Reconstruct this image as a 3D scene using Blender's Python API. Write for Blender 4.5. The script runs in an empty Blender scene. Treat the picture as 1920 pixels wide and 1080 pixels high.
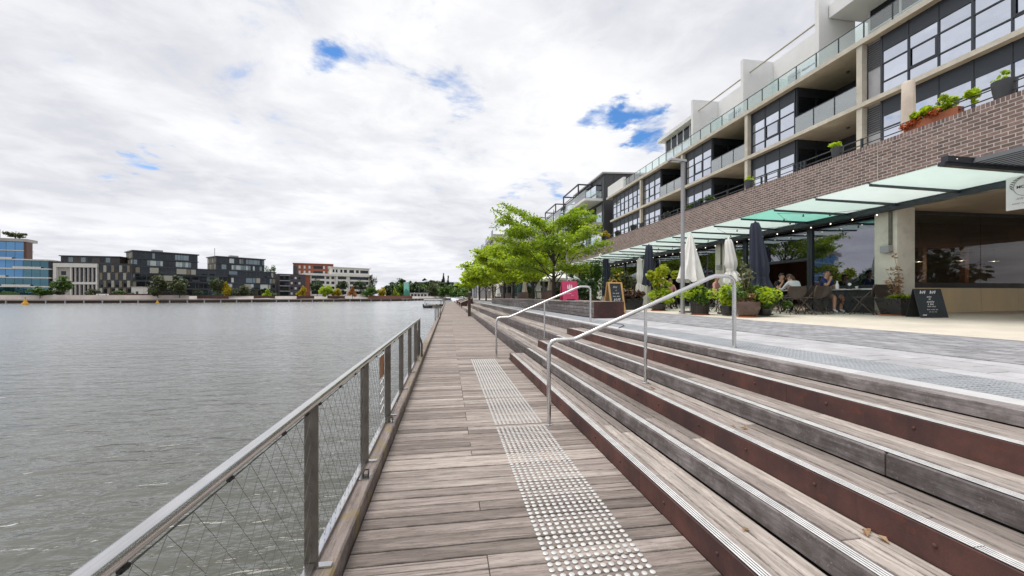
import bpy, bmesh, math, random
import numpy as np
from mathutils import Vector, Matrix
R = math.radians
random.seed(7)
SC = bpy.context.scene
COL = SC.collection

# ------------------------------------------------------------------ camera
cam_d = bpy.data.cameras.new('camera')
cam = bpy.data.objects.new('camera', cam_d)
COL.objects.link(cam)
cam.location = (0.0, 0.0, 1.53)
cam.rotation_euler = (R(90), 0, -math.atan(120.5 / 760.0))
cam_d.sensor_width = 36.0
cam_d.lens = 36.0 * 760.0 / 1920.0
cam_d.shift_y = 16.5 / 1920.0
cam_d.clip_start = 0.05
cam_d.clip_end = 6000
SC.camera = cam

# ------------------------------------------------------------------ world: sky with broken cloud cover
SUN = Vector((-0.32, 0.10, 0.94)).normalized()      # direction towards the sun
world = bpy.data.worlds.new('World')
SC.world = world
world.use_nodes = True
wn = world.node_tree.nodes
wl = world.node_tree.links
wn.clear()


def wnode(t, **kw):
    n = wn.new(t)
    for k, v in kw.items():
        setattr(n, k, v)
    return n


def wmath(op, a, b=None, c=None, clamp=False):
    n = wnode('ShaderNodeMath', operation=op)
    n.use_clamp = clamp
    for i, x in enumerate((a, b, c)):
        if x is None:
            continue
        if isinstance(x, (int, float)):
            n.inputs[i].default_value = x
        else:
            wl.new(x, n.inputs[i])
    return n.outputs[0]


def wsmooth(x, lo, hi, a=0.0, b=1.0):
    n = wnode('ShaderNodeMapRange', interpolation_type='SMOOTHSTEP')
    wl.new(x, n.inputs[0])
    for i, q in enumerate((lo, hi, a, b)):
        n.inputs[i + 1].default_value = q
    return n.outputs[0]


sky = wnode('ShaderNodeTexSky', sky_type='NISHITA')
sky.sun_disc = False
sky.sun_elevation = math.asin(SUN.z)
sky.sun_rotation = math.atan2(SUN.x, SUN.y)
sky.air_density = 1.0
sky.dust_density = 0.4
sky.ozone_density = 2.2
tc = wnode('ShaderNodeTexCoord')
sep = wnode('ShaderNodeSeparateXYZ')
wl.new(tc.outputs['Generated'], sep.inputs[0])
zc = wmath('ADD', wmath('MAXIMUM', sep.outputs[2], 0.0), 0.10)
cx = wmath('DIVIDE', sep.outputs[0], zc)
cy = wmath('DIVIDE', sep.outputs[1], zc)
comb = wnode('ShaderNodeCombineXYZ')
wl.new(cx, comb.inputs[0])
wl.new(cy, comb.inputs[1])
comb.inputs[2].default_value = 3.7


def wnoise(scale, detail, rough, dist=0.0, off=0.0):
    mp = wnode('ShaderNodeMapping')
    mp.inputs['Location'].default_value = (off, off * 0.7, off * 0.3)
    wl.new(comb.outputs[0], mp.inputs[0])
    n = wnode('ShaderNodeTexNoise')
    wl.new(mp.outputs[0], n.inputs['Vector'])
    n.inputs['Scale'].default_value = scale
    n.inputs['Detail'].default_value = detail
    n.inputs['Roughness'].default_value = rough
    n.inputs['Distortion'].default_value = dist
    return n.outputs[0]


n_big = wnoise(0.9, 7, 0.55, 0.4, 2.0)
n_fine = wnoise(3.2, 6, 0.62, 0.3, 9.0)
n_shade = wnoise(0.75, 5, 0.5, 0.5, 21.0)
n_band = wnoise(2.1, 5, 0.55, 0.3, 33.0)
cover = wmath('ADD', wmath('MULTIPLY', n_big, 0.5), wmath('MULTIPLY_ADD', n_fine, 0.8, -0.09))
# ragged edges: the directions are pushed about by noise before the gaps are cut
wq = wnode('ShaderNodeTexNoise')
wl.new(comb.outputs[0], wq.inputs['Vector'])
wq.inputs['Scale'].default_value = 2.6
wq.inputs['Detail'].default_value = 6
wq.inputs['Roughness'].default_value = 0.6
wsub = wnode('ShaderNodeVectorMath', operation='SUBTRACT')
wl.new(wq.outputs['Color'], wsub.inputs[0])
wsub.inputs[1].default_value = (0.5, 0.5, 0.5)
wsc = wnode('ShaderNodeVectorMath', operation='SCALE')
wl.new(wsub.outputs[0], wsc.inputs[0])
wsc.inputs['Scale'].default_value = 0.22
wad = wnode('ShaderNodeVectorMath', operation='ADD')
wl.new(tc.outputs['Generated'], wad.inputs[0])
wl.new(wsc.outputs[0], wad.inputs[1])
wnr = wnode('ShaderNodeVectorMath', operation='NORMALIZE')
wl.new(wad.outputs[0], wnr.inputs[0])
wdir = wnr.outputs[0]
# gaps of clear sky between the clouds, as directions
holes = [((0.3590, 0.8439, 0.3986), 0.9985, 0.34),
         ((0.4050, 0.8234, 0.3974), 0.999, 0.3),
         ((0.3188, 0.8610, 0.3963), 0.9992, 0.16),
         ((0.4482, 0.8187, 0.3590), 0.9992, 0.28),
         ((-0.1452, 0.8456, 0.5137), 0.9988, 0.165),
         ((-0.2108, 0.8565, 0.4712), 0.9988, 0.165),
         ((-0.2562, 0.8470, 0.4658), 0.9993, 0.24),
         ((-0.0537, 0.8537, 0.5179), 0.998, 0.17),
         ((-0.0208, 0.8336, 0.5519), 0.9988, 0.17),
         ((0.0121, 0.8955, 0.4449), 0.9985, 0.24),
         ((-0.1179, 0.8207, 0.5591), 0.9992, 0.15),
         ((-0.5472, 0.8038, 0.2334), 0.999, 0.19),
         ((-0.5576, 0.7954, 0.2375), 0.9992, 0.16),
         ((0.3106, 0.7983, 0.5160), 0.9995, 0.17),
         ((0.2437, 0.9324, 0.2669), 0.9993, 0.22),
         ((0.1635, 0.9504, 0.2645), 0.9995, 0.16),
         ((-0.1810, 0.9721, 0.1490), 0.9996, 0.2),
         ((-0.0374, 0.9928, 0.1135), 0.9996, 0.2),
         ((-0.0057, 0.9937, 0.1116), 0.9997, 0.18)]
for d, cr, st in holes:
    v = Vector(d).normalized()
    dp = wnode('ShaderNodeVectorMath', operation='DOT_PRODUCT')
    wl.new(wdir, dp.inputs[0])
    dp.inputs[1].default_value = v
    m = wsmooth(dp.outputs['Value'], 1.0 - (1.0 - cr) * 1.7, 1.0, 0.0, st * 0.78)
    cover = wmath('SUBTRACT', cover, m)
cover = wmath('ADD', cover, wsmooth(sep.outputs[2], 0.06, 0.26, 0.34, 0.03))   # solid cloud towards the horizon
mask = wsmooth(cover, 0.22, 0.50)
shade = wsmooth(n_shade, 0.38, 0.62)
band = wsmooth(n_band, 0.3, 0.7)
puff = wsmooth(n_fine, 0.36, 0.62)
tone = wmath('ADD', wmath('ADD', wmath('MULTIPLY', shade, 0.45), wmath('MULTIPLY', band, 0.28)), wmath('MULTIPLY', puff, 0.27))
low = wsmooth(sep.outputs[2], 0.0, 0.42)            # clouds greyer towards the horizon
mixc = wnode('ShaderNodeMix', data_type='RGBA')
wl.new(tone, mixc.inputs[0])
mixc.inputs[6].default_value = (5.7, 5.8, 6.3, 1)
mixc.inputs[7].default_value = (8.9, 8.9, 8.95, 1)
mixl = wnode('ShaderNodeMix', data_type='RGBA')
wl.new(tone, mixl.inputs[0])
mixl.inputs[6].default_value = (5.6, 5.7, 6.2, 1)
mixl.inputs[7].default_value = (8.3, 8.35, 8.65, 1)
mixh = wnode('ShaderNodeMix', data_type='RGBA')
wl.new(low, mixh.inputs[0])
wl.new(mixl.outputs[2], mixh.inputs[6])
wl.new(mixc.outputs[2], mixh.inputs[7])
mixs = wnode('ShaderNodeMix', data_type='RGBA')
wl.new(mask, mixs.inputs[0])
gain = wnode('ShaderNodeVectorMath', operation='MULTIPLY')
wl.new(sky.outputs[0], gain.inputs[0])
gain.inputs[1].default_value = (0.62, 1.02, 1.38)
wl.new(gain.outputs[0], mixs.inputs[6])
wl.new(mixh.outputs[2], mixs.inputs[7])
bg = wnode('ShaderNodeBackground')
bg.inputs['Strength'].default_value = 0.10
wl.new(mixs.outputs[2], bg.inputs['Color'])
wo = wnode('ShaderNodeOutputWorld')
wl.new(bg.outputs[0], wo.inputs['Surface'])

# ------------------------------------------------------------------ sun through thin cloud
sun_d = bpy.data.lights.new('sun', 'SUN')
sun_d.energy = 2.4
sun_d.angle = R(42)
sun_d.color = (1.0, 0.95, 0.88)
sun = bpy.data.objects.new('sun', sun_d)
COL.objects.link(sun)
sun.rotation_euler = SUN.to_track_quat('Z', 'Y').to_euler()

SC.view_settings.view_transform = 'Standard'
SC.view_settings.look = 'None'
SC.view_settings.gamma = 1.0
SC.view_settings.use_curve_mapping = False
SC.view_settings.exposure = 0.30
SC.cycles.max_bounces = 6
SC.cycles.transparent_max_bounces = 16
SC.cycles.caustics_reflective = False
SC.cycles.caustics_refractive = False
SC.cycles.use_denoising = True

# ------------------------------------------------------------------ mesh helpers
class MB:
    """collects shapes and links them as one mesh object"""

    def __init__(s):
        s.v = []
        s.f = []
        s.m = []
        s.k = 0

    def add(s, vs, fs):
        o = len(s.v)
        s.v.extend([tuple(p) for p in vs])
        s.f.extend([tuple(i + o for i in f) for f in fs])
        s.m.extend([s.k] * len(fs))
        return s

    def box(s, x0, x1, y0, y1, z0, z1):
        return s.add([(x0, y0, z0), (x1, y0, z0), (x1, y1, z0), (x0, y1, z0), (x0, y0, z1), (x1, y0, z1), (x1, y1, z1), (x0, y1, z1)],
                     [(0, 3, 2, 1), (4, 5, 6, 7), (0, 1, 5, 4), (1, 2, 6, 5), (2, 3, 7, 6), (3, 0, 4, 7)])

    def cbox(s, x0, x1, y0, y1, z0, z1, c=0.005):
        """box with chamfered top edges"""
        a = [(x0, y0, z0), (x1, y0, z0), (x1, y1, z0), (x0, y1, z0), (x0, y0, z1 - c), (x1, y0, z1 - c), (x1, y1, z1 - c), (x0, y1, z1 - c),
             (x0 + c, y0 + c, z1), (x1 - c, y0 + c, z1), (x1 - c, y1 - c, z1), (x0 + c, y1 - c, z1)]
        return s.add(a, [(0, 3, 2, 1), (8, 9, 10, 11), (0, 1, 5, 4), (1, 2, 6, 5), (2, 3, 7, 6), (3, 0, 4, 7),
                         (4, 5, 9, 8), (5, 6, 10, 9), (6, 7, 11, 10), (7, 4, 8, 11)])

    def hexa(s, p):
        """box from eight given corners (bottom four, top four)"""
        return s.add(p, [(0, 3, 2, 1), (4, 5, 6, 7), (0, 1, 5, 4), (1, 2, 6, 5), (2, 3, 7, 6), (3, 0, 4, 7)])

    def bar(s, a, b, w, h, up=(0, 0, 1)):
        a = Vector(a)
        b = Vector(b)
        d = (b - a).normalized()
        u = Vector(up)
        if abs(d.dot(u)) > 0.98:
            u = Vector((0, 1, 0))
        x = d.cross(u).normalized() * (w / 2)
        y = x.cross(d).normalized() * (h / 2)
        return s.hexa([a - x - y, a + x - y, b + x - y, b - x - y, a - x + y, a + x + y, b + x + y, b - x + y])

    def tube(s, pts, r, n=8, caps=True):
        pts = [Vector(p) for p in pts]
        rs = r if isinstance(r, (list, tuple)) else [r] * len(pts)
        d0 = (pts[1] - pts[0]).normalized()
        u = Vector((0, 0, 1)) if abs(d0.z) < 0.9 else Vector((1, 0, 0))
        x = d0.cross(u).normalized()
        vs = []
        for i, p in enumerate(pts):
            if i == 0:
                d = d0
            elif i == len(pts) - 1:
                d = (pts[i] - pts[i - 1]).normalized()
            else:
                d = ((pts[i + 1] - p).normalized() + (p - pts[i - 1]).normalized())
                d = d.normalized() if d.length > 1e-6 else (pts[i + 1] - p).normalized()
            x = (x - d * x.dot(d)).normalized()
            y = d.cross(x)
            for k in range(n):
                t = 2 * math.pi * k / n
                vs.append(p + (x * math.cos(t) + y * math.sin(t)) * rs[i])
        fs = []
        for i in range(len(pts) - 1):
            for k in range(n):
                a = i * n + k
                b = i * n + (k + 1) % n
                fs.append((a, b, b + n, a + n))
        if caps:
            fs.append(tuple(range(n - 1, -1, -1)))
            fs.append(tuple((len(pts) - 1) * n + k for k in range(n)))
        return s.add(vs, fs)

    def lathe(s, prof, c=(0, 0, 0), n=16, sx=1.0, sy=1.0, capb=True, capt=True, wob=None):
        vs = []
        for i, (r, z) in enumerate(prof):
            for k in range(n):
                t = 2 * math.pi * k / n
                q = r * (wob(t, z) if wob else 1.0)
                vs.append((c[0] + q * sx * math.cos(t), c[1] + q * sy * math.sin(t), c[2] + z))
        fs = []
        for i in range(len(prof) - 1):
            for k in range(n):
                a = i * n + k
                b = i * n + (k + 1) % n
                fs.append((a, b, b + n, a + n))
        if capb:
            fs.append(tuple(range(n - 1, -1, -1)))
        if capt:
            fs.append(tuple((len(prof) - 1) * n + k for k in range(n)))
        return s.add(vs, fs)

    def prism(s, poly, y0, y1, ax='y'):
        """polygon in the x-z plane pushed along y (or y-z along x, or x-y along z)"""
        def mk(a, b, t):
            return (a, t, b) if ax == 'y' else ((t, a, b) if ax == 'x' else (a, b, t))
        n = len(poly)
        vs = [mk(a, b, y0) for a, b in poly] + [mk(a, b, y1) for a, b in poly]
        fs = [tuple(range(n)), tuple(range(2 * n - 1, n - 1, -1))]
        for i in range(n):
            j = (i + 1) % n
            fs.append((j, i, i + n, j + n))
        return s.add(vs, fs)

    def mesh(s, mats, smooth=False, name='mesh'):
        me = bpy.data.meshes.new(name)
        me.from_pydata(s.v, [], s.f)
        for m in (mats if isinstance(mats, (list, tuple)) else [mats]):
            me.materials.append(m)
        if any(s.m):
            me.polygons.foreach_set('material_index', s.m)
        if smooth:
            me.polygons.foreach_set('use_smooth', [True] * len(me.polygons))
            try:
                me.set_sharp_from_angle(angle=R(38))
            except Exception:
                pass
        me.update()
        return me

    def build(s, name, mats, parent=None, smooth=False, **tags):
        return link(name, s.mesh(mats, smooth, name), parent, **tags)


def wm(o):
    """world matrix straight from the object's own properties"""
    return o.matrix_basis.copy() if o.parent is None else wm(o.parent) @ o.matrix_parent_inverse @ o.matrix_basis


def link(name, me, parent=None, **tags):
    """links a mesh given in world coordinates"""
    o = bpy.data.objects.new(name, me)
    COL.objects.link(o)
    if parent is not None:
        o.parent = parent
        o.matrix_parent_inverse = wm(parent).inverted()
    for k, v in tags.items():
        o[k] = v
    return o


def thing(name, loc=(0, 0, 0), rz=0.0, **tags):
    o = bpy.data.objects.new(name, None)
    COL.objects.link(o)
    o.empty_display_size = 0.2
    o.location = loc
    o.rotation_euler = (0, 0, rz)
    for k, v in tags.items():
        o[k] = v
    return o


def sub(name, me, parent, loc=None, rot=None, **tags):
    """a part given in the local space of its parent"""
    o = bpy.data.objects.new(name, me)
    COL.objects.link(o)
    o.parent = parent
    if loc is not None:
        o.location = loc
    if rot is not None:
        o.rotation_euler = rot
    for k, v in tags.items():
        o[k] = v
    return o


def dup(root, loc, rz=None, scale=None, **tags):
    """copy of a thing with copies of its parts and sub-parts"""
    r = root.copy()
    COL.objects.link(r)
    r.location = loc
    if rz is not None:
        r.rotation_euler = (0, 0, rz)
    if scale is not None:
        r.scale = (scale,) * 3 if isinstance(scale, (int, float)) else scale
    for ch in list(root.children):
        c = ch.copy()
        COL.objects.link(c)
        c.parent = r
        for g in list(ch.children):
            d = g.copy()
            COL.objects.link(d)
            d.parent = c
    for k, v in tags.items():
        r[k] = v
    return r


# ------------------------------------------------------------------ materials
def nt(name):
    m = bpy.data.materials.new(name)
    m.use_nodes = True
    t = m.node_tree
    t.nodes.clear()
    return m, t


def N(t, typ, ins=None, **kw):
    n = t.nodes.new(typ)
    for k, v in kw.items():
        setattr(n, k, v)
    for k, v in (ins or {}).items():
        if hasattr(v, 'is_output') or isinstance(v, bpy.types.NodeSocket):
            t.links.new(v, n.inputs[k])
        else:
            n.inputs[k].default_value = v
    return n


def rgb(c):
    return (c[0], c[1], c[2], 1.0)


def mix(t, f, a, b, typ='MIX'):
    n = N(t, 'ShaderNodeMix', data_type='RGBA', blend_type=typ)
    for i, x in ((0, f), (6, a), (7, b)):
        if isinstance(x, bpy.types.NodeSocket):
            t.links.new(x, n.inputs[i])
        else:
            n.inputs[i].default_value = x if i == 0 else rgb(x)
    return n.outputs[2]


def mth(t, op, a, b=0.0, clamp=False):
    n = N(t, 'ShaderNodeMath', {0: a, 1: b}, operation=op)
    n.use_clamp = clamp
    return n.outputs[0]


def smooth_(t, x, lo, hi, a=0.0, b=1.0):
    n = N(t, 'ShaderNodeMapRange', {0: x, 1: lo, 2: hi, 3: a, 4: b}, interpolation_type='SMOOTHSTEP')
    return n.outputs[0]


def rnd_coord(t, stretch=(1, 1, 1), world=False):
    """object coordinates shifted at random for every object"""
    co = N(t, 'ShaderNodeTexCoord').outputs['Object'] if not world else N(t, 'ShaderNodeNewGeometry').outputs['Position']
    oi = N(t, 'ShaderNodeObjectInfo').outputs['Random']
    off = N(t, 'ShaderNodeVectorMath', {0: N(t, 'ShaderNodeCombineXYZ', {0: oi, 1: mth(t, 'MULTIPLY', oi, 7.3), 2: mth(t, 'MULTIPLY', oi, 3.1)}).outputs[0],
                                        'Scale': 37.0}, operation='SCALE').outputs[0]
    v = N(t, 'ShaderNodeVectorMath', {0: co, 1: off}, operation='ADD').outputs[0]
    return N(t, 'ShaderNodeMapping', {0: v, 'Scale': stretch}).outputs[0], oi


def noise(t, vec, scale, detail=4.0, rough=0.55, dist=0.0):
    return N(t, 'ShaderNodeTexNoise', {'Vector': vec, 'Scale': scale, 'Detail': detail, 'Roughness': rough, 'Distortion': dist}).outputs[0]


def out(t, sh, disp=None):
    N(t, 'ShaderNodeOutputMaterial', {'Surface': sh})


def M(name, col, rough=0.6, metal=0.0, var=0.18, scale=4.0, rand=0.0, bump=0.0, bscale=60.0, stretch=(1, 1, 1), col2=None, spec=0.5, dirt=0.0, island=False, sheen=0.0, coat=0.0):
    """painted / cast / woven surface: base colour with mottling, per-object variation, fine relief"""
    m, t = nt(name)
    v, oi = rnd_coord(t, stretch)
    n1 = noise(t, v, scale, 5, 0.6)
    c = mix(t, smooth_(t, n1, 0.25, 0.75), tuple(x * (1 - var) for x in col), tuple(min(1, x * (1 + var)) for x in col))
    if col2 is not None:
        c = mix(t, smooth_(t, noise(t, v, scale * 0.37, 4, 0.6), 0.42, 0.66), c, col2)
    if rand:
        r = oi
        if island:
            r = N(t, 'ShaderNodeNewGeometry').outputs['Random Per Island']
        c = mix(t, 1.0, c, N(t, 'ShaderNodeCombineColor', {0: mth(t, 'ADD', mth(t, 'MULTIPLY', r, 2 * rand), 1 - rand),
                                                           1: mth(t, 'ADD', mth(t, 'MULTIPLY', r, 2 * rand), 1 - rand),
                                                           2: mth(t, 'ADD', mth(t, 'MULTIPLY', r, 2 * rand), 1 - rand)}).outputs[0], 'MULTIPLY')
    if dirt:
        c = mix(t, mth(t, 'MULTIPLY', smooth_(t, noise(t, v, scale * 3.1, 6, 0.7), 0.5, 0.75), dirt), c, tuple(x * 0.35 for x in col))
    b = N(t, 'ShaderNodeBsdfPrincipled', {'Base Color': c, 'Metallic': metal, 'Specular IOR Level': spec})
    b.inputs['Roughness'].default_value = rough
    if rough < 0.95:
        t.links.new(smooth_(t, n1, 0.2, 0.8, max(0.02, rough - 0.12), min(1, rough + 0.12)), b.inputs['Roughness'])
    if coat:
        b.inputs['Coat Weight'].default_value = coat
    if bump:
        bn = N(t, 'ShaderNodeBump', {'Strength': 0.6, 'Distance': bump, 'Height': noise(t, v, bscale, 5, 0.65)})
        t.links.new(bn.outputs[0], b.inputs['Normal'])
    out(t, b.outputs[0])
    return m


def wood(name, axis, light, dark, island=False, stain=None, rough=0.75, cont=1.0):
    """weathered sawn timber, grain along the given axis"""
    m, t = nt(name)
    co = N(t, 'ShaderNodeTexCoord').outputs['Object']
    if island:
        oi = N(t, 'ShaderNodeNewGeometry').outputs['Random Per Island']
    else:
        oi = N(t, 'ShaderNodeObjectInfo').outputs['Random']
    off = N(t, 'ShaderNodeVectorMath', {0: N(t, 'ShaderNodeCombineXYZ', {0: oi, 1: mth(t, 'MULTIPLY', oi, 7.3), 2: mth(t, 'MULTIPLY', oi, 3.1)}).outputs[0],
                                        'Scale': 41.0}, operation='SCALE').outputs[0]
    v = N(t, 'ShaderNodeVectorMath', {0: co, 1: off}, operation='ADD').outputs[0]
    s1 = (0.075, 1, 1) if axis == 'x' else ((1, 0.075, 1) if axis == 'y' else (1, 1, 0.075))
    s2 = (0.25, 1, 1) if axis == 'x' else ((1, 0.25, 1) if axis == 'y' else (1, 1, 0.25))
    g = N(t, 'ShaderNodeMapping', {0: v, 'Scale': s1}).outputs[0]
    g2 = N(t, 'ShaderNodeMapping', {0: v, 'Scale': s2}).outputs[0]
    fine = noise(t, g, 130, 4, 0.7)
    mid = noise(t, g, 28, 5, 0.65, 0.6)
    blot = noise(t, g2, 3.2, 5, 0.6)
    c = mix(t, smooth_(t, mid, 0.3, 0.72), dark, light)
    c = mix(t, mth(t, 'MULTIPLY', smooth_(t, fine, 0.50, 0.70), 0.75 * cont), c, tuple(x * 0.42 for x in dark))
    c = mix(t, mth(t, 'MULTIPLY', smooth_(t, blot, 0.5, 0.75), 0.5), c, tuple(x * 0.68 for x in dark))
    # checks along the grain, grime gathered beside the joints, scuffs
    chk = noise(t, N(t, 'ShaderNodeMapping', {0: v, 'Scale': tuple(x * x * 1.0 if x < 1 else 1 for x in s1)}).outputs[0], 46, 2, 0.5)
    c = mix(t, mth(t, 'MULTIPLY', smooth_(t, chk, 0.66, 0.72), 0.7 * cont), c, (0.03, 0.025, 0.022))
    if not island:
        gsep = N(t, 'ShaderNodeSeparateXYZ', {0: N(t, 'ShaderNodeTexCoord').outputs['Generated']})
        e_ = gsep.outputs[1 if axis == 'x' else 0]
        e_ = mth(t, 'ABSOLUTE', mth(t, 'SUBTRACT', e_, 0.5))
        gr = mth(t, 'MULTIPLY', smooth_(t, e_, 0.36, 0.5), smooth_(t, noise(t, v, 7, 5, 0.65), 0.35, 0.65))
        c = mix(t, mth(t, 'MULTIPLY', gr, 0.65), c, (0.06, 0.05, 0.044))
    c = mix(t, mth(t, 'MULTIPLY', smooth_(t, noise(t, co, 1.3, 6, 0.68), 0.54, 0.74), 0.42), c, (0.11, 0.095, 0.086))
    c = mix(t, mth(t, 'MULTIPLY', smooth_(t, noise(t, co, 60, 3, 0.6), 0.62, 0.75), 0.35), c, (0.5, 0.47, 0.45))
    tone = N(t, 'ShaderNodeValToRGB', {0: oi})
    e = tone.color_ramp
    e.elements[0].color = (0.60, 0.575, 0.56, 1)
    e.elements[1].color = (1.38, 1.35, 1.32, 1)
    k = e.elements.new(0.35)
    k.color = (0.90, 0.86, 0.86, 1)
    k = e.elements.new(0.8)
    k.color = (1.08, 1.06, 1.05, 1)
    c = mix(t, 1.0, c, tone.outputs[0], 'MULTIPLY')
    if stain is not None:
        c = mix(t, mth(t, 'MULTIPLY', smooth_(t, noise(t, v, 4.0, 6, 0.7), 0.50, 0.64), 0.8), c, stain)
    # dark nail holes and checks
    vor = N(t, 'ShaderNodeTexVoronoi', {'Vector': g2, 'Scale': 4.0}).outputs['Distance']
    c = mix(t, smooth_(t, vor, 0.018, 0.03, 0.8, 0.0), c, (0.02, 0.017, 0.015))
    b = N(t, 'ShaderNodeBsdfPrincipled', {'Base Color': c, 'Roughness': rough, 'Specular IOR Level': 0.3})
    hgt = mth(t, 'ADD', mth(t, 'MULTIPLY', fine, 0.6), mth(t, 'MULTIPLY', mid, 0.6))
    bn = N(t, 'ShaderNodeBump', {'Strength': 0.55, 'Distance': 0.004, 'Height': hgt})
    t.links.new(bn.outputs[0], b.inputs['Normal'])
    out(t, b.outputs[0])
    return m


def rust_mat(name):
    m, t = nt(name)
    v, oi = rnd_coord(t, (1, 1, 1), True)
    n1 = noise(t, v, 1.6, 6, 0.65)
    n2 = noise(t, v, 9.0, 6, 0.7)
    n3 = noise(t, N(t, 'ShaderNodeMapping', {0: v, 'Scale': (3, 3, 0.35)}).outputs[0], 5.0, 4, 0.6)
    c = mix(t, smooth_(t, n1, 0.34, 0.68), (0.056, 0.030, 0.029), (0.125, 0.054, 0.044))
    c = mix(t, mth(t, 'MULTIPLY', smooth_(t, n2, 0.56, 0.74), 0.75), c, (0.16, 0.05, 0.025))
    c = mix(t, mth(t, 'MULTIPLY', smooth_(t, n3, 0.52, 0.8), 0.5), c, (0.035, 0.022, 0.022))
    b = N(t, 'ShaderNodeBsdfPrincipled', {'Base Color': c, 'Roughness': 0.72, 'Specular IOR Level': 0.35})
    bn = N(t, 'ShaderNodeBump', {'Strength': 0.4, 'Distance': 0.003, 'Height': noise(t, v, 70, 5, 0.7)})
    t.links.new(bn.outputs[0], b.inputs['Normal'])
    out(t, b.outputs[0])
    return m


def steel_mat(name, col=(0.62, 0.61, 0.6), rough=0.28, streak=(1, 1, 1), spots=0.25):
    m, t = nt(name)
    v, oi = rnd_coord(t, streak, True)
    n1 = noise(t, v, 6.0, 5, 0.65)
    n2 = noise(t, v, 55.0, 4, 0.7)
    c = mix(t, smooth_(t, n1, 0.3, 0.75), tuple(x * 0.88 for x in col), col)
    c = mix(t, mth(t, 'MULTIPLY', smooth_(t, n2, 0.64, 0.8), spots), c, (0.22, 0.15, 0.10))
    b = N(t, 'ShaderNodeBsdfPrincipled', {'Base Color': c, 'Metallic': 1.0, 'Roughness': rough})
    t.links.new(smooth_(t, n1, 0.3, 0.8, max(0.05, rough - 0.05), rough + 0.07), b.inputs['Roughness'])
    out(t, b.outputs[0])
    return m


def refl_glass(name, tint=(0.72, 0.8, 0.9), dark=(0.02, 0.03, 0.04), k=0.62, wav=0.012, rough=0.02):
    """coated window glass that mirrors the sky, panes slightly out of true"""
    m, t = nt(name)
    v, oi = rnd_coord(t, (1, 1, 1))
    n1 = noise(t, v, 0.9, 2, 0.5)
    bn = N(t, 'ShaderNodeBump', {'Strength': 1.0, 'Distance': wav, 'Height': n1})
    g = N(t, 'ShaderNodeBsdfGlossy', {'Color': rgb(tint), 'Roughness': rough, 'Normal': bn.outputs[0]})
    d = N(t, 'ShaderNodeBsdfDiffuse', {'Color': rgb(dark)})
    f = N(t, 'ShaderNodeFresnel', {'IOR': 1.42})
    fac = mth(t, 'ADD', mth(t, 'MULTIPLY', f.outputs[0], 1.0 - k), k, True)
    fac = mth(t, 'MULTIPLY', fac, mth(t, 'ADD', mth(t, 'MULTIPLY', oi, 0.2), 0.85), True)
    s = N(t, 'ShaderNodeMixShader', {0: fac, 1: d.outputs[0], 2: g.outputs[0]})
    out(t, s.outputs[0])
    return m


def clear_glass(name, tint=(0.86, 0.95, 0.93), k=0.10, haze=0.08, rough=0.01):
    m, t = nt(name)
    f = N(t, 'ShaderNodeFresnel', {'IOR': 1.5})
    front = mth(t, 'SUBTRACT', 1.0, N(t, 'ShaderNodeNewGeometry').outputs['Backfacing'])
    g = N(t, 'ShaderNodeBsdfGlossy', {'Color': (1, 1, 1, 1), 'Roughness': rough})
    tr = N(t, 'ShaderNodeBsdfTransparent', {'Color': rgb(tint)})
    df = N(t, 'ShaderNodeBsdfDiffuse', {'Color': (0.7, 0.78, 0.77, 1)})
    a = N(t, 'ShaderNodeMixShader', {0: haze, 1: tr.outputs[0], 2: df.outputs[0]})
    s = N(t, 'ShaderNodeMixShader', {0: mth(t, 'MULTIPLY', mth(t, 'ADD', f.outputs[0], k, True), front), 1: a.outputs[0], 2: g.outputs[0]})
    out(t, s.outputs[0])
    return m


def frosted(name, col):
    m, t = nt(name)
    v, oi = rnd_coord(t)
    w = mth(t, 'ADD', mth(t, 'MULTIPLY', oi, 0.1), 0.92)
    c = mix(t, 1.0, col, N(t, 'ShaderNodeCombineColor', {0: w, 1: mth(t, 'ADD', mth(t, 'MULTIPLY', w, 0.4), 0.6), 2: mth(t, 'ADD', mth(t, 'MULTIPLY', w, 0.6), 0.4)}).outputs[0], 'MULTIPLY')
    c = mix(t, mth(t, 'MULTIPLY', smooth_(t, noise(t, v, 2.0, 5, 0.6), 0.4, 0.8), 0.15), c, tuple(x * 0.75 for x in col))
    tr = N(t, 'ShaderNodeBsdfTranslucent', {'Color': c})
    df = N(t, 'ShaderNodeBsdfDiffuse', {'Color': c})
    gl = N(t, 'ShaderNodeBsdfGlossy', {'Color': (1, 1, 1, 1), 'Roughness': 0.4})
    a = N(t, 'ShaderNodeMixShader', {0: 0.10, 1: tr.outputs[0], 2: df.outputs[0]})
    front = mth(t, 'SUBTRACT', 1.0, N(t, 'ShaderNodeNewGeometry').outputs['Backfacing'])
    s = N(t, 'ShaderNodeMixShader', {0: mth(t, 'MULTIPLY', mth(t, 'MULTIPLY', N(t, 'ShaderNodeFresnel', {'IOR': 1.45}).outputs[0], 0.4), front), 1: a.outputs[0], 2: gl.outputs[0]})
    out(t, s.outputs[0])
    return m


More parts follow.
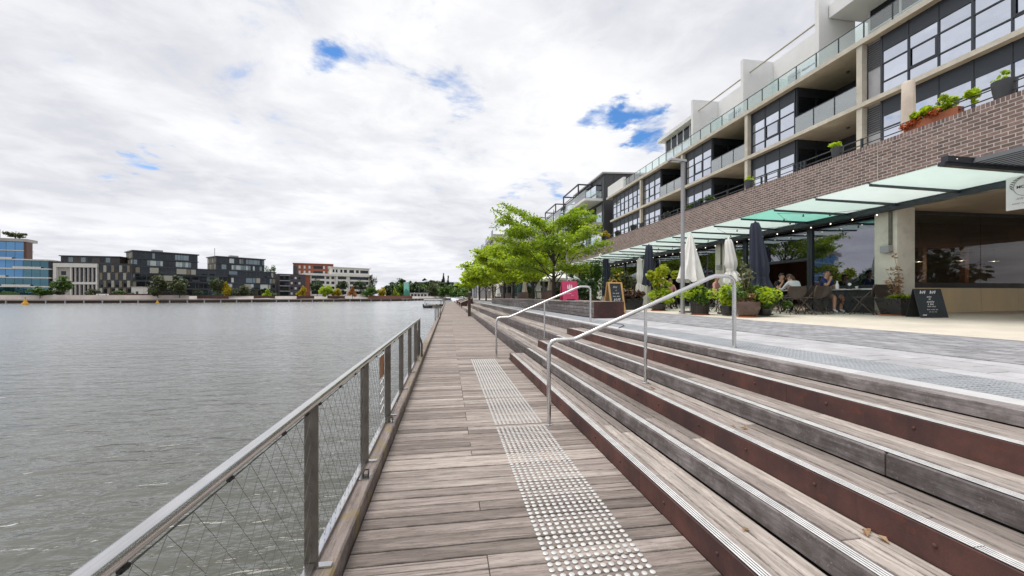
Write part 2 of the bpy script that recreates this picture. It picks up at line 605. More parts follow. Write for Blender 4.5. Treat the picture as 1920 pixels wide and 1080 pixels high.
def leaf_mat(name, a, b, trans=0.4):
    m, t = nt(name)
    r = N(t, 'ShaderNodeNewGeometry').outputs['Random Per Island']
    pos = N(t, 'ShaderNodeNewGeometry').outputs['Position']
    clump = noise(t, pos, 0.9, 3, 0.6)
    f = mth(t, 'ADD', mth(t, 'MULTIPLY', r, 0.55), mth(t, 'MULTIPLY', smooth_(t, clump, 0.3, 0.7), 0.45))
    c = mix(t, f, a, b)
    d = N(t, 'ShaderNodeBsdfDiffuse', {'Color': c})
    tl = N(t, 'ShaderNodeBsdfTranslucent', {'Color': mix(t, 1.0, c, (1.15, 1.2, 0.6), 'MULTIPLY')})
    g = N(t, 'ShaderNodeBsdfGlossy', {'Color': (0.9, 1, 0.9, 1), 'Roughness': 0.45})
    s = N(t, 'ShaderNodeMixShader', {0: trans, 1: d.outputs[0], 2: tl.outputs[0]})
    s2 = N(t, 'ShaderNodeMixShader', {0: 0.05, 1: s.outputs[0], 2: g.outputs[0]})
    out(t, s2.outputs[0])
    return m


def water_mat(name):
    m, t = nt(name)
    pos = N(t, 'ShaderNodeNewGeometry').outputs['Position']
    def lay(rot, sc, scale, det, rough, dist):
        v = N(t, 'ShaderNodeMapping', {0: pos, 'Rotation': (0, 0, R(rot)), 'Scale': sc}).outputs[0]
        return noise(t, v, scale, det, rough, dist)
    a = lay(26, (0.36, 1, 1), 1.0, 2, 0.45, 0.9)
    b = lay(12, (0.42, 1, 1), 3.2, 3, 0.55, 0.5)
    c = lay(34, (0.42, 1, 1), 9.5, 3, 0.55, 0.3)
    hgt = mth(t, 'ADD', mth(t, 'ADD', mth(t, 'MULTIPLY', a, 0.21), mth(t, 'MULTIPLY', b, 0.16)), mth(t, 'MULTIPLY', c, 0.028))
    patch = smooth_(t, noise(t, pos, 0.045, 4, 0.55), 0.3, 0.7)
    bn = N(t, 'ShaderNodeBump', {'Strength': 1.0, 'Distance': 1.0, 'Height': mth(t, 'MULTIPLY', hgt, mth(t, 'ADD', mth(t, 'MULTIPLY', patch, 0.35), 0.75))})
    col = mix(t, smooth_(t, noise(t, pos, 0.12, 4, 0.5), 0.3, 0.7), (0.066, 0.068, 0.050), (0.090, 0.091, 0.073))
    bn2 = N(t, 'ShaderNodeBump', {'Strength': 0.6, 'Distance': 1.0, 'Height': mth(t, 'MULTIPLY', hgt, mth(t, 'ADD', mth(t, 'MULTIPLY', patch, 0.35), 0.75))})
    df = N(t, 'ShaderNodeBsdfDiffuse', {'Color': col, 'Normal': bn.outputs[0]})
    gl = N(t, 'ShaderNodeBsdfGlossy', {'Color': (0.96, 0.98, 1.0, 1), 'Roughness': 0.19, 'Normal': bn2.outputs[0]})
    f1 = N(t, 'ShaderNodeFresnel', {'IOR': 1.38, 'Normal': bn.outputs[0]}).outputs[0]
    f2 = N(t, 'ShaderNodeFresnel', {'IOR': 1.42}).outputs[0]
    fac = mth(t, 'ADD', mth(t, 'MULTIPLY', f1, 0.75), mth(t, 'MULTIPLY', f2, 0.48), True)
    p = N(t, 'ShaderNodeMixShader', {0: fac, 1: df.outputs[0], 2: gl.outputs[0]})
    out(t, p.outputs[0])
    return m


def emit(name, col, st):
    m, t = nt(name)
    e = N(t, 'ShaderNodeEmission', {'Color': rgb(col), 'Strength': st})
    out(t, e.outputs[0])
    return m


DECK_L, DECK_D = (0.42, 0.376, 0.348), (0.22, 0.19, 0.172)
STEP_L, STEP_D = (0.43, 0.395, 0.37), (0.245, 0.218, 0.20)
MAT = dict(
    deck=wood('weathered_deck_board', 'x', DECK_L, DECK_D),
    deck_far=wood('weathered_deck_board_far', 'x', DECK_L, DECK_D, island=True),
    step=wood('weathered_step_board', 'y', STEP_L, STEP_D),
    step_far=wood('weathered_step_board_far', 'y', STEP_L, STEP_D, island=True),
    beam=wood('grey_timber_beam', 'y', (0.27, 0.25, 0.255), (0.12, 0.11, 0.112), cont=0.8),
    kerb=wood('lichened_kerb_timber', 'y', (0.35, 0.31, 0.29), (0.21, 0.18, 0.165), stain=(0.24, 0.19, 0.08)),
    post_wood=wood('brown_post_timber', 'z', (0.10, 0.075, 0.06), (0.05, 0.036, 0.03)),
    rust=rust_mat('weathering_steel'),
    steel=steel_mat('brushed_stainless', (0.70, 0.695, 0.69), 0.22, spots=0.04),
    steel_flat=M('dull_flat_bar', (0.145, 0.128, 0.108), 0.42, 0.45, var=0.2, scale=9, dirt=0.3),
    wire=M('wire_rope', (0.14, 0.135, 0.13), 0.4, 0.5),
    alu=M('pale_nosing_rib', (0.72, 0.72, 0.72), 0.45, 0.15, var=0.12, scale=9, dirt=0.2),
    tact=M('stud_steel', (0.60, 0.595, 0.585), 0.35, 0.25, var=0.12, scale=30, rand=0.0, dirt=0.35),
    black=M('black_rubber', (0.02, 0.02, 0.02), 0.6),
    coping=M('pale_stone', (0.50, 0.50, 0.51), 0.7, var=0.12, scale=2.2, bump=0.003, dirt=0.25),
    paver_l=M('light_grey_paver', (0.42, 0.42, 0.44), 0.75, var=0.14, scale=3, rand=0.12, island=True, bump=0.002, dirt=0.2),
    paver_d=M('blue_grey_paver', (0.285, 0.285, 0.305), 0.72, var=0.18, scale=3, rand=0.22, island=True, bump=0.002, dirt=0.3),
    paver_base=M('paving_joint', (0.22, 0.215, 0.22), 0.9),
    tactgrey=M('grey_stud_paver', (0.30, 0.32, 0.345), 0.6, var=0.15, scale=5),
    cream=M('cream_concrete', (0.60, 0.548, 0.468), 0.8, var=0.10, scale=1.2, bump=0.002, dirt=0.15),
    conc=M('raw_concrete', (0.68, 0.645, 0.57), 0.85, var=0.16, scale=1.1, bump=0.004, bscale=22, dirt=0.22),
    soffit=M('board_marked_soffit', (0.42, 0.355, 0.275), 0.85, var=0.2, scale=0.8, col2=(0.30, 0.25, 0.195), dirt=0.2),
    slab_edge=M('painted_slab_edge', (0.52, 0.49, 0.42), 0.8, var=0.14, scale=1.5, dirt=0.3),
    white=M('white_render', (0.74, 0.745, 0.75), 0.8, var=0.05, scale=0.9, dirt=0.06),
    brick=M('dark_brown_brick', (0.21, 0.14, 0.122), 0.8, var=0.25, scale=9, rand=0.35, bump=0.003, bscale=80, dirt=0.3),
    brick_i=M('dark_brown_brick_far', (0.21, 0.14, 0.122), 0.8, var=0.25, scale=9, rand=0.35, island=True, dirt=0.3),
    mortar=M('pale_mortar', (0.62, 0.56, 0.54), 0.9, var=0.1, scale=6),
    glass_up=refl_glass('coated_window_glass', tint=(0.88, 0.92, 1.0), k=0.84),
    glass_shop=refl_glass('shop_window_glass', tint=(0.62, 0.63, 0.72), dark=(0.012, 0.013, 0.014), k=0.38, wav=0.004),
    glass_dark=refl_glass('dark_balcony_glass', tint=(0.5, 0.55, 0.6), dark=(0.012, 0.014, 0.016), k=0.06),
    glass_clear=clear_glass('balustrade_glass', (0.88, 0.96, 0.945), 0.10, 0.05),
    glass_balc=clear_glass('balcony_glass', (0.72, 0.88, 0.86), 0.28, 0.14),
    canopy=frosted('frosted_canopy_glass', (0.80, 0.865, 0.85)),
    canopy2=frosted('green_canopy_glass', (0.52, 0.80, 0.73)),
    frame=M('dark_window_frame', (0.035, 0.042, 0.052), 0.4, 0.3, var=0.1),
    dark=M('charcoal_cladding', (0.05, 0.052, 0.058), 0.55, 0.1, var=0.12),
    navy=M('navy_canvas', (0.030, 0.036, 0.060), 0.85, var=0.15, scale=6, bump=0.004, bscale=30),
    canvas=M('white_canvas', (0.84, 0.825, 0.79), 0.85, var=0.06, scale=5, bump=0.004, bscale=25),
    beige=M('beige_canvas', (0.60, 0.52, 0.44), 0.85, var=0.08, scale=5),
    terracotta=M('terracotta', (0.36, 0.11, 0.05), 0.75, var=0.15),
    pot_brown=M('glazed_brown_pot', (0.085, 0.05, 0.038), 0.28, var=0.25, scale=5, spec=0.6),
    pot_black=M('black_glazed_pot', (0.018, 0.018, 0.02), 0.3, var=0.2),
    pot_grey=M('slate_grey_pot', (0.05, 0.052, 0.058), 0.5, var=0.15),
    soil=M('potting_soil', (0.05, 0.035, 0.025), 0.95, var=0.4, scale=20, bump=0.01),
    chalk=M('chalkboard', (0.028, 0.036, 0.042), 0.6, var=0.25, scale=3),
    letter=M('white_lettering', (0.80, 0.80, 0.80), 0.7, var=0.05),
    pine=M('yellow_pine', (0.58, 0.36, 0.14), 0.55, var=0.18, scale=12, stretch=(1, 1, 0.1)),
    pink=M('magenta_board', (0.55, 0.045, 0.14), 0.55, var=0.08),
    lamp_grey=M('grey_painted_pole', (0.36, 0.36, 0.38), 0.45, 0.2, var=0.08),
    bark=M('dark_bark', (0.055, 0.042, 0.034), 0.9, var=0.35, scale=10, bump=0.02, bscale=18, stretch=(1, 1, 0.3)),
    wicker=M('brown_wicker', (0.085, 0.065, 0.055), 0.6, var=0.3, scale=60, bump=0.004, bscale=160),
    ply=M('tan_plywood', (0.66, 0.52, 0.30), 0.5, var=0.10, scale=1.5, stretch=(1, 1, 0.25)),
    timber_red=M('dark_red_timber', (0.09, 0.035, 0.02), 0.5, var=0.25, scale=2, stretch=(1, 1, 0.2)),
    leaf_lime=leaf_mat('lime_foliage', (0.18, 0.30, 0.012), (0.60, 0.70, 0.04), 0.54),
    leaf_spring=leaf_mat('spring_foliage', (0.10, 0.20, 0.012), (0.50, 0.62, 0.045), 0.52),
    leaf_green=leaf_mat('mid_green_foliage', (0.035, 0.085, 0.016), (0.13, 0.23, 0.035), 0.35),
    leaf_dark=leaf_mat('dark_foliage', (0.014, 0.035, 0.012), (0.05, 0.085, 0.025), 0.25),
    leaf_olive=leaf_mat('olive_foliage', (0.05, 0.065, 0.03), (0.12, 0.14, 0.065), 0.25),
    leaf_yellow=leaf_mat('yellow_foliage', (0.34, 0.27, 0.012), (0.62, 0.48, 0.02), 0.4),
    leaf_orange=leaf_mat('orange_foliage', (0.34, 0.12, 0.04), (0.55, 0.26, 0.08), 0.35),
    leaf_red=leaf_mat('maroon_foliage', (0.05, 0.022, 0.018), (0.14, 0.075, 0.055), 0.25),
    leaf_dry=leaf_mat('dry_foliage', (0.30, 0.17, 0.10), (0.48, 0.30, 0.17), 0.3),
    petal=leaf_mat('flower_petals', (0.40, 0.06, 0.02), (0.6, 0.16, 0.05), 0.3),
    petal_pink=leaf_mat('pink_petals', (0.36, 0.10, 0.12), (0.55, 0.24, 0.24), 0.3),
    water=water_mat('lake_water'),
    bulb=emit('warm_bulb', (1.0, 0.86, 0.68), 2.2),
    downlight=emit('white_downlight', (1.0, 0.93, 0.82), 6.0),
)

# ================================================================== SETTING: water, land
WATER_Z = -1.1
wb = MB()
wb.add([(-900, -200, WATER_Z), (3.0, -200, WATER_Z), (3.0, 420, WATER_Z), (-900, 420, WATER_Z)], [(0, 1, 2, 3)])
wb.build('lake_water', MAT['water'], kind='structure', label='grey green rippled lake water', category='water')


def gz(x):
    """level of the promenade, falling gently towards the water"""
    return 0.87 + 0.0164 * (x - 3.46)


def sheet(name, x0, x1, y0, y1, dz, mat, parent=None, **tags):
    b = MB()
    b.add([(x0, y0, gz(x0) + dz), (x1, y0, gz(x1) + dz), (x1, y1, gz(x1) + dz), (x0, y1, gz(x0) + dz)], [(0, 1, 2, 3)])
    return b.build(name, mat, parent, **tags)


# ------------------------------------------------------------------ boardwalk of cross boards
DK0, DK1 = -0.572, 1.495
board = thing('boardwalk', (0.45, 0, 0), kind='structure', label='weathered timber boardwalk along the water', category='boardwalk')
base = MB()
base.box(DK0, 1.84, -2.0, 130, -0.35, -0.07)
base.build('deck_frame', MAT['black'], board)
rows = []
y = -1.5
rng = random.Random(3)
while y < 120:
    w = rng.choice((0.118, 0.120, 0.122))
    rows.append((y, y + w))
    y += w + rng.uniform(0.004, 0.0075)
deck_far = MB()
made = 0
for (a, b) in rows:
    xr = 1.845 if a > 9.84 else DK1 - 0.004
    cuts = [(DK0, xr)]
    if rng.random() < 0.5:
        cuts = [(DK0, 0.229), (0.233, xr)]
    for (x0, x1) in cuts:
        dz = rng.uniform(-0.0025, 0.002)
        if 1.75 < a and made < 300:
            q = MB()
            q.cbox(x0, x1, a, b, -0.03, dz, 0.0035)
            q.build('plank', MAT['deck'], board)
            made += 1
        else:
            deck_far.cbox(x0, x1, a, b, -0.03, dz, 0.0035)
deck_far.build('far_planks', MAT['deck_far'], board, kind='stuff')

# timber kerb along the water edge, in lengths
kerb = thing('timber_kerb', (-0.65, 0, 0.12), label='long grey timber kerb with lichen along the water edge of the boardwalk', category='kerb')
yy = -1.6
kr = random.Random(5)
while yy < 118:
    L = 3.55 + kr.uniform(-0.2, 0.2)
    q = MB()
    q.cbox(-0.742 + kr.uniform(-.004, .004), -0.576 + kr.uniform(-.004, .003), yy, yy + L - 0.008, -0.22, 0.12 + kr.uniform(-.004, .003), 0.012)
    q.build('beam', MAT['kerb'], kerb)
    yy += L
edge = MB()
edge.box(-0.76, -0.70, -1.6, 118, -1.6, -0.225)
edge.build('fender_board', MAT['post_wood'], kerb)

# ------------------------------------------------------------------ terraced steps
SX = [1.495, 1.858, 2.200, 2.576, 2.944, 3.346]
SZ = [0.155, 0.304, 0.457, 0.604, 0.755, 0.866]
YE = 9.8                                             # the rust-faced half steps end here
steps = thing('terrace_steps', (2.4, 4, 0), kind='structure', label='wide timber terrace steps with rust faced half steps', category='steps')
q = MB()
q.box(1.90, 3.6, -2.0, 130, -1.6, 0.24)
q.box(2.62, 3.6, -2.0, 130, 0.241, 0.55)
q.box(3.44, 4.6, -2.0, 130, 0.551, 0.83)
q.build('step_core', MAT['black'], steps)
sr = random.Random(11)


def run(y0, y1, lo, hi):
    """lengths along a run"""
    res = []
    y = y0
    while y < y1 - 0.3:
        L = sr.uniform(lo, hi)
        e = min(y1, y + L)
        if y1 - e < 0.8:
            e = y1
        res.append((y, e))
        y = e
    return res


def boards(x0, x1, n, y0, y1, z, far=None, mat='step'):
    w = (x1 - x0) / n
    for i in range(n):
        for (a, b) in run(y0 - (sr.uniform(0, 1.2) if y0 < 0 else 0), y1, 2.0, 3.6):
            q = MB() if far is None else far
            q.cbox(x0 + i * w + 0.0025, x0 + (i + 1) * w - 0.0025, a + 0.002, b - 0.002, z - 0.04, z + sr.uniform(-0.0025, 0.0015), 0.004)
            if far is None:
                q.build('tread_board', MAT[mat], steps)


# rust-faced half steps (risers 1, 3, 5)
for i in (0, 2, 4):
    x, z, z0 = SX[i], SZ[i], (0.0 if i == 0 else SZ[i - 1])
    core = MB()
    core.box(x + 0.013, SX[i + 1] + 0.02, -2.0, YE - 0.013, z0 - 0.04, z - 0.045)
    core.build('step_frame', MAT['black'], steps)
    for (a, b) in run(-1.8, YE, 2.3, 2.5):
        pl = MB()
        pl.box(x, x + 0.012, a + 0.001, b - 0.001, z0 - 0.002, z - 0.001)
        p = pl.build('riser_plate', MAT['rust'], steps)
        nb = 4
        for k in range(nb):
            yb = a + (b - a) * (k + 0.5) / nb + sr.uniform(-0.08, 0.08)
            zb = (z0 + z) / 2 + 0.012
            bl = MB()
            bl.lathe([(0.011, 0.0), (0.011, 0.004), (0.007, 0.009), (0.0, 0.0105)], n=8, capt=False)
            o = bl.build('bolt', MAT['rust'], None)
            o.data.transform(Matrix.Translation((x, yb, zb)) @ Matrix.Rotation(R(-90), 4, 'Y'))
            o.parent = p
            o.matrix_parent_inverse = wm(p).inverted()
    ep = MB()
    ep.box(x + 0.0005, SX[i + 1] - 0.001, YE - 0.012, YE, z0 - 0.002, z - 0.001)
    ep.build('end_plate', MAT['rust'], steps)
    boards(x + 0.0135, SX[i + 1] - 0.002, 3, -1.6, YE - 0.013, z)

# timber tiers (risers 2, 4, 6): heavy beams, lower course only beyond the half steps
far_boards = MB()
for i in (1, 3, 5):
    x, z = SX[i], SZ[i]
    zl = 0.0 if i == 1 else SZ[i - 2]
    hgt = z - SZ[i - 1]
    for (a, b) in run(-1.7, 42, 2.6, 3.9):
        jx = sr.uniform(-0.004, 0.004)
        q = MB()
        q.cbox(x + jx, x + 0.098, a + 0.003, b - 0.003, z - hgt + 0.009, z + sr.uniform(-.003, .002), 0.010)
        q.build('riser_beam', MAT['beam'], steps)
    for (a, b) in run(YE + 0.02, 42, 2.6, 3.9):
        jx = sr.uniform(-0.004, 0.004)
        q = MB()
        q.cbox(x + jx, x + 0.098, a + 0.003, b - 0.003, zl - 0.002, z - hgt + 0.002, 0.010)
        q.build('riser_beam', MAT['beam'], steps)
    for (a, b) in run(42, 118, 3.0, 4.0):
        far_boards.cbox(x, x + 0.098, a, b - 0.008, zl - 0.002, z, 0.01)
    if i < 5:
        boards(x + 0.101, SX[i + 1] - 0.001, 2, -1.6, YE, z)
        boards(x + 0.101, SX[i + 2] - 0.002, 5, YE + 0.004, 24, z)
        boards(x + 0.101, SX[i + 2] - 0.002, 5, 24, 118, z, far_boards)
far_boards.build('far_boards', MAT['step_far'], steps, kind='stuff')

# ribbed nosing strips let into every tread
for i in range(5):
    x0 = SX[i] + (0.018 if i in (0, 2, 4) else 0.012)
    for (a, b) in run(-1.6, YE - 0.3, 3.0, 3.0):
        q = MB()
        for r in range(4):
            q.box(x0 + r * 0.0165, x0 + r * 0.0165 + 0.0095, a + 0.002, b - 0.002, SZ[i] - 0.004, SZ[i] + 0.0045)
        ns = q.build('nosing_strip', MAT['alu'], steps)
        q = MB()
        q.box(x0 - 0.002, x0 + 0.0615, a + 0.001, b - 0.001, SZ[i] - 0.004, SZ[i] + 0.0022)
        q.build('rubber_inlay', MAT['black'], ns)

# ------------------------------------------------------------------ stud paving on the boardwalk
TX0 = 0.575


def stud_mesh(bm, x, y, z0=0.001, r=0.0175, h=0.005, n=10):
    bm.lathe([(r, 0.0), (r * 0.98, h * 0.55), (r * 0.70, h)], (x, y, z0), n, capb=False)


near_stud = MB()
stud_mesh(near_stud, 0, 0)
near_me = near_stud.mesh(MAT['tact'], True, 'stud')
spec = [('near', 1.95, 4.70, 'nearest of three white studded warning strips on the boardwalk, running to the picture bottom'),
        ('mid', 4.83, 6.06, 'short white studded warning strip on the boardwalk beside the nearer handrail foot'),
        ('far', 6.12, 9.95, 'farthest white studded warning strip on the boardwalk, ending at the far handrail foot')]
for nm, y0, y1, lab in spec:
    t = thing('tactile_strip', (TX0 + 0.275, (y0 + y1) / 2, 0.002), label=lab, category='tactile paving', group='studded strips on the boardwalk')
    rest = MB()
    cnt = 0
    ny = int((y1 - y0) / 0.05)
    for j in range(ny + 1):
        for i in range(12):
            x = TX0 + i * 0.05 + sr.uniform(-.0012, .0012)
            y = y0 + j * 0.05 + sr.uniform(-.0012, .0012)
            if nm == 'near' and cnt < 300 and y > 2.1:
                o = sub('stud', near_me, t, loc=(x - t.location.x, y - t.location.y, 0.001 - 0.002))
                cnt += 1
            else:
                stud_mesh(rest, x, y, n=8)
    rest.build('stud_field', MAT['tact'], t, True, kind='stuff')

# ------------------------------------------------------------------ promenade paving
plaza = sheet('promenade', 3.40, 60.0, -8, 420, -0.012, MAT['paver_base'], kind='structure', label='paved promenade sloping gently to the steps', category='promenade')
sheet('cream_apron', 7.62, 60.0, -8, 140, 0.0, MAT['cream'], plaza)
cop = random.Random(9)
yy = -3.0
while yy < 70:
    b = MB()
    L = 1.2
    b.hexa([(3.446, yy, gz(3.446) - .05), (3.625, yy, gz(3.625) - .05), (3.625, yy + L - .004, gz(3.625) - .05), (3.446, yy + L - .004, gz(3.446) - .05),
            (3.446, yy, gz(3.446)), (3.625, yy, gz(3.625)), (3.625, yy + L - .004, gz(3.625)), (3.446, yy + L - .004, gz(3.446))])
    b.build('coping_stone', MAT['coping'], plaza)
    yy += L


def pave(name, x0, x1, y0, y1, lx, ly, mat, gap=0.005, dz=0.0, bond=True):
    b = MB()
    pr = random.Random(hash(name) % 1000 + 3)
    nx = max(1, round((x1 - x0) / lx))
    w = (x1 - x0) / nx
    for i in range(nx):
        y = y0 - ((i % 2) * ly / 2 if bond else 0)
        while y < y1:
            a, c = x0 + i * w + gap / 2, x0 + (i + 1) * w - gap / 2
            e = y + ly - gap
            z = pr.uniform(-0.0015, 0.0015) + dz
            za, zb = gz(a) + z, gz(c) + z
            b.add([(a, y, za - .012), (c, y, zb - .012), (c, e, zb - .012), (a, e, za - .012), (a + .003, y + .003, za), (c - .003, y + .003, zb), (c - .003, e - .003, zb), (a + .003, e - .003, za)],
                  [(4, 5, 6, 7), (0, 1, 5, 4), (1, 2, 6, 5), (2, 3, 7, 6), (3, 0, 4, 7)])
            y += ly
    return b.build(name, mat, plaza, kind='stuff')


pave('stud_pavers', 3.63, 4.23, -3, 60, 0.3, 0.3, MAT['tactgrey'], bond=False)
pave('light_pavers', 4.235, 5.235, -3, 60, 0.25, 0.5, MAT['paver_l'])
pave('grey_pavers', 5.305, 7.61, -3, 60, 0.115, 0.24, MAT['paver_d'], gap=0.006)
sb = MB()
for j in range(int(26 / 0.05)):
    for i in range(12):
        x = 3.655 + i * 0.05
        y = -1.5 + j * 0.05
        r, z = 0.0175, gz(x)
        a = [(x + r * math.cos(k * math.pi / 3), y + r * math.sin(k * math.pi / 3), z) for k in range(6)]
        c = [(x + r * .7 * math.cos(k * math.pi / 3), y + r * .7 * math.sin(k * math.pi / 3), z + .005) for k in range(6)]
        sb.add(a + c, [(k, (k + 1) % 6, (k + 1) % 6 + 6, k + 6) for k in range(6)] + [tuple(range(6, 12))])
sb.build('grey_studs', MAT['tactgrey'], plaza, kind='stuff')
dr = MB()
dr.box(5.236, 5.304, -3, 60, gz(5.27) - 0.04, gz(5.27) - 0.010)
dr.build('drain_channel', MAT['black'], plaza)

# ================================================================== balustrade on the water side
bal = thing('wire_balustrade', (-0.68, 4.5, 0.12), label='stainless balustrade with wire mesh panels along the left edge of the boardwalk', category='balustrade')
PY = [-0.50, 0.87, 2.25, 3.62, 4.98, 6.38, 7.78, 9.16, 10.25]
RZ = 0.985
for y in PY:
    q = MB()
    q.box(-0.735, -0.668, y - 0.006, y + 0.006, 0.13, RZ - 0.02)
    p = q.build('post', MAT['steel_flat'], bal)
    q = MB()
    q.box(-0.738, -0.60, y - 0.02, y + 0.02, 0.122, 0.132)
    q.build('base_plate', MAT['steel'], p)
q = MB()
q.tube([(-0.69, -0.9, RZ), (-0.69, 10.28, RZ)], 0.0255, 16)
q.build('handrail', MAT['steel'], bal, True)
q = MB()
for a, b in zip(PY[:-1], PY[1:]):
    q.box(-0.722, -0.682, a + 0.012, b - 0.012, 0.124, 0.146)
q.build('bottom_rail', MAT['steel'], bal)
for a, b in zip(PY[:-1], PY[1:]):
    q = MB()
    n = max(6, int((b - a) / 0.055))
    st = (b - a) / n
    rows_ = 11
    z0, z1 = 0.155, RZ - 0.055
    pz = (z1 - z0) / rows_
    for r in range(rows_):
        pts = []
        for k in range(n + 1):
            zz = z0 + pz * (r + 0.5) + (pz / 2 * 0.96) * (1 if (k + r) % 2 else -1)
            pts.append((-0.700 + rng.uniform(-.0015, .0015), a + k * st, zz))
        q.tube(pts, 0.00105, 4, False)
    q.tube([(-0.70, a, z1 + .002), (-0.70, b, z1 + .002)], 0.0022, 5, False)
    q.build('wire_mesh', MAT['wire'], bal)
    q = MB()
    nl = 9
    pts = []
    for k in range(nl * 2 + 1):
        pts.append((-0.70, a + 0.02 + (b - a - 0.04) * k / (nl * 2), (z1 + 0.003) if k % 2 else (z1 + 0.006)))
    q.tube(pts, 0.0016, 4, False)
    q.build('lacing_cable', MAT['wire'], bal)
    for k in (0.10, 0.42, 0.74, 0.95):
        q = MB()
        yb = a + (b - a) * k
        q.tube([(-0.70, yb, RZ - 0.024), (-0.70, yb, z1 + 0.004)], 0.006, 8)
        q.tube([(-0.70, yb - 0.012, z1 + 0.006), (-0.70, yb + 0.012, z1 + 0.006)], 0.0075, 8)
        q.build('cable_clip', MAT['black'], bal)
# life-ring style notice fixed to one post
q = MB()
q.box(-0.742, -0.600 - 0.068, 4.955, 4.967, 0.60, 0.90)
tagm = MB()
s_ = thing('notice_plate', (-0.72, 4.9, 0.6), label='faded orange notice plate fixed beside a balustrade post', category='sign')
q = MB()
q.box(-0.7425, -0.7385, 4.62, 4.955, 0.62, 0.86)
q.build('plate', M('faded_orange_sign', (0.42, 0.17, 0.05), 0.6, var=0.3, scale=7, col2=(0.30, 0.12, 0.06)), s_)
q = MB()
for a, b in ((4.62, 4.63), (4.945, 4.955)):
    q.box(-0.744, -0.737, a, b, 0.61, 0.87)
q.box(-0.744, -0.737, 4.63, 4.945, 0.86, 0.87)
q.box(-0.744, -0.737, 4.63, 4.945, 0.61, 0.62)
q.build('border', MAT['letter'], s_)
q = MB()
for k, (z0, z1) in enumerate(((0.52, 0.56), (0.40, 0.45), (0.29, 0.33), (0.2, 0.24))):
    q.hexa([(-0.744, 4.66, z0), (-0.737, 4.66, z0), (-0.737, 4.94, z0 + .03), (-0.744, 4.94, z0 + .03), (-0.744, 4.66, z1), (-0.737, 4.66, z1), (-0.737, 4.94, z1 + .03), (-0.744, 4.94, z1 + .03)])
q.build('lower_stripe', MAT['letter'], s_)
q = MB()
q.box(-0.744, -0.738, 4.64, 4.655, 0.18, 0.61)
q.box(-0.744, -0.738, 4.925, 4.94, 0.18, 0.61)
q.build('backing_strap', MAT['steel'], s_)

# mooring cleats on the kerb
for (y, lab) in ((3.30, 'small steel mooring cleat on the kerb beside the second balustrade post'), (4.72, 'black steel mooring shackle on the kerb below the orange notice')):
    c = thing('mooring_cleat', (-0.63, y, 0.121), label=lab, category='cleat', group='mooring fittings on the kerb')
    q = MB()
    q.box(-0.675, -0.60, y - 0.045, y + 0.045, 0.1212, 0.128)
    q.build('plate', MAT['steel'], c)
    q = MB()
    q.tube([(-0.655, y + 0.02, 0.126), (-0.655, y + 0.02, 0.150), (-0.650, y + 0.06, 0.158), (-0.62, y + 0.06, 0.158), (-0.615, y + 0.02, 0.15), (-0.615, y + 0.02, 0.126)], 0.006, 8)
    q.build('shackle', MAT['black'], c, True)


def ladder(y, lab, both=False):
    t = thing('grab_rail', (-0.62, y, 0.0), label=lab, category='ladder rail', group='ladder grab rails')
    for k, x in enumerate((-0.60, -1.02) if both else (-0.60,)):
        q = MB()
        q.tube([(x, y, 0.0), (x, y, 0.42), (x - 0.02, y + 0.03, 0.50), (x - 0.10, y + 0.12, 0.66), (x - 0.12, y + 0.20, 0.70), (x - 0.12, y + 0.42, 0.70), (x - .12, y + .45, 0.66), (x - .12, y + .45, -1.0)], 0.021, 10)
        q.build('rail', MAT['post_wood'] if not both else MAT['steel_flat'], t, True)


ladder(9.72, 'dark bent ladder rail at the end of the balustrade')
t = thing('grab_rail', (-0.64, 26.6, 0), label='distant grey ladder rail on the boardwalk edge towards the boat', category='ladder rail', group='ladder grab rails')
for x, y in ((-0.80, 26.6), (-0.62, 27.8)):
    q = MB()
    q.tube([(x, y, -1.2), (x, y, 0.95), (x + .05, y + .06, 1.02), (x + .1, y + .4, 1.02), (x + .1, y + .45, .95), (x + .1, y + .45, 0.0)], 0.03, 8)
    q.build('rail', MAT['steel_flat'], t, True)


# ================================================================== stair handrails
def handrail(y, lab):
    t = thing('stair_handrail', (1.2, y, 0.0), label=lab, category='handrail', group='stainless stair handrails')
    pts = [(1.195, y, 0.0), (1.195, y, 0.90), (1.205, y, 0.955), (1.235, y, 0.995), (1.285, y, 1.012), (1.50, y, 1.015), (1.57, y, 1.040), (3.30, y, 1.770), (3.38, y, 1.795), (3.54, y, 1.797), (3.60, y, 1.785), (3.64, y, 1.745), (3.652, y, 1.69), (3.652, y, gz(3.65))]
    q = MB()
    q.tube(pts, 0.0255, 16)
    q.build('rail', MAT['steel'], t, True)
    q = MB()
    q.tube([(2.43, y, 0.457), (2.43, y, 1.375)], 0.019, 12)
    q.build('post', MAT['steel'], t, True)
    for x, z in ((1.195, 0.001), (2.43, 0.458), (3.652, gz(3.652) + .001)):
        q = MB()
        q.lathe([(0.042, 0), (0.042, 0.006), (0.026, 0.012)], (x, y, z), 16)
        q.build('flange', MAT['steel'], t, True)


handrail(4.72, 'stainless steel stair handrail in the foreground with bent ends')
handrail(10.05, 'farther stainless steel stair handrail by the rust ended bench')

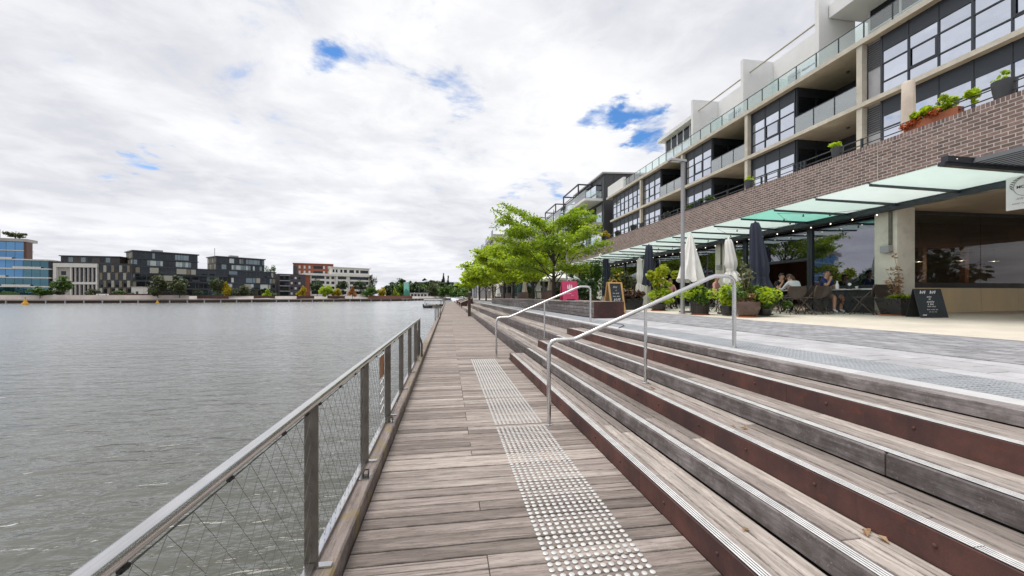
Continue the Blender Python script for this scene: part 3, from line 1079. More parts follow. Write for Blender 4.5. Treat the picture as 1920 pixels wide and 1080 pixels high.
# ================================================================== long timber seat
seat = thing('timber_bench', (4.75, 20, 0.9), label='long low timber slatted seat with rust steel end on the promenade', category='bench')
ps = random.Random(21)
for r in range(4):
    z0 = gz(4.3) + 0.03 + r * 0.113
    for (a, b) in run(11.52, 40, 2.4, 3.6):
        q = MB()
        q.cbox(4.30 + ps.uniform(-.004, .004), 4.36, a + .003, b - .003, z0, z0 + 0.099, 0.006)
        q.build('front_slat', MAT['beam'], seat)
for i in range(6):
    for (a, b) in run(11.52, 40, 2.6, 3.8):
        q = MB()
        q.cbox(4.285 + i * 0.156, 4.285 + i * 0.156 + 0.15, a + .003, b - .003, 1.352, 1.392 + ps.uniform(-.002, .002), 0.006)
        q.build('seat_slat', MAT['step'], seat)
q = MB()
q.box(4.37, 5.19, 11.53, 40, gz(4.4) - 0.01, 1.35)
q.build('seat_core', MAT['black'], seat)
q = MB()
q.hexa([(4.285, 11.488, gz(4.285)), (5.225, 11.488, gz(5.225)), (5.225, 11.510, gz(5.225)), (4.285, 11.510, gz(4.285)), (4.285, 11.488, 1.385), (5.225, 11.488, 1.385), (5.225, 11.51, 1.385), (4.285, 11.51, 1.385)])
q.build('end_plate', MAT['rust'], seat)

# ================================================================== the long apartment building on the right
apt = thing('apartment_building', (19, 20, 1.0), label='long apartment building with brown brick podium, concrete slabs and dark framed windows', category='building')
Y0, Y1 = -6.0, 45.6

# ---- brick parapet of the podium terrace
bw = MB()
bw.box(12.338, 12.56, Y0, Y1, 4.16, 6.02)
wall = bw.build('brick_parapet', MAT['mortar'], apt)
BL, BH, GAP = 0.240, 0.086, 0.019
br = random.Random(17)
st = MB()
st.box(0, 0.03, 0, BL - GAP, 0, BH - GAP)
brick_me = st.mesh(MAT['brick'], name='brick')
so = MB()
so.box(0, 0.26, 0, 0.067, 0, 0.108)
sold_me = so.mesh(MAT['brick'], name='brick')
rest = MB()
cells = []
zt = 5.917
yy = Y0
while yy < Y1 - 0.09:
    cells.append(('s', yy, zt))
    yy += 0.086
c = 0
z = zt - BH
while z > 4.17:
    yy = Y0 - (0.12 if c % 2 else 0.0)
    while yy < Y1 - BL:
        cells.append(('b', max(yy, Y0), z))
        yy += BL
    z -= BH
    c += 1
order = sorted(cells, key=lambda q: abs(q[1] - 6.75) if q[1] > 6.75 else 1e3 + abs(q[1]))
big = set(order[:300])
for q in cells:
    k, yy, z = q
    x = 12.3345 + br.uniform(-0.0012, 0.0008) - (0.002 if k == 's' else 0)
    if q in big:
        link_o = bpy.data.objects.new('brick', brick_me if k == 'b' else sold_me)
        COL.objects.link(link_o)
        link_o.parent = wall
        link_o.matrix_parent_inverse = wm(wall).inverted()
        link_o.location = (x, yy, z)
    elif k == 'b':
        rest.box(x, x + 0.03, yy, yy + BL - GAP, z, z + BH - GAP)
    else:
        rest.box(x, x + 0.26, yy, yy + 0.067, z, z + 0.108)
rest.build('far_bricks', MAT['brick_i'], wall, kind='stuff')
# expansion joint
q = MB()
for yj in (9.95, 17.25, 24.55, 31.85):
    q.box(12.322, 12.33, yj, yj + 0.016, 4.2, 5.9)
q.build('movement_joint', MAT['slab_edge'], wall)

# ---- terrace railing above the parapet
q = MB()
for z in (6.15, 6.33):
    q.tube([(12.46, Y0, z), (12.46, Y1, z)], 0.016, 6)
tr = q.build('terrace_rail', MAT['frame'], apt)
for k in range(26):
    yb = -5.5 + k * 2.0
    q = MB()
    for dy in ((0,) if k % 3 else (0, 0.14, 0.30, 0.44)):
        q.box(12.43, 12.49, yb + dy, yb + dy + 0.05, 6.03, 6.35)
    q.build('rail_post', MAT['frame'], tr)

# ---- podium: slab, soffit, columns, shopfront
q = MB()
q.box(12.58, 19.4, Y0, Y1, 4.40, 5.20)
q.build('terrace_slab', MAT['conc'], apt)
q = MB()
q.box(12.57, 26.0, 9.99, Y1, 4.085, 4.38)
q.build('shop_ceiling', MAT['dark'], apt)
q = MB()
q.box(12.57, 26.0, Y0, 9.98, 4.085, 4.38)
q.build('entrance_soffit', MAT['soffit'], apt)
for k in range(5):
    y = 9.65 + 7.3 * k
    q = MB()
    q.box(12.60, 13.20, y, y + 0.62, 0.95, 3.72)
    q.box(12.603, 13.197, y + 0.003, y + 0.617, 3.72, 3.726)
    q.box(12.60, 13.20, y, y + 0.62, 3.726, 4.084)
    c_ = q.build('column', MAT['conc'], apt)
    q = MB()
    q.box(12.555, 12.597, y + 0.12, y + 0.20, 3.02, 3.98)
    q.build('downpipe', MAT['steel_flat'], c_)
    q = MB()
    q.box(12.44, 12.598, y + 0.10, y + 0.34, 2.80, 3.00)
    q.build('wall_lamp', MAT['lamp_grey'], c_)
# back-of-shop volume
q = MB()
q.box(20.0, 20.2, 9.99, Y1, 0.9, 4.08)
q.build('shop_back_wall', MAT['timber_red'], apt)
def shop_bay(y0, y1, kind):
    """one framed bay of the shopfront"""
    f = MB()
    x = 12.90
    f.box(x - 0.05, x + 0.06, y0, y0 + 0.10, 1.02, 4.083)
    f.box(x - 0.05, x + 0.06, y1 - 0.10, y1, 1.02, 4.083)
    f.box(x - 0.05, x + 0.06, y0 + 0.10, y1 - 0.10, 4.00, 4.083)
    zs = 2.84 if kind == 'hung' else (1.80 if kind == 'sill' else 1.06)
    f.box(x - 0.05, x + 0.06, y0 + 0.10, y1 - 0.10, zs, zs + 0.10)
    fo = f.build('shop_frame', MAT['frame'], apt)
    g = MB()
    g.box(x, x + 0.012, y0 + 0.102, y1 - 0.102, zs + 0.102, 3.998)
    g.build('pane', MAT['glass_shop'], fo)
    if kind == 'sill':
        s = MB()
        s.box(x - 0.09, x + 0.05, y0 + 0.101, y1 - 0.101, 1.745, 1.795)
        s.build('sill', MAT['white'], fo)
        s = MB()
        s.box(x - 0.02, x + 0.05, y0 + 0.101, y1 - 0.101, 1.021, 1.743)
        s.build('spandrel_panel', MAT['dark'], fo)
    elif kind == 'full':
        s = MB()
        s.box(x - 0.02, x + 0.05, y0 + 0.101, y1 - 0.101, 1.021, 1.058)
        s.build('threshold', MAT['frame'], fo)


shop_bay(10.29, 12.72, 'sill')
shop_bay(12.73, 15.95, 'hung')
shop_bay(15.96, 16.94, 'full')
for k in range(1, 5):
    b = 9.65 + 7.3 * k + 0.63
    shop_bay(b, b + 3.3, 'full' if k % 2 else 'sill')
    shop_bay(b + 3.31, b + 6.67, 'hung' if k % 2 else 'full')

# entrance window wall facing the camera side
f = MB()
f.box(13.21, 19.0, 9.985, 10.03, 1.80, 1.95)
f.box(13.21, 19.0, 9.985, 10.03, 3.98, 4.083)
fo = f.build('entrance_frame', MAT['black'], apt)
for i in range(4):
    a = 13.215 + i * 1.445
    q = MB()
    q.box(a, a + 1.435, 9.99, 10.02, 1.0, 1.797)
    q.build('plywood_panel', MAT['ply'], fo)
q = MB()
q.box(13.21, 19.0, 9.975, 10.02, 0.9, 0.998)
q.build('skirting', MAT['black'], fo)
ent_glass = clear_glass('entrance_glass', (0.60, 0.62, 0.61), 0.0, 0.01)
for i in range(2):
    a = 13.22 + i * 2.88
    q = MB()
    q.box(a, a + 2.86, 10.0, 10.012, 1.952, 3.978)
    q.build('pane', ent_glass, fo)
# inside: timber bulkhead, posts, shelves of bottles, pendants
q = MB()
q.box(13.25, 19.9, 11.6, 11.75, 3.25, 4.08)
for x in (14.4, 16.2, 18.0):
    q.box(x, x + 0.16, 11.6, 11.76, 1.0, 3.25)
q.build('timber_bulkhead', MAT['timber_red'], apt)
q = MB()
q.box(13.6, 19.5, 12.3, 12.9, 1.0, 2.05)
q.build('bar_counter', MAT['timber_red'], apt)
for i, (x, z) in enumerate(((14.05, 2.60), (15.05, 2.66), (16.75, 2.72), (18.1, 2.72))):
    t = thing('pendant_lamp', (x, 10.9, 4.08), label=['leftmost glowing pendant lamp behind the entrance window', 'second glowing pendant lamp from the column behind the entrance window', 'third glowing pendant lamp behind the entrance window, under the white sign', 'rightmost pendant lamp behind the entrance window'][i], category='lamp', group='pendant lamps in the bar')
    q = MB()
    q.tube([(x, 10.9, 4.08), (x, 10.9, z + .12)], 0.006, 5)
    q.build('cord', MAT['black'], t)
    q = MB()
    q.lathe([(0.03, .12), (0.05, .10), (0.12, 0.02), (0.125, 0.0)], (x, 10.9, z), 14, capb=False)
    q.build('shade', MAT['dark'], t)
    q = MB()
    q.lathe([(0.0, -0.02), (0.035, 0.0), (0.045, 0.03), (0.03, .06)], (x, 10.9, z), 10)
    q.build('bulb', MAT['bulb'], t)
    ld = bpy.data.lights.new('pendant_light', 'POINT')
    ld.energy = 18
    ld.color = (1.0, 0.72, 0.45)
    ld.shadow_soft_size = 0.05
    lo = bpy.data.objects.new('pendant_light', ld)
    COL.objects.link(lo)
    lo.location = (x, 10.9, z - 0.08)
for i, (x, y) in enumerate(((14.2, 13.0), (14.3, 15.2), (13.9, 19.3), (13.9, 21.4), (13.6, 10.9))):
    q = MB()
    q.lathe([(0.07, 0), (0.07, 0.01)], (x, y, 4.073), 12)
    q.build('downlight', MAT['downlight'], apt)
    ld = bpy.data.lights.new('shop_downlight', 'SPOT')
    ld.energy = 60
    ld.spot_size = R(110)
    ld.color = (1.0, 0.85, 0.68)
    ld.shadow_soft_size = 0.07
    lo = bpy.data.objects.new('shop_downlight', ld)
    COL.objects.link(lo)
    lo.location = (x, y, 4.06)

# ---- glass canopy over the promenade
can = thing('glass_canopy', (11, 15, 4.1), label='frosted green glass canopy on dark steel arms over the cafe terrace', category='canopy')
q = MB()
q.box(12.36, 12.56, 3.0, 33.6, 3.985, 4.13)
q.build('gutter', MAT['frame'], can)
XO, ZO, ZI = 9.76, 4.18, 4.145
nb = 20
for k in range(nb):
    y = 6.67 + 1.41 * k
    q = MB()
    if k == 0:
        q.hexa([(XO - .02, y - .07, ZO - 0.03), (12.36, y - .07, ZI - 0.04), (12.36, y + .05, ZI - .04), (XO - .02, y + .05, ZO - .03), (XO - .02, y - .07, ZO + .03), (12.36, y - .07, ZI + .03), (12.36, y + .05, ZI + .03), (XO - .02, y + .05, ZO + .03)])
        q.hexa([(XO + .02, y - .10, ZO + 0.034), (12.36, y - .10, ZI + 0.034), (12.36, y + .02, ZI + .034), (XO + .02, y + .02, ZO + .034), (XO + .02, y - .10, ZO + .15), (12.36, y - .10, ZI + .15), (12.36, y + .02, ZI + .15), (XO + .02, y + .02, ZO + .15)])
    else:
        q.hexa([(XO + .03, y - .022, ZO - 0.055), (12.36, y - .022, ZI - 0.075), (12.36, y + .022, ZI - .075), (XO + .03, y + .022, ZO - .055), (XO + .03, y - .022, ZO - .006), (12.36, y - .022, ZI - .006), (12.36, y + .022, ZI - .006), (XO + .03, y + .022, ZO - .006)])
    a_ = q.build('arm', MAT['frame'], can)
    if k == 0:
        for x in (10.0, 10.75, 11.5):
            q = MB()
            q.lathe([(0.018, 0), (0.012, 0.012)], (0, 0, 0), 8)
            o = q.build('bolt', MAT['steel'], None)
            o.data.transform(Matrix.Translation((x, y - 0.10, ZO + 0.09)) @ Matrix.Rotation(R(90), 4, 'X'))
            o.parent = a_
            o.matrix_parent_inverse = wm(a_).inverted()
    else:
        q = MB()
        q.box(XO - .03, XO + .05, y - .03, y + .03, ZO + .0145, ZO + .03)
        q.build('glass_clip', MAT['frame'], a_)
    if k < nb - 1:
        q = MB()
        ya, yb = y + 0.004, y + 1.406
        q.hexa([(XO, ya, ZO), (12.36, ya, ZI), (12.36, yb, ZI), (XO, yb, ZO), (XO, ya, ZO + .014), (12.36, ya, ZI + .014), (12.36, yb, ZI + .014), (XO, yb, ZO + .014)])
        q.build('glass_panel', MAT['canopy2'] if k == 3 else MAT['canopy'], can)
# louvre section beyond the first arm
q = MB()
q.box(9.9, 12.36, 3.0, 3.12, 4.2, 4.36)
q.build('arm', MAT['frame'], can)
for i in range(14):
    x = 10.35 + i * 0.145
    q = MB()
    q.hexa([(x, 3.13, 4.20), (x + .03, 3.13, 4.19), (x + .03, 6.56, 4.19), (x, 6.56, 4.20), (x + .07, 3.13, 4.30), (x + .10, 3.13, 4.29), (x + .10, 6.56, 4.29), (x + .07, 6.56, 4.30)])
    q.build('louvre', MAT['frame'], can)
q = MB()
q.box(12.30, 12.328, Y0, 6.55, 4.36, 4.46)
q.build('flashing', MAT['lamp_grey'], can)

# ---- festoon lights
fes = thing('festoon_lights', (12.3, 15, 3.95), label='string of small globe lights along the canopy gutter', category='string lights')
pts = []
bulbs = []
yy = 9.6
while yy < 32:
    pts.append((12.30, yy, 3.985))
    pts.append((12.30, yy + 0.36, 3.955))
    bulbs.append((12.30, yy + 0.36, 3.955))
    yy += 0.72
q = MB()
q.tube(pts, 0.006, 4, False)
q.build('cable', MAT['black'], fes)
bm_ = MB()
bm_.lathe([(0.012, 0.0), (0.012, -0.03)], n=6)
sock_me = bm_.mesh(MAT['black'], name='socket')
bm_ = MB()
bm_.lathe([(0.006, -0.03), (0.018, -0.045), (0.020, -0.058), (0.011, -0.072), (0.0, -0.075)], n=8, capt=False)
bulb_me = bm_.mesh(MAT['bulb'], True, 'bulb')
for p in bulbs:
    s = sub('bulb', bulb_me, fes, loc=Vector(p) - fes.location)
    sub('socket', sock_me, s)
fes2 = thing('festoon_lights', (11, 15, 4.05), label='zigzag string of unlit globe lights crossing below the canopy glass', category='string lights')
bm_ = MB()
bm_.lathe([(0.010, 0.0), (0.012, -0.03), (0.028, -0.055), (0.026, -0.075), (0.0, -0.09)], n=8, capt=False)
dull_me = bm_.mesh(MAT['pot_grey'], True, 'bulb')
pts = []
yy = 9.6
k = 0
while yy < 30:
    x = 10.0 if k % 2 else 12.2
    pts.append((x, yy, 4.09))
    yy += 1.41
    k += 1
cab = []
for a, b in zip(pts[:-1], pts[1:]):
    for i in range(4):
        w_ = i / 4
        p = (a[0] + (b[0] - a[0]) * w_, a[1] + (b[1] - a[1]) * w_, 4.09 - 0.10 * math.sin(math.pi * w_))
        cab.append(p)
        if i:
            sub('bulb', dull_me, fes2, loc=Vector(p) - fes2.location)
q = MB()
q.tube(cab, 0.005, 4, False)
q.build('cable', MAT['black'], fes2)

# ---- hanging sign near the entrance
hs = thing('hanging_sign', (12.0, 6.2, 3.4), label='white hanging board with thin circle emblem below the canopy', category='sign')
q = MB()
q.box(12.0, 12.03, 5.35, 7.03, 3.395, 4.10)
q.build('board', M('white_sign_panel', (0.86, 0.87, 0.90), 0.4, var=0.03), hs)
q = MB()
cy_, cz_ = 6.70, 3.86
ring = [(11.996, cy_ + 0.21 * math.cos(a), cz_ + 0.20 * math.sin(a)) for a in [R(-200 + i * 8) for i in range(46)]]
q.tube(ring, 0.0045, 4)
q.build('emblem_ring', MAT['lamp_grey'], hs)
q = MB()
for i in range(7):
    a = R(115 + i * 11)
    p = Vector((11.996, cy_ - 0.245 * math.cos(a), cz_ + 0.225 * math.sin(a)))
    d = Vector((0, math.cos(a + 0.9) * .045, math.sin(a + 0.9) * .05))
    q.tube([p - d, p, p + d], [0.002, 0.010, 0.002], 5)
q.build('leaf_sprig', MAT['dark'], hs)


def lettering(text, parent, origin, ux, uz, h, mat, name='lettering', align='LEFT', depth=0.002, bold=0.0):
    """flat raised lettering laid on a plane; ux runs along the line of text, uz is up"""
    cu = bpy.data.curves.new(name, 'FONT')
    cu.body = text
    cu.size = h
    cu.align_x = align
    cu.extrude = depth
    cu.offset = bold
    cu.resolution_u = 2
    tmp = bpy.data.objects.new('tmp_text', cu)
    COL.objects.link(tmp)
    dg = bpy.context.evaluated_depsgraph_get()
    me = bpy.data.meshes.new_from_object(tmp.evaluated_get(dg))
    bpy.data.objects.remove(tmp)
    bpy.data.curves.remove(cu)
    ux = Vector(ux).normalized()
    uz = Vector(uz).normalized()
    n = ux.cross(uz)
    mtx = Matrix(((ux.x, uz.x, n.x, origin[0]), (ux.y, uz.y, n.y, origin[1]), (ux.z, uz.z, n.z, origin[2]), (0, 0, 0, 1)))
    me.transform(mtx)
    me.materials.clear()
    me.materials.append(mat)
    return link(name, me, parent)


def scrawl(spec, parent, origin, ux, uz, h, mat, seed=1, name='lettering', thick=0.075):
    """a line of writing too small to read in the photograph: rows of short letter strokes, one run per word"""
    rg = random.Random(seed)
    ux = Vector(ux).normalized()
    uz = Vector(uz).normalized()
    o = Vector(origin)
    q = MB()
    x = 0.0
    for n in spec:
        pts = []
        for k in range(n):
            for zz in (0.0, rg.uniform(0.55, 0.75)):
                pts.append(o + ux * x + uz * (h * zz))
                x += h * rg.uniform(0.20, 0.30)
        q.tube(pts, h * thick, 4)
        x += h * 0.35
    return q.build(name, mat, parent)


lettering('MOOR', hs, (11.997, 6.865, 3.835), (0, -1, 0), (0, 0, 1), 0.085, MAT['dark'], bold=0.001)
scrawl((4, 3), hs, (11.997, 6.86, 3.60), (0, -1, 0), (0, 0, 1), 0.055, MAT['lamp_grey'], 2)
scrawl((5, 2, 4), hs, (11.997, 6.93, 3.50), (0, -1, 0), (0, 0, 1), 0.05, MAT['lamp_grey'], 3)

# ---- upper storeys
XE, XG = 19.0, 19.35
S1, S2 = 10.36, 13.28


def slab(name, x0, x1, y0, y1, z0, z1):
    q = MB()
    q.box(x0 + .002, x1, y0, y1, z0, z0 + 0.004)
    s = q.build(name, MAT['soffit'], apt)
    q = MB()
    q.box(x0, x1, y0, y1, z0 + 0.0042, z1)
    q.build('slab_edge', MAT['slab_edge'], s)
    return s


slab('floor_slab', XE, 27, Y0, Y1, S1, S1 + 0.20)
slab('floor_slab', XE, 27, Y0, Y1 + 1.2, S2, S2 + 0.24)
COLY = [1.62, 8.92, 16.22, 23.52, 30.82, 38.12]
for y in COLY:
    q = MB()
    q.box(XE + 0.06, XE + 0.34, y - 0.12, y + 0.14, 5.2, S1 - 0.001)
    q.box(XE + 0.06, XE + 0.34, y - 0.12, y + 0.14, S1 + 0.201, S2 - 0.001)
    q.build('column', MAT['slab_edge'], apt)

pane_cache = {}
wr = random.Random(23)


def glazing(ys, level, grille=False):
    """window wall between the given mullion positions"""
    z0, zt = (5.2, S1) if level == 1 else (S1 + 0.20, S2)
    tz = [zt - 2.70, zt - 2.10, zt - 1.28, zt - 0.70]
    f = MB()
    for i, y in enumerate(ys):
        w = 0.075 if i in (0, len(ys) - 1) or i % 3 == 0 else 0.045
        f.box(XG - 0.05, XG + 0.06, y - w / 2, y + w / 2, z0, zt - 0.002)
    for a, b, i in zip(ys[:-1], ys[1:], range(99)):
        for k, z in enumerate(tz):
            f.box(XG - 0.045, XG + 0.055, a + 0.023, b - 0.023, z - 0.025, z + 0.025)
        f.box(XG - 0.03, XG + 0.05, a + 0.023, b - 0.023, tz[3] + 0.026, zt - 0.003)
        if i % 3 == 1:     # opening sash with a heavier frame
            f.box(XG - 0.055, XG - 0.045, a + 0.03, a + 0.10, tz[1], tz[2])
            f.box(XG - 0.055, XG - 0.045, b - 0.10, b - 0.03, tz[1], tz[2])
            f.box(XG - 0.055, XG - 0.045, a + 0.10, b - 0.10, tz[1] + .026, tz[1] + 0.085)
    fo = f.build('window_wall', MAT['frame'], apt)
    rows_ = ([(z0, tz[0])] if level == 1 else []) + [(tz[0], tz[1]), (tz[1], tz[2]), (tz[2], tz[3])]
    for i, (a, b) in enumerate(zip(ys[:-1], ys[1:])):
        for (p, r) in rows_:
            q = MB()
            tl = wr.uniform(-0.004, 0.004)
            q.hexa([(XG + tl, a + .02, p), (XG + .01 + tl, a + .02, p), (XG + .01 - tl, b - .02, p), (XG - tl, b - .02, p), (XG + tl, a + .02, r), (XG + .01 + tl, a + .02, r), (XG + .01 - tl, b - .02, r), (XG - tl, b - .02, r)])
            q.build('pane', MAT['glass_up'], fo)
    if grille:
        q = MB()
        a, b = ys[-1] + 0.05, ys[-1] + 0.60
        for k in range(12):
            z = tz[2] + k * 0.10
            q.box(XG - 0.03, XG, a, b, z, z + 0.06)
        q.build('louvre_grille', MAT['dark'], fo)
        q = MB()
        q.box(XG + .001, XG + 0.03, a, b, z0, zt - 0.004)
        q.build('grey_panel', MAT['lamp_grey'], fo)


for lev in (1, 2):
    glazing([1.9 + i * 1.0 for i in range(7)], lev)
    glazing([9.02 + i * 1.07 for i in range(7)], lev, True)
    for y in (16.22, 23.52, 30.82):
        glazing([y + 3.85 + i * 1.09 for i in range(4)], lev)
        # recessed balcony: return wall, rear glazing
        z0, zt = (5.2, S1) if lev == 1 else (S1 + 0.20, S2)
        f = MB()
        for x in (XG, XG + 1.2, XG + 2.4):
            f.box(x, x + 0.10, y + 3.72, y + 3.80, z0, zt - .002)
        f.box(XG + .101, XG + 2.4, y + 3.73, y + 3.79, zt - 0.5, zt - .003)
        f.box(XG + .101, XG + 2.4, y + 3.73, y + 3.79, zt - 1.5, zt - 1.4)
        fr = f.build('return_frame', MAT['frame'], apt)
        q = MB()
        q.box(XG + .10, XG + 2.45, y + 3.75, y + 3.765, z0, zt - .004)
        q.build('pane', MAT['glass_dark'], fr)
        q = MB()
        q.box(XG + 2.5, XG + 2.6, y + 0.0, y + 3.8, z0, zt - .002)
        q.build('balcony_back', MAT['dark'], apt)
        q = MB()
        q.box(XG + .3, XG + 2.5, y - 0.10, y + 0.12, z0, zt - .002)
        q.build('party_wall', MAT['dark'], apt)
        q = MB()
        q.lathe([(0.09, 0), (0.06, -0.08)], (XE + 1.6, y + 1.9, zt - .002), 10)
        q.build('ceiling_light', MAT['pot_grey'], apt)
    glazing([38.3 + i * 1.03 for i in range(8)], lev)


def glass_rail(x, y0, y1, z, h=1.0, step=1.25, name='glass_balustrade', parent=None, gm='glass_clear'):
    f = MB()
    f.box(x - 0.02, x + 0.02, y0, y1, z + h - 0.03, z + h)
    n = max(1, round((y1 - y0) / step))
    for i in range(n + 1):
        y = y0 + (y1 - y0) * i / n
        f.box(x - 0.022, x + 0.022, y - 0.022, y + 0.022, z, z + h - 0.031)
    fo = f.build(name, MAT['frame'], parent or apt)
    for i in range(n):
        a, b = y0 + (y1 - y0) * i / n, y0 + (y1 - y0) * (i + 1) / n
        q = MB()
        q.box(x - 0.006, x + 0.006, a + 0.03, b - 0.03, z + 0.06, z + h - 0.04)
        q.build('pane', MAT[gm], fo)


for y in (16.22, 23.52, 30.82):
    glass_rail(XE + 0.18, y + 0.16, y + 3.7, S1 + 0.20, 1.0, gm='glass_balc')
PZ = S2 + 0.24
glass_rail(XE + 0.42, Y0 + 1, Y1 + 0.8, PZ, 1.02)

# ---- penthouses: white blade walls, rear walls, rails between them
PT = 17.6
BW = [18.95, 24.6, 30.3]
for y in BW:
    q = MB()
    q.box(19.72, 22.0, y, y + 0.25, PZ, PT)
    q.build('blade_wall', MAT['white'], apt)
q = MB()
q.box(22.0, 22.25, 19.2, 30.3, PZ, PT - 0.02)
q.build('rear_wall', MAT['white'], apt)
for a, b in ((19.2, 24.6), (24.85, 30.3)):
    f = MB()
    f.box(21.93, 21.99, a + 1.0, a + 4.2, PZ, PZ + 2.5)
    w_ = f.build('terrace_door', MAT['white'], apt)
    for i in range(3):
        q = MB()
        q.box(21.915, 21.928, a + 1.08 + i * 1.04, a + 2.02 + i * 1.04, PZ + 0.1, PZ + 2.4)
        q.build('pane', MAT['glass_up'], w_)
    q = MB()
    q.tube([(20.25, a - 0.2, 16.75), (20.25, b + 0.45, 16.75)], 0.055, 10)
    q.build('tie_rail', MAT['slab_edge'], apt, True)
    q = MB()
    q.box(19.9, 21.9, (a + b) / 2 + 0.6, (a + b) / 2 + 0.62, PZ, PZ + 1.7)
    q.build('privacy_screen', MAT['glass_clear'], apt)
# near penthouse with overhanging roof
q = MB()
q.box(20.3, 27, -5, 18.9, 16.55, 17.25)
q.build('roof_overhang', MAT['white'], apt)
f = MB()
for i in range(14):
    y = 18.1 - i * 1.5
    f.box(21.9, 22.0, y, y + 0.09, PZ, 16.55)
f.box(21.92, 21.99, -3, 18.1, PZ + 1.9, PZ + 1.98)
w_ = f.build('penthouse_glazing', MAT['white'], apt)
for i in range(13):
    y = 16.7 - i * 1.5
    q = MB()
    q.box(21.95, 21.96, y, y + 1.40, PZ, PZ + 1.9)
    q.build('pane', MAT['glass_up'], w_)
    q = MB()
    q.box(21.95, 21.96, y, y + 1.40, PZ + 1.98, 16.54)
    q.build('pane', MAT['glass_dark'], w_)
# far penthouse under a thin flat roof
q = MB()
q.box(20.5, 27, 30.56, 37.4, 16.72, 17.05)
q.build('flat_roof', MAT['white'], apt)
q = MB()
q.box(21.0, 27, 30.56, 36.8, PZ, 16.10)
q.build('penthouse_wall', MAT['white'], apt)
f = MB()
f.box(21.0, 21.2, 30.56, 36.8, 16.102, 16.718)
w_ = f.build('clerestory', MAT['white'], apt)
for i in range(6):
    q = MB()
    q.box(20.985, 20.998, 30.8 + i * 1.0, 31.6 + i * 1.0, 15.45, 16.62)
    q.build('pane', MAT['glass_dark'], w_)
for i in range(3):
    q = MB()
    q.box(20.985, 20.998, 31.0 + i * 1.9, 32.5 + i * 1.9, PZ + 0.1, PZ + 1.7)
    q.build('pane', MAT['glass_up'], w_)
q = MB()
q.box(24.0, 27.0, Y0, 30, PZ, 17.4)
q.build('core_wall', MAT['white'], apt)
q = MB()
q.box(22.3, 27, Y0, Y1, 5.2, S2 - .01)
q.build('rear_block', MAT['dark'], apt)
# white upstand wall at the far end of the roof terrace
q = MB()
q.box(19.2, 19.5, 42.4, Y1 + 1.2, PZ + .001, PZ + 1.3)
q.build('end_parapet', MAT['white'], apt)

# ---- dark neighbouring building further along
nb2 = thing('dark_apartment_block', (22, 60, 1), label='charcoal clad apartment block with steel pergola frames beyond the brick podium building', category='building')
q = MB()
q.box(19.3, 34, 48.2, 104, 1.0, 16.9)
q.build('cladding', MAT['dark'], nb2)
q = MB()
q.prism([(19.0, 16.9), (34, 17.3), (34, 17.5), (19.0, 17.08)], 48.0, 60)
q.build('roof', MAT['lamp_grey'], nb2)
for i in range(9):
    q = MB()
    q.box(19.32 + i * 1.2, 19.36 + i * 1.2, 48.17, 48.2, 4, 16.8)
    q.build('cladding_seam', MAT['frame'], nb2)
for lev, z in enumerate((4.6, 7.6, 10.6, 13.6)):
    for k in range(5):
        a = 48.6 + k * 11
        q = MB()
        q.box(16.9, 19.28, a, a + 8.5, z, z + 0.30)
        s_ = q.build('balcony', MAT['white'] if lev % 2 else MAT['slab_edge'], nb2)
        q = MB()
        q.box(16.95, 16.97, a + .1, a + 8.4, z + 0.31, z + 1.25)
        q.build('glass_front', MAT['glass_clear'], s_)
        q = MB()
        q.box(16.95, 19.27, a + .06, a + .08, z + 0.31, z + 1.25)
        q.build('glass_side', MAT['glass_clear'], s_)
        for i in range(4):
            q = MB()
            q.box(19.27, 19.295, a + .4 + i * 2.0, a + 2.2 + i * 2.0, z + 0.32, z + 2.6)
            q.build('window', MAT['glass_up'] if (i + k + lev) % 3 else MAT['glass_dark'], nb2)
for k in range(3):
    a = 52 + k * 11.5
    q = MB()
    x0, x1 = 17.2, 19.2
    for y in (a, a + 7):
        q.bar((x0, y, 13.9), (x0, y, 16.5), 0.16, 0.16)
        q.bar((x0, y, 16.5), (x1, y, 16.5), 0.16, 0.16)
    q.bar((x0, a, 16.5), (x0, a + 7, 16.5), 0.16, 0.16)
    q.bar((x0, a, 15.4), (x0, a + 7, 15.4), 0.08, 0.08)
    q.bar((x1 - .1, a, 16.5), (x1 - .1, a + 7, 16.5), 0.16, 0.16)
    q.build('pergola_frame', MAT['frame'], nb2)
# podium of the neighbour with shops
pod = thing('shop_podium', (13, 70, 1), label='low row of dark shopfronts with pale fascia behind the promenade trees', category='building')
q = MB()
q.box(13.0, 19.2, 47, 118, 1.0, 4.2)
q.build('shop_wall', MAT['dark'], pod)
q = MB()
q.box(11.2, 19.25, 46.8, 118, 4.201, 4.55)
q.build('fascia', MAT['slab_edge'], pod)
for k in range(10):
    q = MB()
    q.box(12.97, 12.995, 48 + k * 7, 53.5 + k * 7, 1.3, 3.8)
    q.build('shop_window', MAT['glass_dark'], pod)
# far buildings at the end of the promenade
fb = thing('far_apartment_tower', (16, 125, 1), label='pale distant apartment block behind the row of lime green trees', category='building')
q = MB()
q.box(12.5, 30, 112, 175, 1.0, 19)
q.build('wall', MAT['slab_edge'], fb)
for lev in range(6):
    q = MB()
    q.box(11.6, 12.49, 112.2, 174, 3.4 + lev * 2.9, 3.6 + lev * 2.9)
    q.build('balcony', MAT['white'], fb)
    for k in range(10):
        q = MB()
        q.box(12.46, 12.495, 113 + k * 6.1, 117 + k * 6.1, 4.0 + lev * 2.9, 5.9 + lev * 2.9)
        q.build('window', MAT['glass_dark'] if (k + lev) % 3 else MAT['glass_up'], fb)
fb2 = thing('steel_framed_block', (8, 118, 1), label='distant block under dark steel framework at the far left end of the trees', category='building')
q = MB()
q.box(9.5, 12.4, 120, 160, 1.0, 14.5)
q.build('wall', MAT['lamp_grey'], fb2)
q = MB()
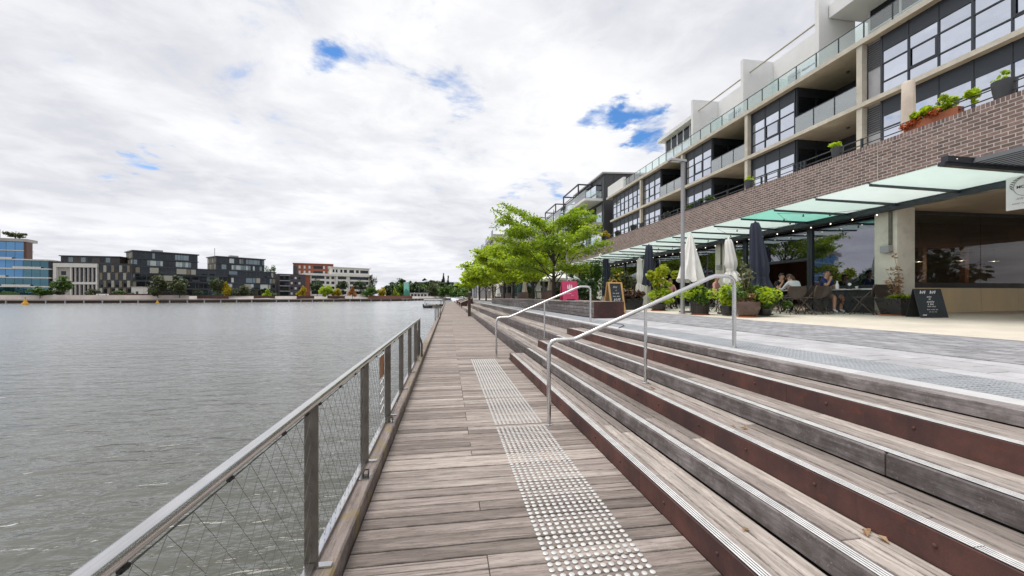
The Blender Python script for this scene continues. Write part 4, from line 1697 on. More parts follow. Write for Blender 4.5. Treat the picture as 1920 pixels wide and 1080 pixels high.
for x, y, z in ((8.2, 119, 13.5), (8.2, 128, 12.5), (9.3, 119, 14), (8.2, 140, 11)):
    q.bar((x, y, 1), (x, y, z), 0.3, 0.3)
q.bar((8.2, 119, 12.6), (8.2, 140, 12.6), 0.3, 0.3)
q.bar((8.2, 119, 9.6), (8.2, 140, 9.6), 0.3, 0.3)
q.bar((8.2, 119, 13.3), (11, 119, 13.3), 0.3, 0.3)
q.build('steel_frame', MAT['frame'], fb2)

# ================================================================== foliage helpers
def leaf_mesh(name, pts, size, mat, seed=0, flat=0.35, aspect=1.7):
    """one small rhombic leaf per point, tilted at random"""
    rg = np.random.default_rng(seed)
    P = np.asarray(pts, float)
    n = len(P)
    nrm = rg.normal(size=(n, 3))
    nrm[:, 2] = np.abs(nrm[:, 2]) + flat * 2.0
    nrm /= np.linalg.norm(nrm, axis=1)[:, None]
    a = rg.normal(size=(n, 3))
    a -= nrm * (a * nrm).sum(1)[:, None]
    a /= np.linalg.norm(a, axis=1)[:, None]
    b = np.cross(nrm, a)
    s = size * rg.uniform(0.6, 1.35, n)[:, None]
    V = np.empty((n, 4, 3))
    V[:, 0] = P - a * s * aspect / 2
    V[:, 1] = P + b * s / 2 - a * s * 0.12
    V[:, 2] = P + a * s * aspect / 2
    V[:, 3] = P - b * s / 2 - a * s * 0.12
    me = bpy.data.meshes.new(name)
    me.vertices.add(n * 4)
    me.vertices.foreach_set('co', V.reshape(-1))
    me.loops.add(n * 4)
    me.loops.foreach_set('vertex_index', np.arange(n * 4, dtype=np.int32))
    me.polygons.add(n)
    me.polygons.foreach_set('loop_start', np.arange(0, n * 4, 4, dtype=np.int32))
    me.update(calc_edges=True)
    for m in (mat if isinstance(mat, (list, tuple)) else [mat]):
        me.materials.append(m)
    return me


def make_tree(name, label, base, H, RX, trunk_h, mat, nleaf, lsize, seed, style='spread', group=None, limbs=9, stem_r=0.11, extra=(), fine=1.0):
    """tapered trunk, limbs and twigs; leaves are scattered round the twigs so the outline stays ragged"""
    rg = random.Random(seed)
    ng = np.random.default_rng(seed)
    t = thing(name, base, label=label, category='tree')
    if group:
        t['group'] = group
    q = MB()
    lean = Vector((rg.uniform(-.2, .2), rg.uniform(-.2, .2), 0)) * (H / 8)
    trunk = [Vector((0, 0, 0)), Vector((0.02, 0.01, trunk_h * 0.5)) + lean * 0.3, Vector((0, 0, trunk_h)) + lean * 0.6, Vector((0, 0, trunk_h + (H - trunk_h) * 0.55)) + lean, Vector((0, 0, H * 0.95)) + lean * 1.2]
    q.tube(trunk, [stem_r * 1.25, stem_r, stem_r * 0.85, stem_r * 0.4, stem_r * 0.1], 8)
    tips = []
    for i in range(limbs + len(extra)):
        f = (i + 0.5) / limbs
        if style == 'spread':
            z0 = trunk_h + (H - trunk_h) * 0.62 * f * rg.uniform(0.7, 1.1)
            reach = RX * (1.0 - 0.48 * f) * rg.uniform(0.75, 1.12)
            rise = (H - z0) * rg.uniform(0.32, 0.72 + 0.24 * f)
        elif style == 'cone':
            z0 = trunk_h + (H - trunk_h) * 0.85 * f
            reach = RX * (1.05 - 0.92 * f) * rg.uniform(0.8, 1.1)
            rise = (H - z0) * rg.uniform(0.15, 0.4)
        else:
            z0 = trunk_h + (H - trunk_h) * 0.55 * f
            reach = RX * (0.55 + 0.5 * math.sin(math.pi * (0.25 + 0.6 * f))) * rg.uniform(0.75, 1.08)
            rise = (H - z0) * rg.uniform(0.2, 0.75)
        az = i * 2.399 + rg.uniform(-.5, .5)
        if i >= limbs:
            az, reach, z0, rise = extra[i - limbs]
        d = Vector((math.cos(az), math.sin(az), 0))
        o = Vector((0, 0, z0)) + lean * 0.7
        e = o + d * reach + Vector((0, 0, rise))
        m = o + d * reach * 0.45 + Vector((0, 0, rise * 0.72))
        q.tube([o, m, e], [stem_r * 0.32, stem_r * 0.18, stem_r * 0.05], 5, False)
        nt_ = max(4, int(9 * fine if style == 'spread' else 5))
        for k in range(nt_):
            w = 0.35 + 0.65 * (k + rg.random()) / nt_
            p = m.lerp(e, (w - .35) / .65) if w > 0.45 else o.lerp(m, w / 0.45)
            side = Vector((-d.y, d.x, 0)) * (1 if k % 2 else -1)
            L = reach * rg.uniform(0.22, 0.5) * (1.2 - 0.5 * w)
            tp = p + (side * rg.uniform(.5, 1.0) + d * rg.uniform(0.1, 0.8)).normalized() * L + Vector((0, 0, L * rg.uniform(-0.12, 0.4)))
            q.tube([p, tp], [stem_r * 0.12, stem_r * 0.03], 4, False)
            tips.append((p, tp))
        tips.append((m, e))
    sub('trunk', q.mesh(MAT['bark'], True, 'trunk'), t)
    if style in ('ball', 'pine'):
        P = shrub_pts(nleaf, (0, 0, 0), (1, 1, 1), seed, 0.15, 9)
        P = P[np.linalg.norm(P, axis=1) < 1.25]
        if style == 'pine':
            k_ = np.clip(0.55 - 0.5 * P[:, 2], 0.06, 1.0)
            P[:, 0] *= k_ * 1.15
            P[:, 1] *= k_ * 1.15
        P = P * np.array([RX, RX, (H - trunk_h) * 0.46]) + np.array([0, 0, trunk_h + (H - trunk_h) * 0.5])
        sub('crown', leaf_mesh('crown', P, lsize, mat, seed), t)
        return t
    P = []
    wts = np.array([(b - a).length + 0.15 for a, b in tips])
    wts = wts / wts.sum()
    cnt = (wts * nleaf).astype(int)
    for (a, b), c in zip(tips, cnt):
        if c < 1:
            continue
        w = ng.uniform(0.15, 1.12, c)
        A = np.array(a)
        B = np.array(b)
        sg = (0.055 * RX + 0.06 * np.linalg.norm(B - A)) / fine ** 1.4
        pts = A + (B - A) * w[:, None] + ng.normal(size=(c, 3)) * np.array([sg, sg, sg * (0.55 if style == 'spread' else 0.8)])
        P.append(pts)
    P = np.concatenate(P)
    sub('crown', leaf_mesh('crown', P, lsize, mat, seed), t)
    return t


def shrub_pts(n, c, r, seed, hollow=0.35, lumps=5):
    rg = np.random.default_rng(seed)
    out_ = []
    cs = [(np.zeros(3), 0.88)] + [(rg.normal(size=3) * 0.50, rg.uniform(0.28, 0.62)) for _ in range(lumps + 3)]
    per = n // len(cs)
    for o, s in cs:
        d = rg.normal(size=(per, 3))
        d /= np.linalg.norm(d, axis=1)[:, None]
        rad = rg.uniform(hollow, 1.0, per) ** 0.6 * s
        out_.append((o + d * rad[:, None]))
    P = np.concatenate(out_)
    P = P * np.array(r) + np.array(c)
    return P


def pot(t, prof, mat, c, n=18, saucer=True, soil=None, **kw):
    q = MB()
    q.lathe(prof, c, n, capt=False, **kw)
    r, z = prof[-1]
    q.lathe([(r, z), (r * 0.90, z), (r * 0.86, z - 0.05)], c, n, capb=False, capt=False, **kw)
    q.build('pot', mat, t, True)
    q = MB()
    q.lathe([(0.001, z - 0.052), (r * 0.87, z - 0.05)], c, n, capb=False, capt=False, **kw)
    q.build('soil', MAT['soil'], t)
    if saucer:
        q = MB()
        r0 = prof[0][0]
        q.lathe([(r0 * 1.12, 0.0), (r0 * 1.2, 0.035), (r0 * 1.1, 0.035)], (c[0], c[1], c[2] - 0.0), n, **kw)
        q.build('saucer', MAT['terracotta'], t, True)


def leaves(t, name, pts, size, mat, seed=0, flat=0.2, asp=1.7):
    return link(name, leaf_mesh(name, pts, size, mat, seed, flat, asp), t)


# ================================================================== promenade trees
def ptree(x, y, H, RX, n, seed, lab, ls, mat='leaf_lime', **kw):
    return make_tree('honey_locust_tree', lab, (x, y, gz(x) - .02), H, RX, 1.15, MAT[mat], n, ls, seed, 'spread', 'lime green trees along the promenade', 16, 0.115, **kw)


ptree(5.75, 21.6, 5.7, 2.9, 20000, 41, 'nearest lime green tree with airy layered crown beside the pink sign', 0.085, 'leaf_spring', fine=1.35, extra=((R(178), 2.9, 2.9, 1.9), (R(205), 2.5, 2.6, 1.5), (R(160), 2.4, 3.3, 2.3), (R(100), 2.6, 2.5, 1.2), (R(250), 2.4, 2.4, 0.9), (R(190), 2.6, 1.7, 0.7), (R(20), 2.3, 1.7, 0.6), (R(280), 2.2, 1.6, 0.5), (R(120), 2.3, 1.7, 0.6)))
ptree(6.2, 29.6, 5.6, 3.4, 17500, 52, 'second lime green tree from the camera along the timber seat', 0.12, fine=1.15, extra=((R(180), 3.0, 2.4, 1.6), (R(200), 3.0, 2.2, 1.0), (R(250), 2.8, 1.6, .5), (R(150), 2.8, 1.6, .6)))
ptree(6.0, 37.0, 5.8, 3.5, 13000, 63, 'third lime green tree from the camera along the promenade', 0.18)
ptree(6.2, 45.0, 5.9, 3.7, 11000, 74, 'fourth lime green tree from the camera along the promenade', 0.22)
ptree(6.0, 54.0, 5.9, 3.8, 9000, 85, 'fifth lime green tree from the camera along the promenade', 0.25)
ptree(6.1, 65.0, 6.0, 3.9, 8000, 96, 'sixth lime green tree from the camera along the promenade', 0.28)
ptree(6.0, 78.0, 6.0, 4, 7000, 97, 'last lime green tree at the far end of the promenade row', 0.32)


# ================================================================== street lamps
def lamp(x, y, H, lab):
    z = gz(x)
    t = thing('street_lamp', (x, y, z), label=lab, category='street lamp', group='grey street lamps on the promenade')
    q = MB()
    q.tube([(x, y, z), (x, y, z + H)], [0.072, 0.058], 12)
    q.build('pole', MAT['lamp_grey'], t, True)
    q = MB()
    q.lathe([(0.14, 0), (0.14, 0.02), (0.08, 0.03)], (x, y, z), 14)
    q.build('base_flange', MAT['lamp_grey'], t, True)
    q = MB()
    q.hexa([(x - .50, y - .11, z + H - .02), (x + .10, y - .11, z + H - .05), (x + .10, y + .11, z + H - .05), (x - .50, y + .11, z + H - .02),
            (x - .48, y - .08, z + H + .05), (x + .09, y - .08, z + H + .03), (x + .09, y + .08, z + H + .03), (x - .48, y + .08, z + H + .05)])
    q.build('luminaire', MAT['lamp_grey'], t)
    q = MB()
    q.box(x - .42, x - .10, y - .08, y + .08, z + H - .041, z + H - .036)
    q.build('lens', MAT['letter'], t)
    q = MB()
    q.tube([(x - .34, y, z + H + .045), (x - .34, y, z + H + .13)], 0.045, 10)
    q.build('sensor', MAT['letter'], t)


lamp(7.87, 12.67, 5.2, 'tall grey street lamp in front of the half closed white umbrella')
lamp(7.8, 26.0, 4.9, 'distant grey street lamp rising through the nearest tree crown')


# ================================================================== umbrellas
def umbrella(x, y, top, bottom, wt, wb, mat, lab, group, tilt=(0, 0), flare=0.0, pleats=8, seed=0, pinch=None):
    z = gz(x)
    rg = random.Random(seed)
    t = thing('closed_umbrella', (x, y, z), label=lab, category='umbrella', group=group)
    ph = rg.random() * 6
    n = 48
    q = MB()
    prof = []
    K = 14
    for i in range(K + 1):
        f = i / K
        r = wb + (wt - wb) * f ** 0.9
        if pinch:
            r *= 1 - pinch[1] * math.exp(-((f - pinch[0]) / 0.07) ** 2)
        if f > 0.93:
            r *= 0.75
        prof.append((r, bottom + (top - bottom) * f))
    vs = []
    for i, (r, zz) in enumerate(prof):
        f = i / K
        for k in range(n):
            a = 2 * math.pi * k / n
            w = 1 + (0.26 - 0.14 * f) * math.sin(a * pleats + ph + 1.2 * math.sin(f * 3 + ph)) + 0.07 * math.sin(a * 3 + ph * 2 + f * 4)
            dz = (0.05 * math.sin(a * pleats + ph) + 0.035 * math.sin(a * 2 + ph)) if i == 0 else 0
            vs.append((x + r * w * math.cos(a) + tilt[0] * (f - .5), y + r * w * math.sin(a) + tilt[1] * (f - .5), zz + dz))
    fs = []
    for i in range(K):
        for k in range(n):
            a = i * n + k
            b = i * n + (k + 1) % n
            fs.append((a, b, b + n, a + n))
    fs.append(tuple(K * n + k for k in range(n)))
    q.add(vs, fs)
    q.build('folded_canopy', mat, t, True)
    q = MB()
    q.tube([(x, y, z + .05), (x + tilt[0] * .2, y + tilt[1] * .2, top + 0.03)], 0.024, 8)
    q.build('pole', MAT['lamp_grey'], t, True)
    q = MB()
    q.lathe([(0.02, 0), (0.035, 0.03), (0.0, 0.08)], (x + tilt[0] * .5, y + tilt[1] * .5, top), 8)
    q.build('finial', mat, t, True)
    q = MB()
    q.box(x - .28, x + .28, y - .28, y + .28, z + .001, z + .055)
    q.build('base', MAT['pot_grey'], t)
    if pinch:
        q = MB()
        zz = bottom + (top - bottom) * pinch[0]
        q.lathe([(wb * 0.62, zz - .02), (wb * .62, zz + .02)], (x, y, 0), 14, capb=False, capt=False)
        q.build('tie_strap', mat, t)
    return t


UW, UN = 'white closed umbrellas on the cafe terrace', 'navy closed umbrellas on the cafe terrace'
umbrella(8.75, 13.6, 3.80, 2.12, 0.07, 0.42, MAT['canvas'], 'half closed white umbrella flaring wide behind the tall lamp post', UW, seed=3)
umbrella(9.12, 11.95, 3.40, 1.98, 0.10, 0.235, MAT['canvas'], 'slim white tied umbrella behind the top of the foreground handrail', UW, tilt=(-0.16, 0.0), pinch=(0.30, 0.45), seed=5)
umbrella(9.45, 11.15, 3.80, 1.55, 0.13, 0.30, MAT['navy'], 'large navy closed umbrella beside the brown pot of shrubs', UN, tilt=(-0.2, 0), seed=8, pinch=(0.25, 0.25))
umbrella(9.70, 18.5, 4.05, 2.1, 0.15, 0.27, MAT['navy'], 'navy closed umbrella behind the yellow green potted shrub', UN, seed=9)
umbrella(11.0, 27.2, 4.5, 1.6, 0.17, 0.32, MAT['navy'], 'navy closed umbrella above the chalkboard sign', UN, seed=11)
umbrella(10.7, 27.4, 4.55, 1.4, 0.12, 0.22, MAT['canvas'], 'narrow white closed umbrella touching the farther navy one', UW, seed=12)
umbrella(10.32, 20.7, 3.62, 1.78, 0.10, 0.20, MAT['canvas'], 'narrow white closed umbrella left of the yellow green shrub', UW, pinch=(0.3, 0.35), seed=13)
umbrella(9.8, 31.5, 4.1, 1.7, 0.14, 0.28, MAT['navy'], 'dark closed umbrella between the open parasol and the chalkboard', UN, seed=14)
umbrella(8.6, 38.0, 3.3, 1.4, 0.12, 0.25, MAT['canvas'], 'white closed umbrella seen left of the nearest tree trunk', UW, seed=15)
umbrella(8.9, 34.5, 3.3, 1.4, 0.14, 0.34, MAT['beige'], 'beige closed umbrella right behind the nearest tree trunk', 'beige umbrellas', seed=16)
umbrella(7.9, 41.5, 3.2, 1.4, 0.12, 0.32, MAT['beige'], 'beige closed umbrella behind the second tree trunk', 'beige umbrellas', seed=17)
umbrella(7.4, 60.0, 3.4, 1.6, 0.12, 0.36, MAT['canvas'], 'far white closed umbrella under the last trees', UW, seed=18)
# open cream parasol
ox, oy = 9.3, 32.8
t = thing('open_parasol', (ox, oy, gz(ox)), label='open cream parasol behind the pink sign', category='umbrella')
q = MB()
q.lathe([(1.75, 2.85), (1.74, 3.02), (0.9, 3.42), (0.12, 3.75), (0.0, 3.78)], (ox, oy, 0), 8, capb=False, capt=False)
q.build('canopy', MAT['canvas'], t)
q = MB()
q.tube([(ox, oy, gz(ox)), (ox, oy, 3.8)], 0.03, 8)
q.build('pole', MAT['lamp_grey'], t)
for k in range(8):
    a = k * math.pi / 4
    q = MB()
    q.tube([(ox, oy, 3.72), (ox + 1.72 * math.cos(a), oy + 1.72 * math.sin(a), 3.0)], 0.012, 4)
    q.build('rib', MAT['lamp_grey'], t)
# beige umbrella on the terrace above
q = None
tu = thing('closed_umbrella', (13.85, 10.3, 5.2), label='beige closed umbrella on the brick terrace above the canopy', category='umbrella', group='beige umbrellas')
q = MB()
q.lathe([(0.20, 6.25), (0.19, 6.5), (0.175, 7.4), (0.165, 8.02), (0.12, 8.08)], (13.85, 10.3, 0), 10, sx=0.9, sy=1.0)
q.build('folded_canopy', MAT['beige'], tu, True)
q = MB()
q.tube([(13.85, 10.3, 5.2), (13.85, 10.3, 6.3)], 0.025, 8)
q.build('pole', MAT['lamp_grey'], tu)


# ================================================================== planters
def gp(x, y):
    return (x, y, gz(x) + .001)


# woven basket planter
c = gp(8.13, 12.1)
t = thing('basket_planter', c, label='dark woven basket planter with pale green shrub and pink flowers', category='planter')
pot(t, [(0.24, 0.03), (0.27, 0.2), (0.30, 0.45)], MAT['wicker'], c, 20)
q = MB()
for k in range(9):
    z = 0.08 + k * 0.042
    q.lathe([(0.262 + k * .0045, z), (0.268 + k * .0045, z + .01), (0.262 + k * .0045, z + .02)], c, 20, capb=False, capt=False)
for k in range(20):
    a = 2 * math.pi * (k + .5) / 20
    q.tube([(c[0] + .25 * math.cos(a), c[1] + .25 * math.sin(a), c[2] + .04), (c[0] + .306 * math.cos(a), c[1] + .306 * math.sin(a), c[2] + .45)], 0.007, 4)
q.build('weave', MAT['black'], t)
leaves(t, 'foliage', shrub_pts(2600, (c[0], c[1], c[2] + 0.62), (0.46, 0.46, 0.30), 3), 0.055, MAT['leaf_green'], 3)
leaves(t, 'pale_foliage', shrub_pts(700, (c[0] - .05, c[1], c[2] + 0.70), (0.44, 0.44, 0.27), 4, hollow=.8), 0.05, MAT['leaf_lime'], 4)
leaves(t, 'flowers', shrub_pts(260, (c[0] + .03, c[1] + .1, c[2] + 0.93), (0.20, 0.2, 0.10), 5), 0.045, MAT['petal_pink'], 5)

# big brown pot with shrubs
c = gp(8.42, 10.35)
t = thing('brown_pot', c, label='large round brown glazed pot with dry plant in front of the navy umbrella', category='planter')
pot(t, [(0.20, 0.03), (0.27, 0.10), (0.33, 0.25), (0.345, 0.36), (0.33, 0.44)], MAT['pot_brown'], c, 24)
leaves(t, 'dry_plant', shrub_pts(420, (c[0] + .02, c[1], c[2] + 0.60), (0.22, 0.22, 0.13), 7), 0.06, MAT['leaf_dry'], 7)
leaves(t, 'foliage', shrub_pts(900, (c[0] + .03, c[1] + .1, c[2] + 0.78), (0.30, 0.30, 0.22), 8), 0.055, MAT['leaf_green'], 8)
q = MB()
rg = random.Random(4)
sp = []
for k in range(9):
    a = rg.uniform(0, 6.28)
    h = rg.uniform(0.9, 1.65)
    e = (c[0] + .25 * math.cos(a) * rg.random(), c[1] + .25 * math.sin(a) * rg.random(), c[2] + h)
    q.tube([(c[0] + rg.uniform(-.1, .1), c[1] + rg.uniform(-.1, .1), c[2] + .4), e], [0.012, 0.004], 5)
    for i in range(26):
        w = rg.uniform(0.35, 1.0)
        sp.append((c[0] + (e[0] - c[0]) * w + rg.gauss(0, .05), c[1] + (e[1] - c[1]) * w + rg.gauss(0, .05), c[2] + .4 + (h - .4) * w))
q.build('stems', MAT['leaf_dry'], t)
leaves(t, 'stem_leaves', sp, 0.065, MAT['leaf_olive'], 9)
for i, (x, y, r, lab, n) in enumerate(((9.05, 10.45, 0.33, 'black pot with dense bright green shrub right of the brown pot', 3200), (8.45, 11.2, 0.27, 'black pot with bright green shrub left of the brown pot', 2400))):
    c = gp(x, y)
    t = thing('green_shrub_pot', c, label=lab, category='planter')
    pot(t, [(0.16, 0.02), (0.2, 0.15), (0.22, 0.3)], MAT['pot_black'], c, 16, False)
    leaves(t, 'foliage', shrub_pts(n, (x, y, c[2] + 0.56), (r, r, 0.30), 20 + i), 0.055, [MAT['leaf_green'], MAT['leaf_lime']][i % 2], 20 + i)
    leaves(t, 'light_leaves', shrub_pts(n // 2, (x, y, c[2] + 0.58), (r * 1.02, r * 1.02, 0.30), 30 + i, hollow=.85), 0.055, MAT['leaf_lime'], 30 + i)

# yellow-green shrub
c = gp(8.55, 15.5)
t = thing('yellow_shrub_pot', c, label='tall yellow green shrub in a dark pot on terracotta saucer', category='planter')
pot(t, [(0.26, 0.03), (0.30, 0.15), (0.33, 0.3)], MAT['pot_black'], c, 18)
leaves(t, 'yellow_foliage', shrub_pts(1500, (c[0], c[1], c[2] + 1.25), (0.40, 0.40, 0.42), 13, hollow=.2), 0.085, leaf_mat('yellow_green_foliage', (0.20, 0.26, 0.01), (0.55, 0.58, 0.03), 0.4), 13)
leaves(t, 'foliage', shrub_pts(1500, (c[0] + .05, c[1], c[2] + 0.68), (0.52, 0.5, 0.30), 14), 0.07, MAT['leaf_lime'], 14)
q = MB()
for k in range(7):
    a = k * 0.9
    q.tube([(c[0], c[1], c[2] + .25), (c[0] + .25 * math.cos(a), c[1] + .25 * math.sin(a), c[2] + 1.4)], [0.012, 0.004], 5)
q.build('stems', MAT['bark'], t)

# maroon plant in dark boxes, and green bush with pale variegation
for i, (x, y, lab) in enumerate(((8.0, 17.3, 'maroon leaved plant in a dark box just right of the chalkboard'), (8.6, 17.9, 'maroon leaved plant in a dark box left of the yellow green shrub'))):
    c = gp(x, y)
    t = thing('box_planter', c, label=lab, category='planter', group='dark box planters')
    q = MB()
    q.hexa([(x - .30, y - .28, c[2]), (x + .30, y - .28, c[2]), (x + .30, y + .28, c[2]), (x - .30, y + .28, c[2]), (x - .36, y - .32, c[2] + .5), (x + .36, y - .32, c[2] + .5), (x + .36, y + .32, c[2] + .5), (x - .36, y + .32, c[2] + .5)])
    q.build('box', MAT['pot_black'], t)
    leaves(t, 'foliage', shrub_pts(1300, (x, y, c[2] + 0.72), (0.45, 0.4, 0.28), 40 + i), 0.08, MAT['leaf_red'], 40 + i)
c = gp(8.6, 19.3)
t = thing('variegated_shrub', c, label='cream and green variegated shrub above the maroon plants', category='planter')
pot(t, [(0.25, 0.02), (0.28, 0.2), (0.32, 0.5)], MAT['pot_black'], c, 16, False)
leaves(t, 'foliage', shrub_pts(1300, (c[0], c[1], c[2] + 1.35), (0.62, 0.55, 0.55), 44, hollow=.2), 0.10, MAT['leaf_olive'], 44)
leaves(t, 'cream_leaves', shrub_pts(300, (c[0], c[1], c[2] + 1.4), (0.62, 0.55, 0.55), 45, hollow=.6), 0.09, MAT['leaf_yellow'], 45)
q = MB()
for k in range(6):
    a = k * 1.05
    q.tube([(c[0], c[1], c[2] + .45), (c[0] + .35 * math.cos(a), c[1] + .35 * math.sin(a), c[2] + 1.5)], [0.015, 0.005], 5)
q.build('stems', MAT['bark'], t)
# shrubs behind the seat between the signs
for i, (x, y, r, h, mt, lab) in enumerate(((6.1, 17.5, 0.55, 0.95, 'leaf_dark', 'dark round shrub between the pink sign and the far handrail top'), (7.6, 20.4, 0.5, 1.9, 'leaf_green', 'tall bright green shrub left of the chalkboard'), (6.9, 24.5, 0.5, 0.8, 'leaf_olive', 'olive shrub low behind the pink sign'), (6.6, 18.9, .35, .55, 'leaf_dry', 'pale dry shrub low behind the far handrail'))):
    c = gp(x, y)
    t = thing('terrace_shrub', c, label=lab, category='shrub', group='shrubs behind the timber seat')
    q = MB()
    q.box(x - .4, x + .4, y - .25, y + .25, c[2], c[2] + .35)
    q.build('trough', MAT['beige'] if i == 0 else MAT['pot_black'], t)
    leaves(t, 'foliage', shrub_pts(1500, (x, y, c[2] + .3 + h * .5), (r, r, h * .55), 60 + i), 0.09, MAT[mt], 60 + i)

# black pot by the column with bare reddish plant
c = gp(12.25, 9.35)
t = thing('black_pot', c, label='square black pot with thin dry stemmed plant against the concrete column', category='planter')
q = MB()
x, y, z = c
q.hexa([(x - .26, y - .26, z + .03), (x + .26, y - .26, z + .03), (x + .26, y + .26, z + .03), (x - .26, y + .26, z + .03), (x - .37, y - .34, z + .47), (x + .37, y - .34, z + .47), (x + .37, y + .34, z + .47), (x - .37, y + .34, z + .47)])
q.build('pot', MAT['pot_black'], t)
q = MB()
q.box(x - .30, x + .30, y - .30, y + .30, z + .001, z + .03)
q.build('saucer', MAT['terracotta'], t)
leaves(t, 'moss', shrub_pts(900, (x, y, z + .50), (0.34, 0.32, 0.07), 70), 0.045, MAT['leaf_lime'], 70)
q = MB()
rg = random.Random(14)
sp = []
for k in range(8):
    a = rg.uniform(0, 6.28)
    h = rg.uniform(0.9, 1.35) if k else 1.85
    rr = 0.30 * rg.random() if k else 0.12
    pts_ = [Vector((x + rg.uniform(-.06, .06), y + rg.uniform(-.06, .06), z + .45)), Vector((x + rr * .4 * math.cos(a), y + rr * .4 * math.sin(a), z + .45 + (h - .45) * .5)), Vector((x + rr * math.cos(a) - (0.2 if k == 0 else 0), y + rr * math.sin(a), z + h))]
    q.tube(pts_, [0.012, 0.008, 0.003], 5)
    for i in range(34 if k == 0 else 22):
        w = rg.uniform(0.1, 1.0)
        p = pts_[0].lerp(pts_[1], w * 2) if w < .5 else pts_[1].lerp(pts_[2], w * 2 - 1)
        sp.append((p.x + rg.gauss(0, .055), p.y + rg.gauss(0, .055), p.z + rg.gauss(0, .04)))
q.build('stems', MAT['leaf_dry'], t)
leaves(t, 'dry_leaves', sp, 0.06, MAT['leaf_dry'], 71)


# ---- pots on the brick parapet
def ppot(y, r, h, mat, lab, fol, n, fr, fz, ls=0.05, x=12.50, z=6.03, sq=False):
    t = thing('parapet_pot', (x, y, z), label=lab, category='planter', group='pots along the brick parapet')
    pot(t, [(r * 0.72, 0), (r * 0.9, h * .5), (r, h)], mat, (x, y, z + .001), 16, False)
    if n:
        leaves(t, 'foliage', shrub_pts(n, (x, y, z + h + fz * .6), (fr, fr, fz), int(y * 10)), ls, fol, int(y * 7))


ppot(7.35, 0.21, 0.40, MAT['pot_grey'], 'large slate grey pot on the parapet at the far right', MAT['leaf_lime'], 160, 0.16, 0.12)
ppot(11.35, 0.17, 0.34, MAT['pot_grey'], 'slate grey pot with yellow green tuft on the parapet below the beige umbrella', MAT['leaf_lime'], 260, 0.16, 0.10)
ppot(15.25, 0.18, 0.36, MAT['pot_grey'], 'slate grey pot with small plant on the parapet in front of the recessed balcony', MAT['leaf_lime'], 300, 0.18, 0.14)
ppot(21.7, 0.2, 0.34, MAT['pot_black'], 'black pot on the parapet just right of the lamp post', MAT['leaf_dark'], 60, 0.12, 0.05)
ppot(26.0, 0.22, 0.36, MAT['pot_black'], 'black pot on the parapet left of the lamp post', MAT['leaf_dark'], 60, 0.12, 0.05)
ppot(28.6, 0.22, 0.36, MAT['pot_black'], 'second black pot on the parapet left of the lamp post', MAT['leaf_dark'], 60, 0.12, 0.05)
ppot(31.2, 0.24, 0.34, MAT['pot_black'], 'black pot with bright yellow spiky plant on the far parapet', MAT['leaf_yellow'], 420, 0.26, 0.36, 0.09)
ppot(36.6, 0.22, 0.4, MAT['pot_black'], 'black pot on the parapet near the tree crown', MAT['leaf_dark'], 60, 0.12, 0.08)
ppot(39.2, 0.22, 0.4, MAT['pot_black'], 'farthest black pot on the parapet by the tree crown', MAT['leaf_dark'], 60, 0.12, 0.08)
t = thing('flower_box', (12.5, 8.75, 6.03), label='long flower box with red flowers and bright leaves on the brick parapet', category='flower box')
q = MB()
q.box(12.42, 12.62, 8.15, 9.35, 6.04, 6.24)
q.build('trough', MAT['terracotta'], t)
leaves(t, 'foliage', np.concatenate([shrub_pts(420, (12.52, 8.45, 6.43), (.2, .28, .16), 80), shrub_pts(420, (12.52, 9.05, 6.40), (.2, .26, .14), 81), shrub_pts(160, (12.52, 7.95, 6.42), (.14, .14, .12), 86)]), 0.075, MAT['leaf_lime'], 80)
leaves(t, 'flowers', np.concatenate([shrub_pts(260, (12.44, 8.75, 6.30), (.14, .34, .09), 82), shrub_pts(200, (12.42, 9.2, 6.18), (.10, .24, .12), 83)]), 0.05, MAT['petal'], 82)
t = thing('parapet_hedge', (12.6, 18.8, 6.03), label='low box hedge trough on the parapet beyond the third grey pot', category='planter')
q = MB()
q.box(12.48, 12.7, 17.6, 20.2, 6.04, 6.2)
q.build('trough', MAT['pot_grey'], t)
leaves(t, 'foliage', np.concatenate([shrub_pts(500, (12.6, 18.1 + k * .7, 6.32), (.14, .4, .14), 90 + k) for k in range(3)]), 0.06, MAT['leaf_green'], 90)
t = thing('parapet_creeper', (12.5, 43.0, 5.9), label='green creeper spilling over the far end of the brick parapet', category='plant')
leaves(t, 'foliage', np.concatenate([shrub_pts(900, (12.35, 41.5 + k * 1.1, 5.9), (.3, .7, .45), 95 + k) for k in range(4)]), 0.12, MAT['leaf_green'], 95)


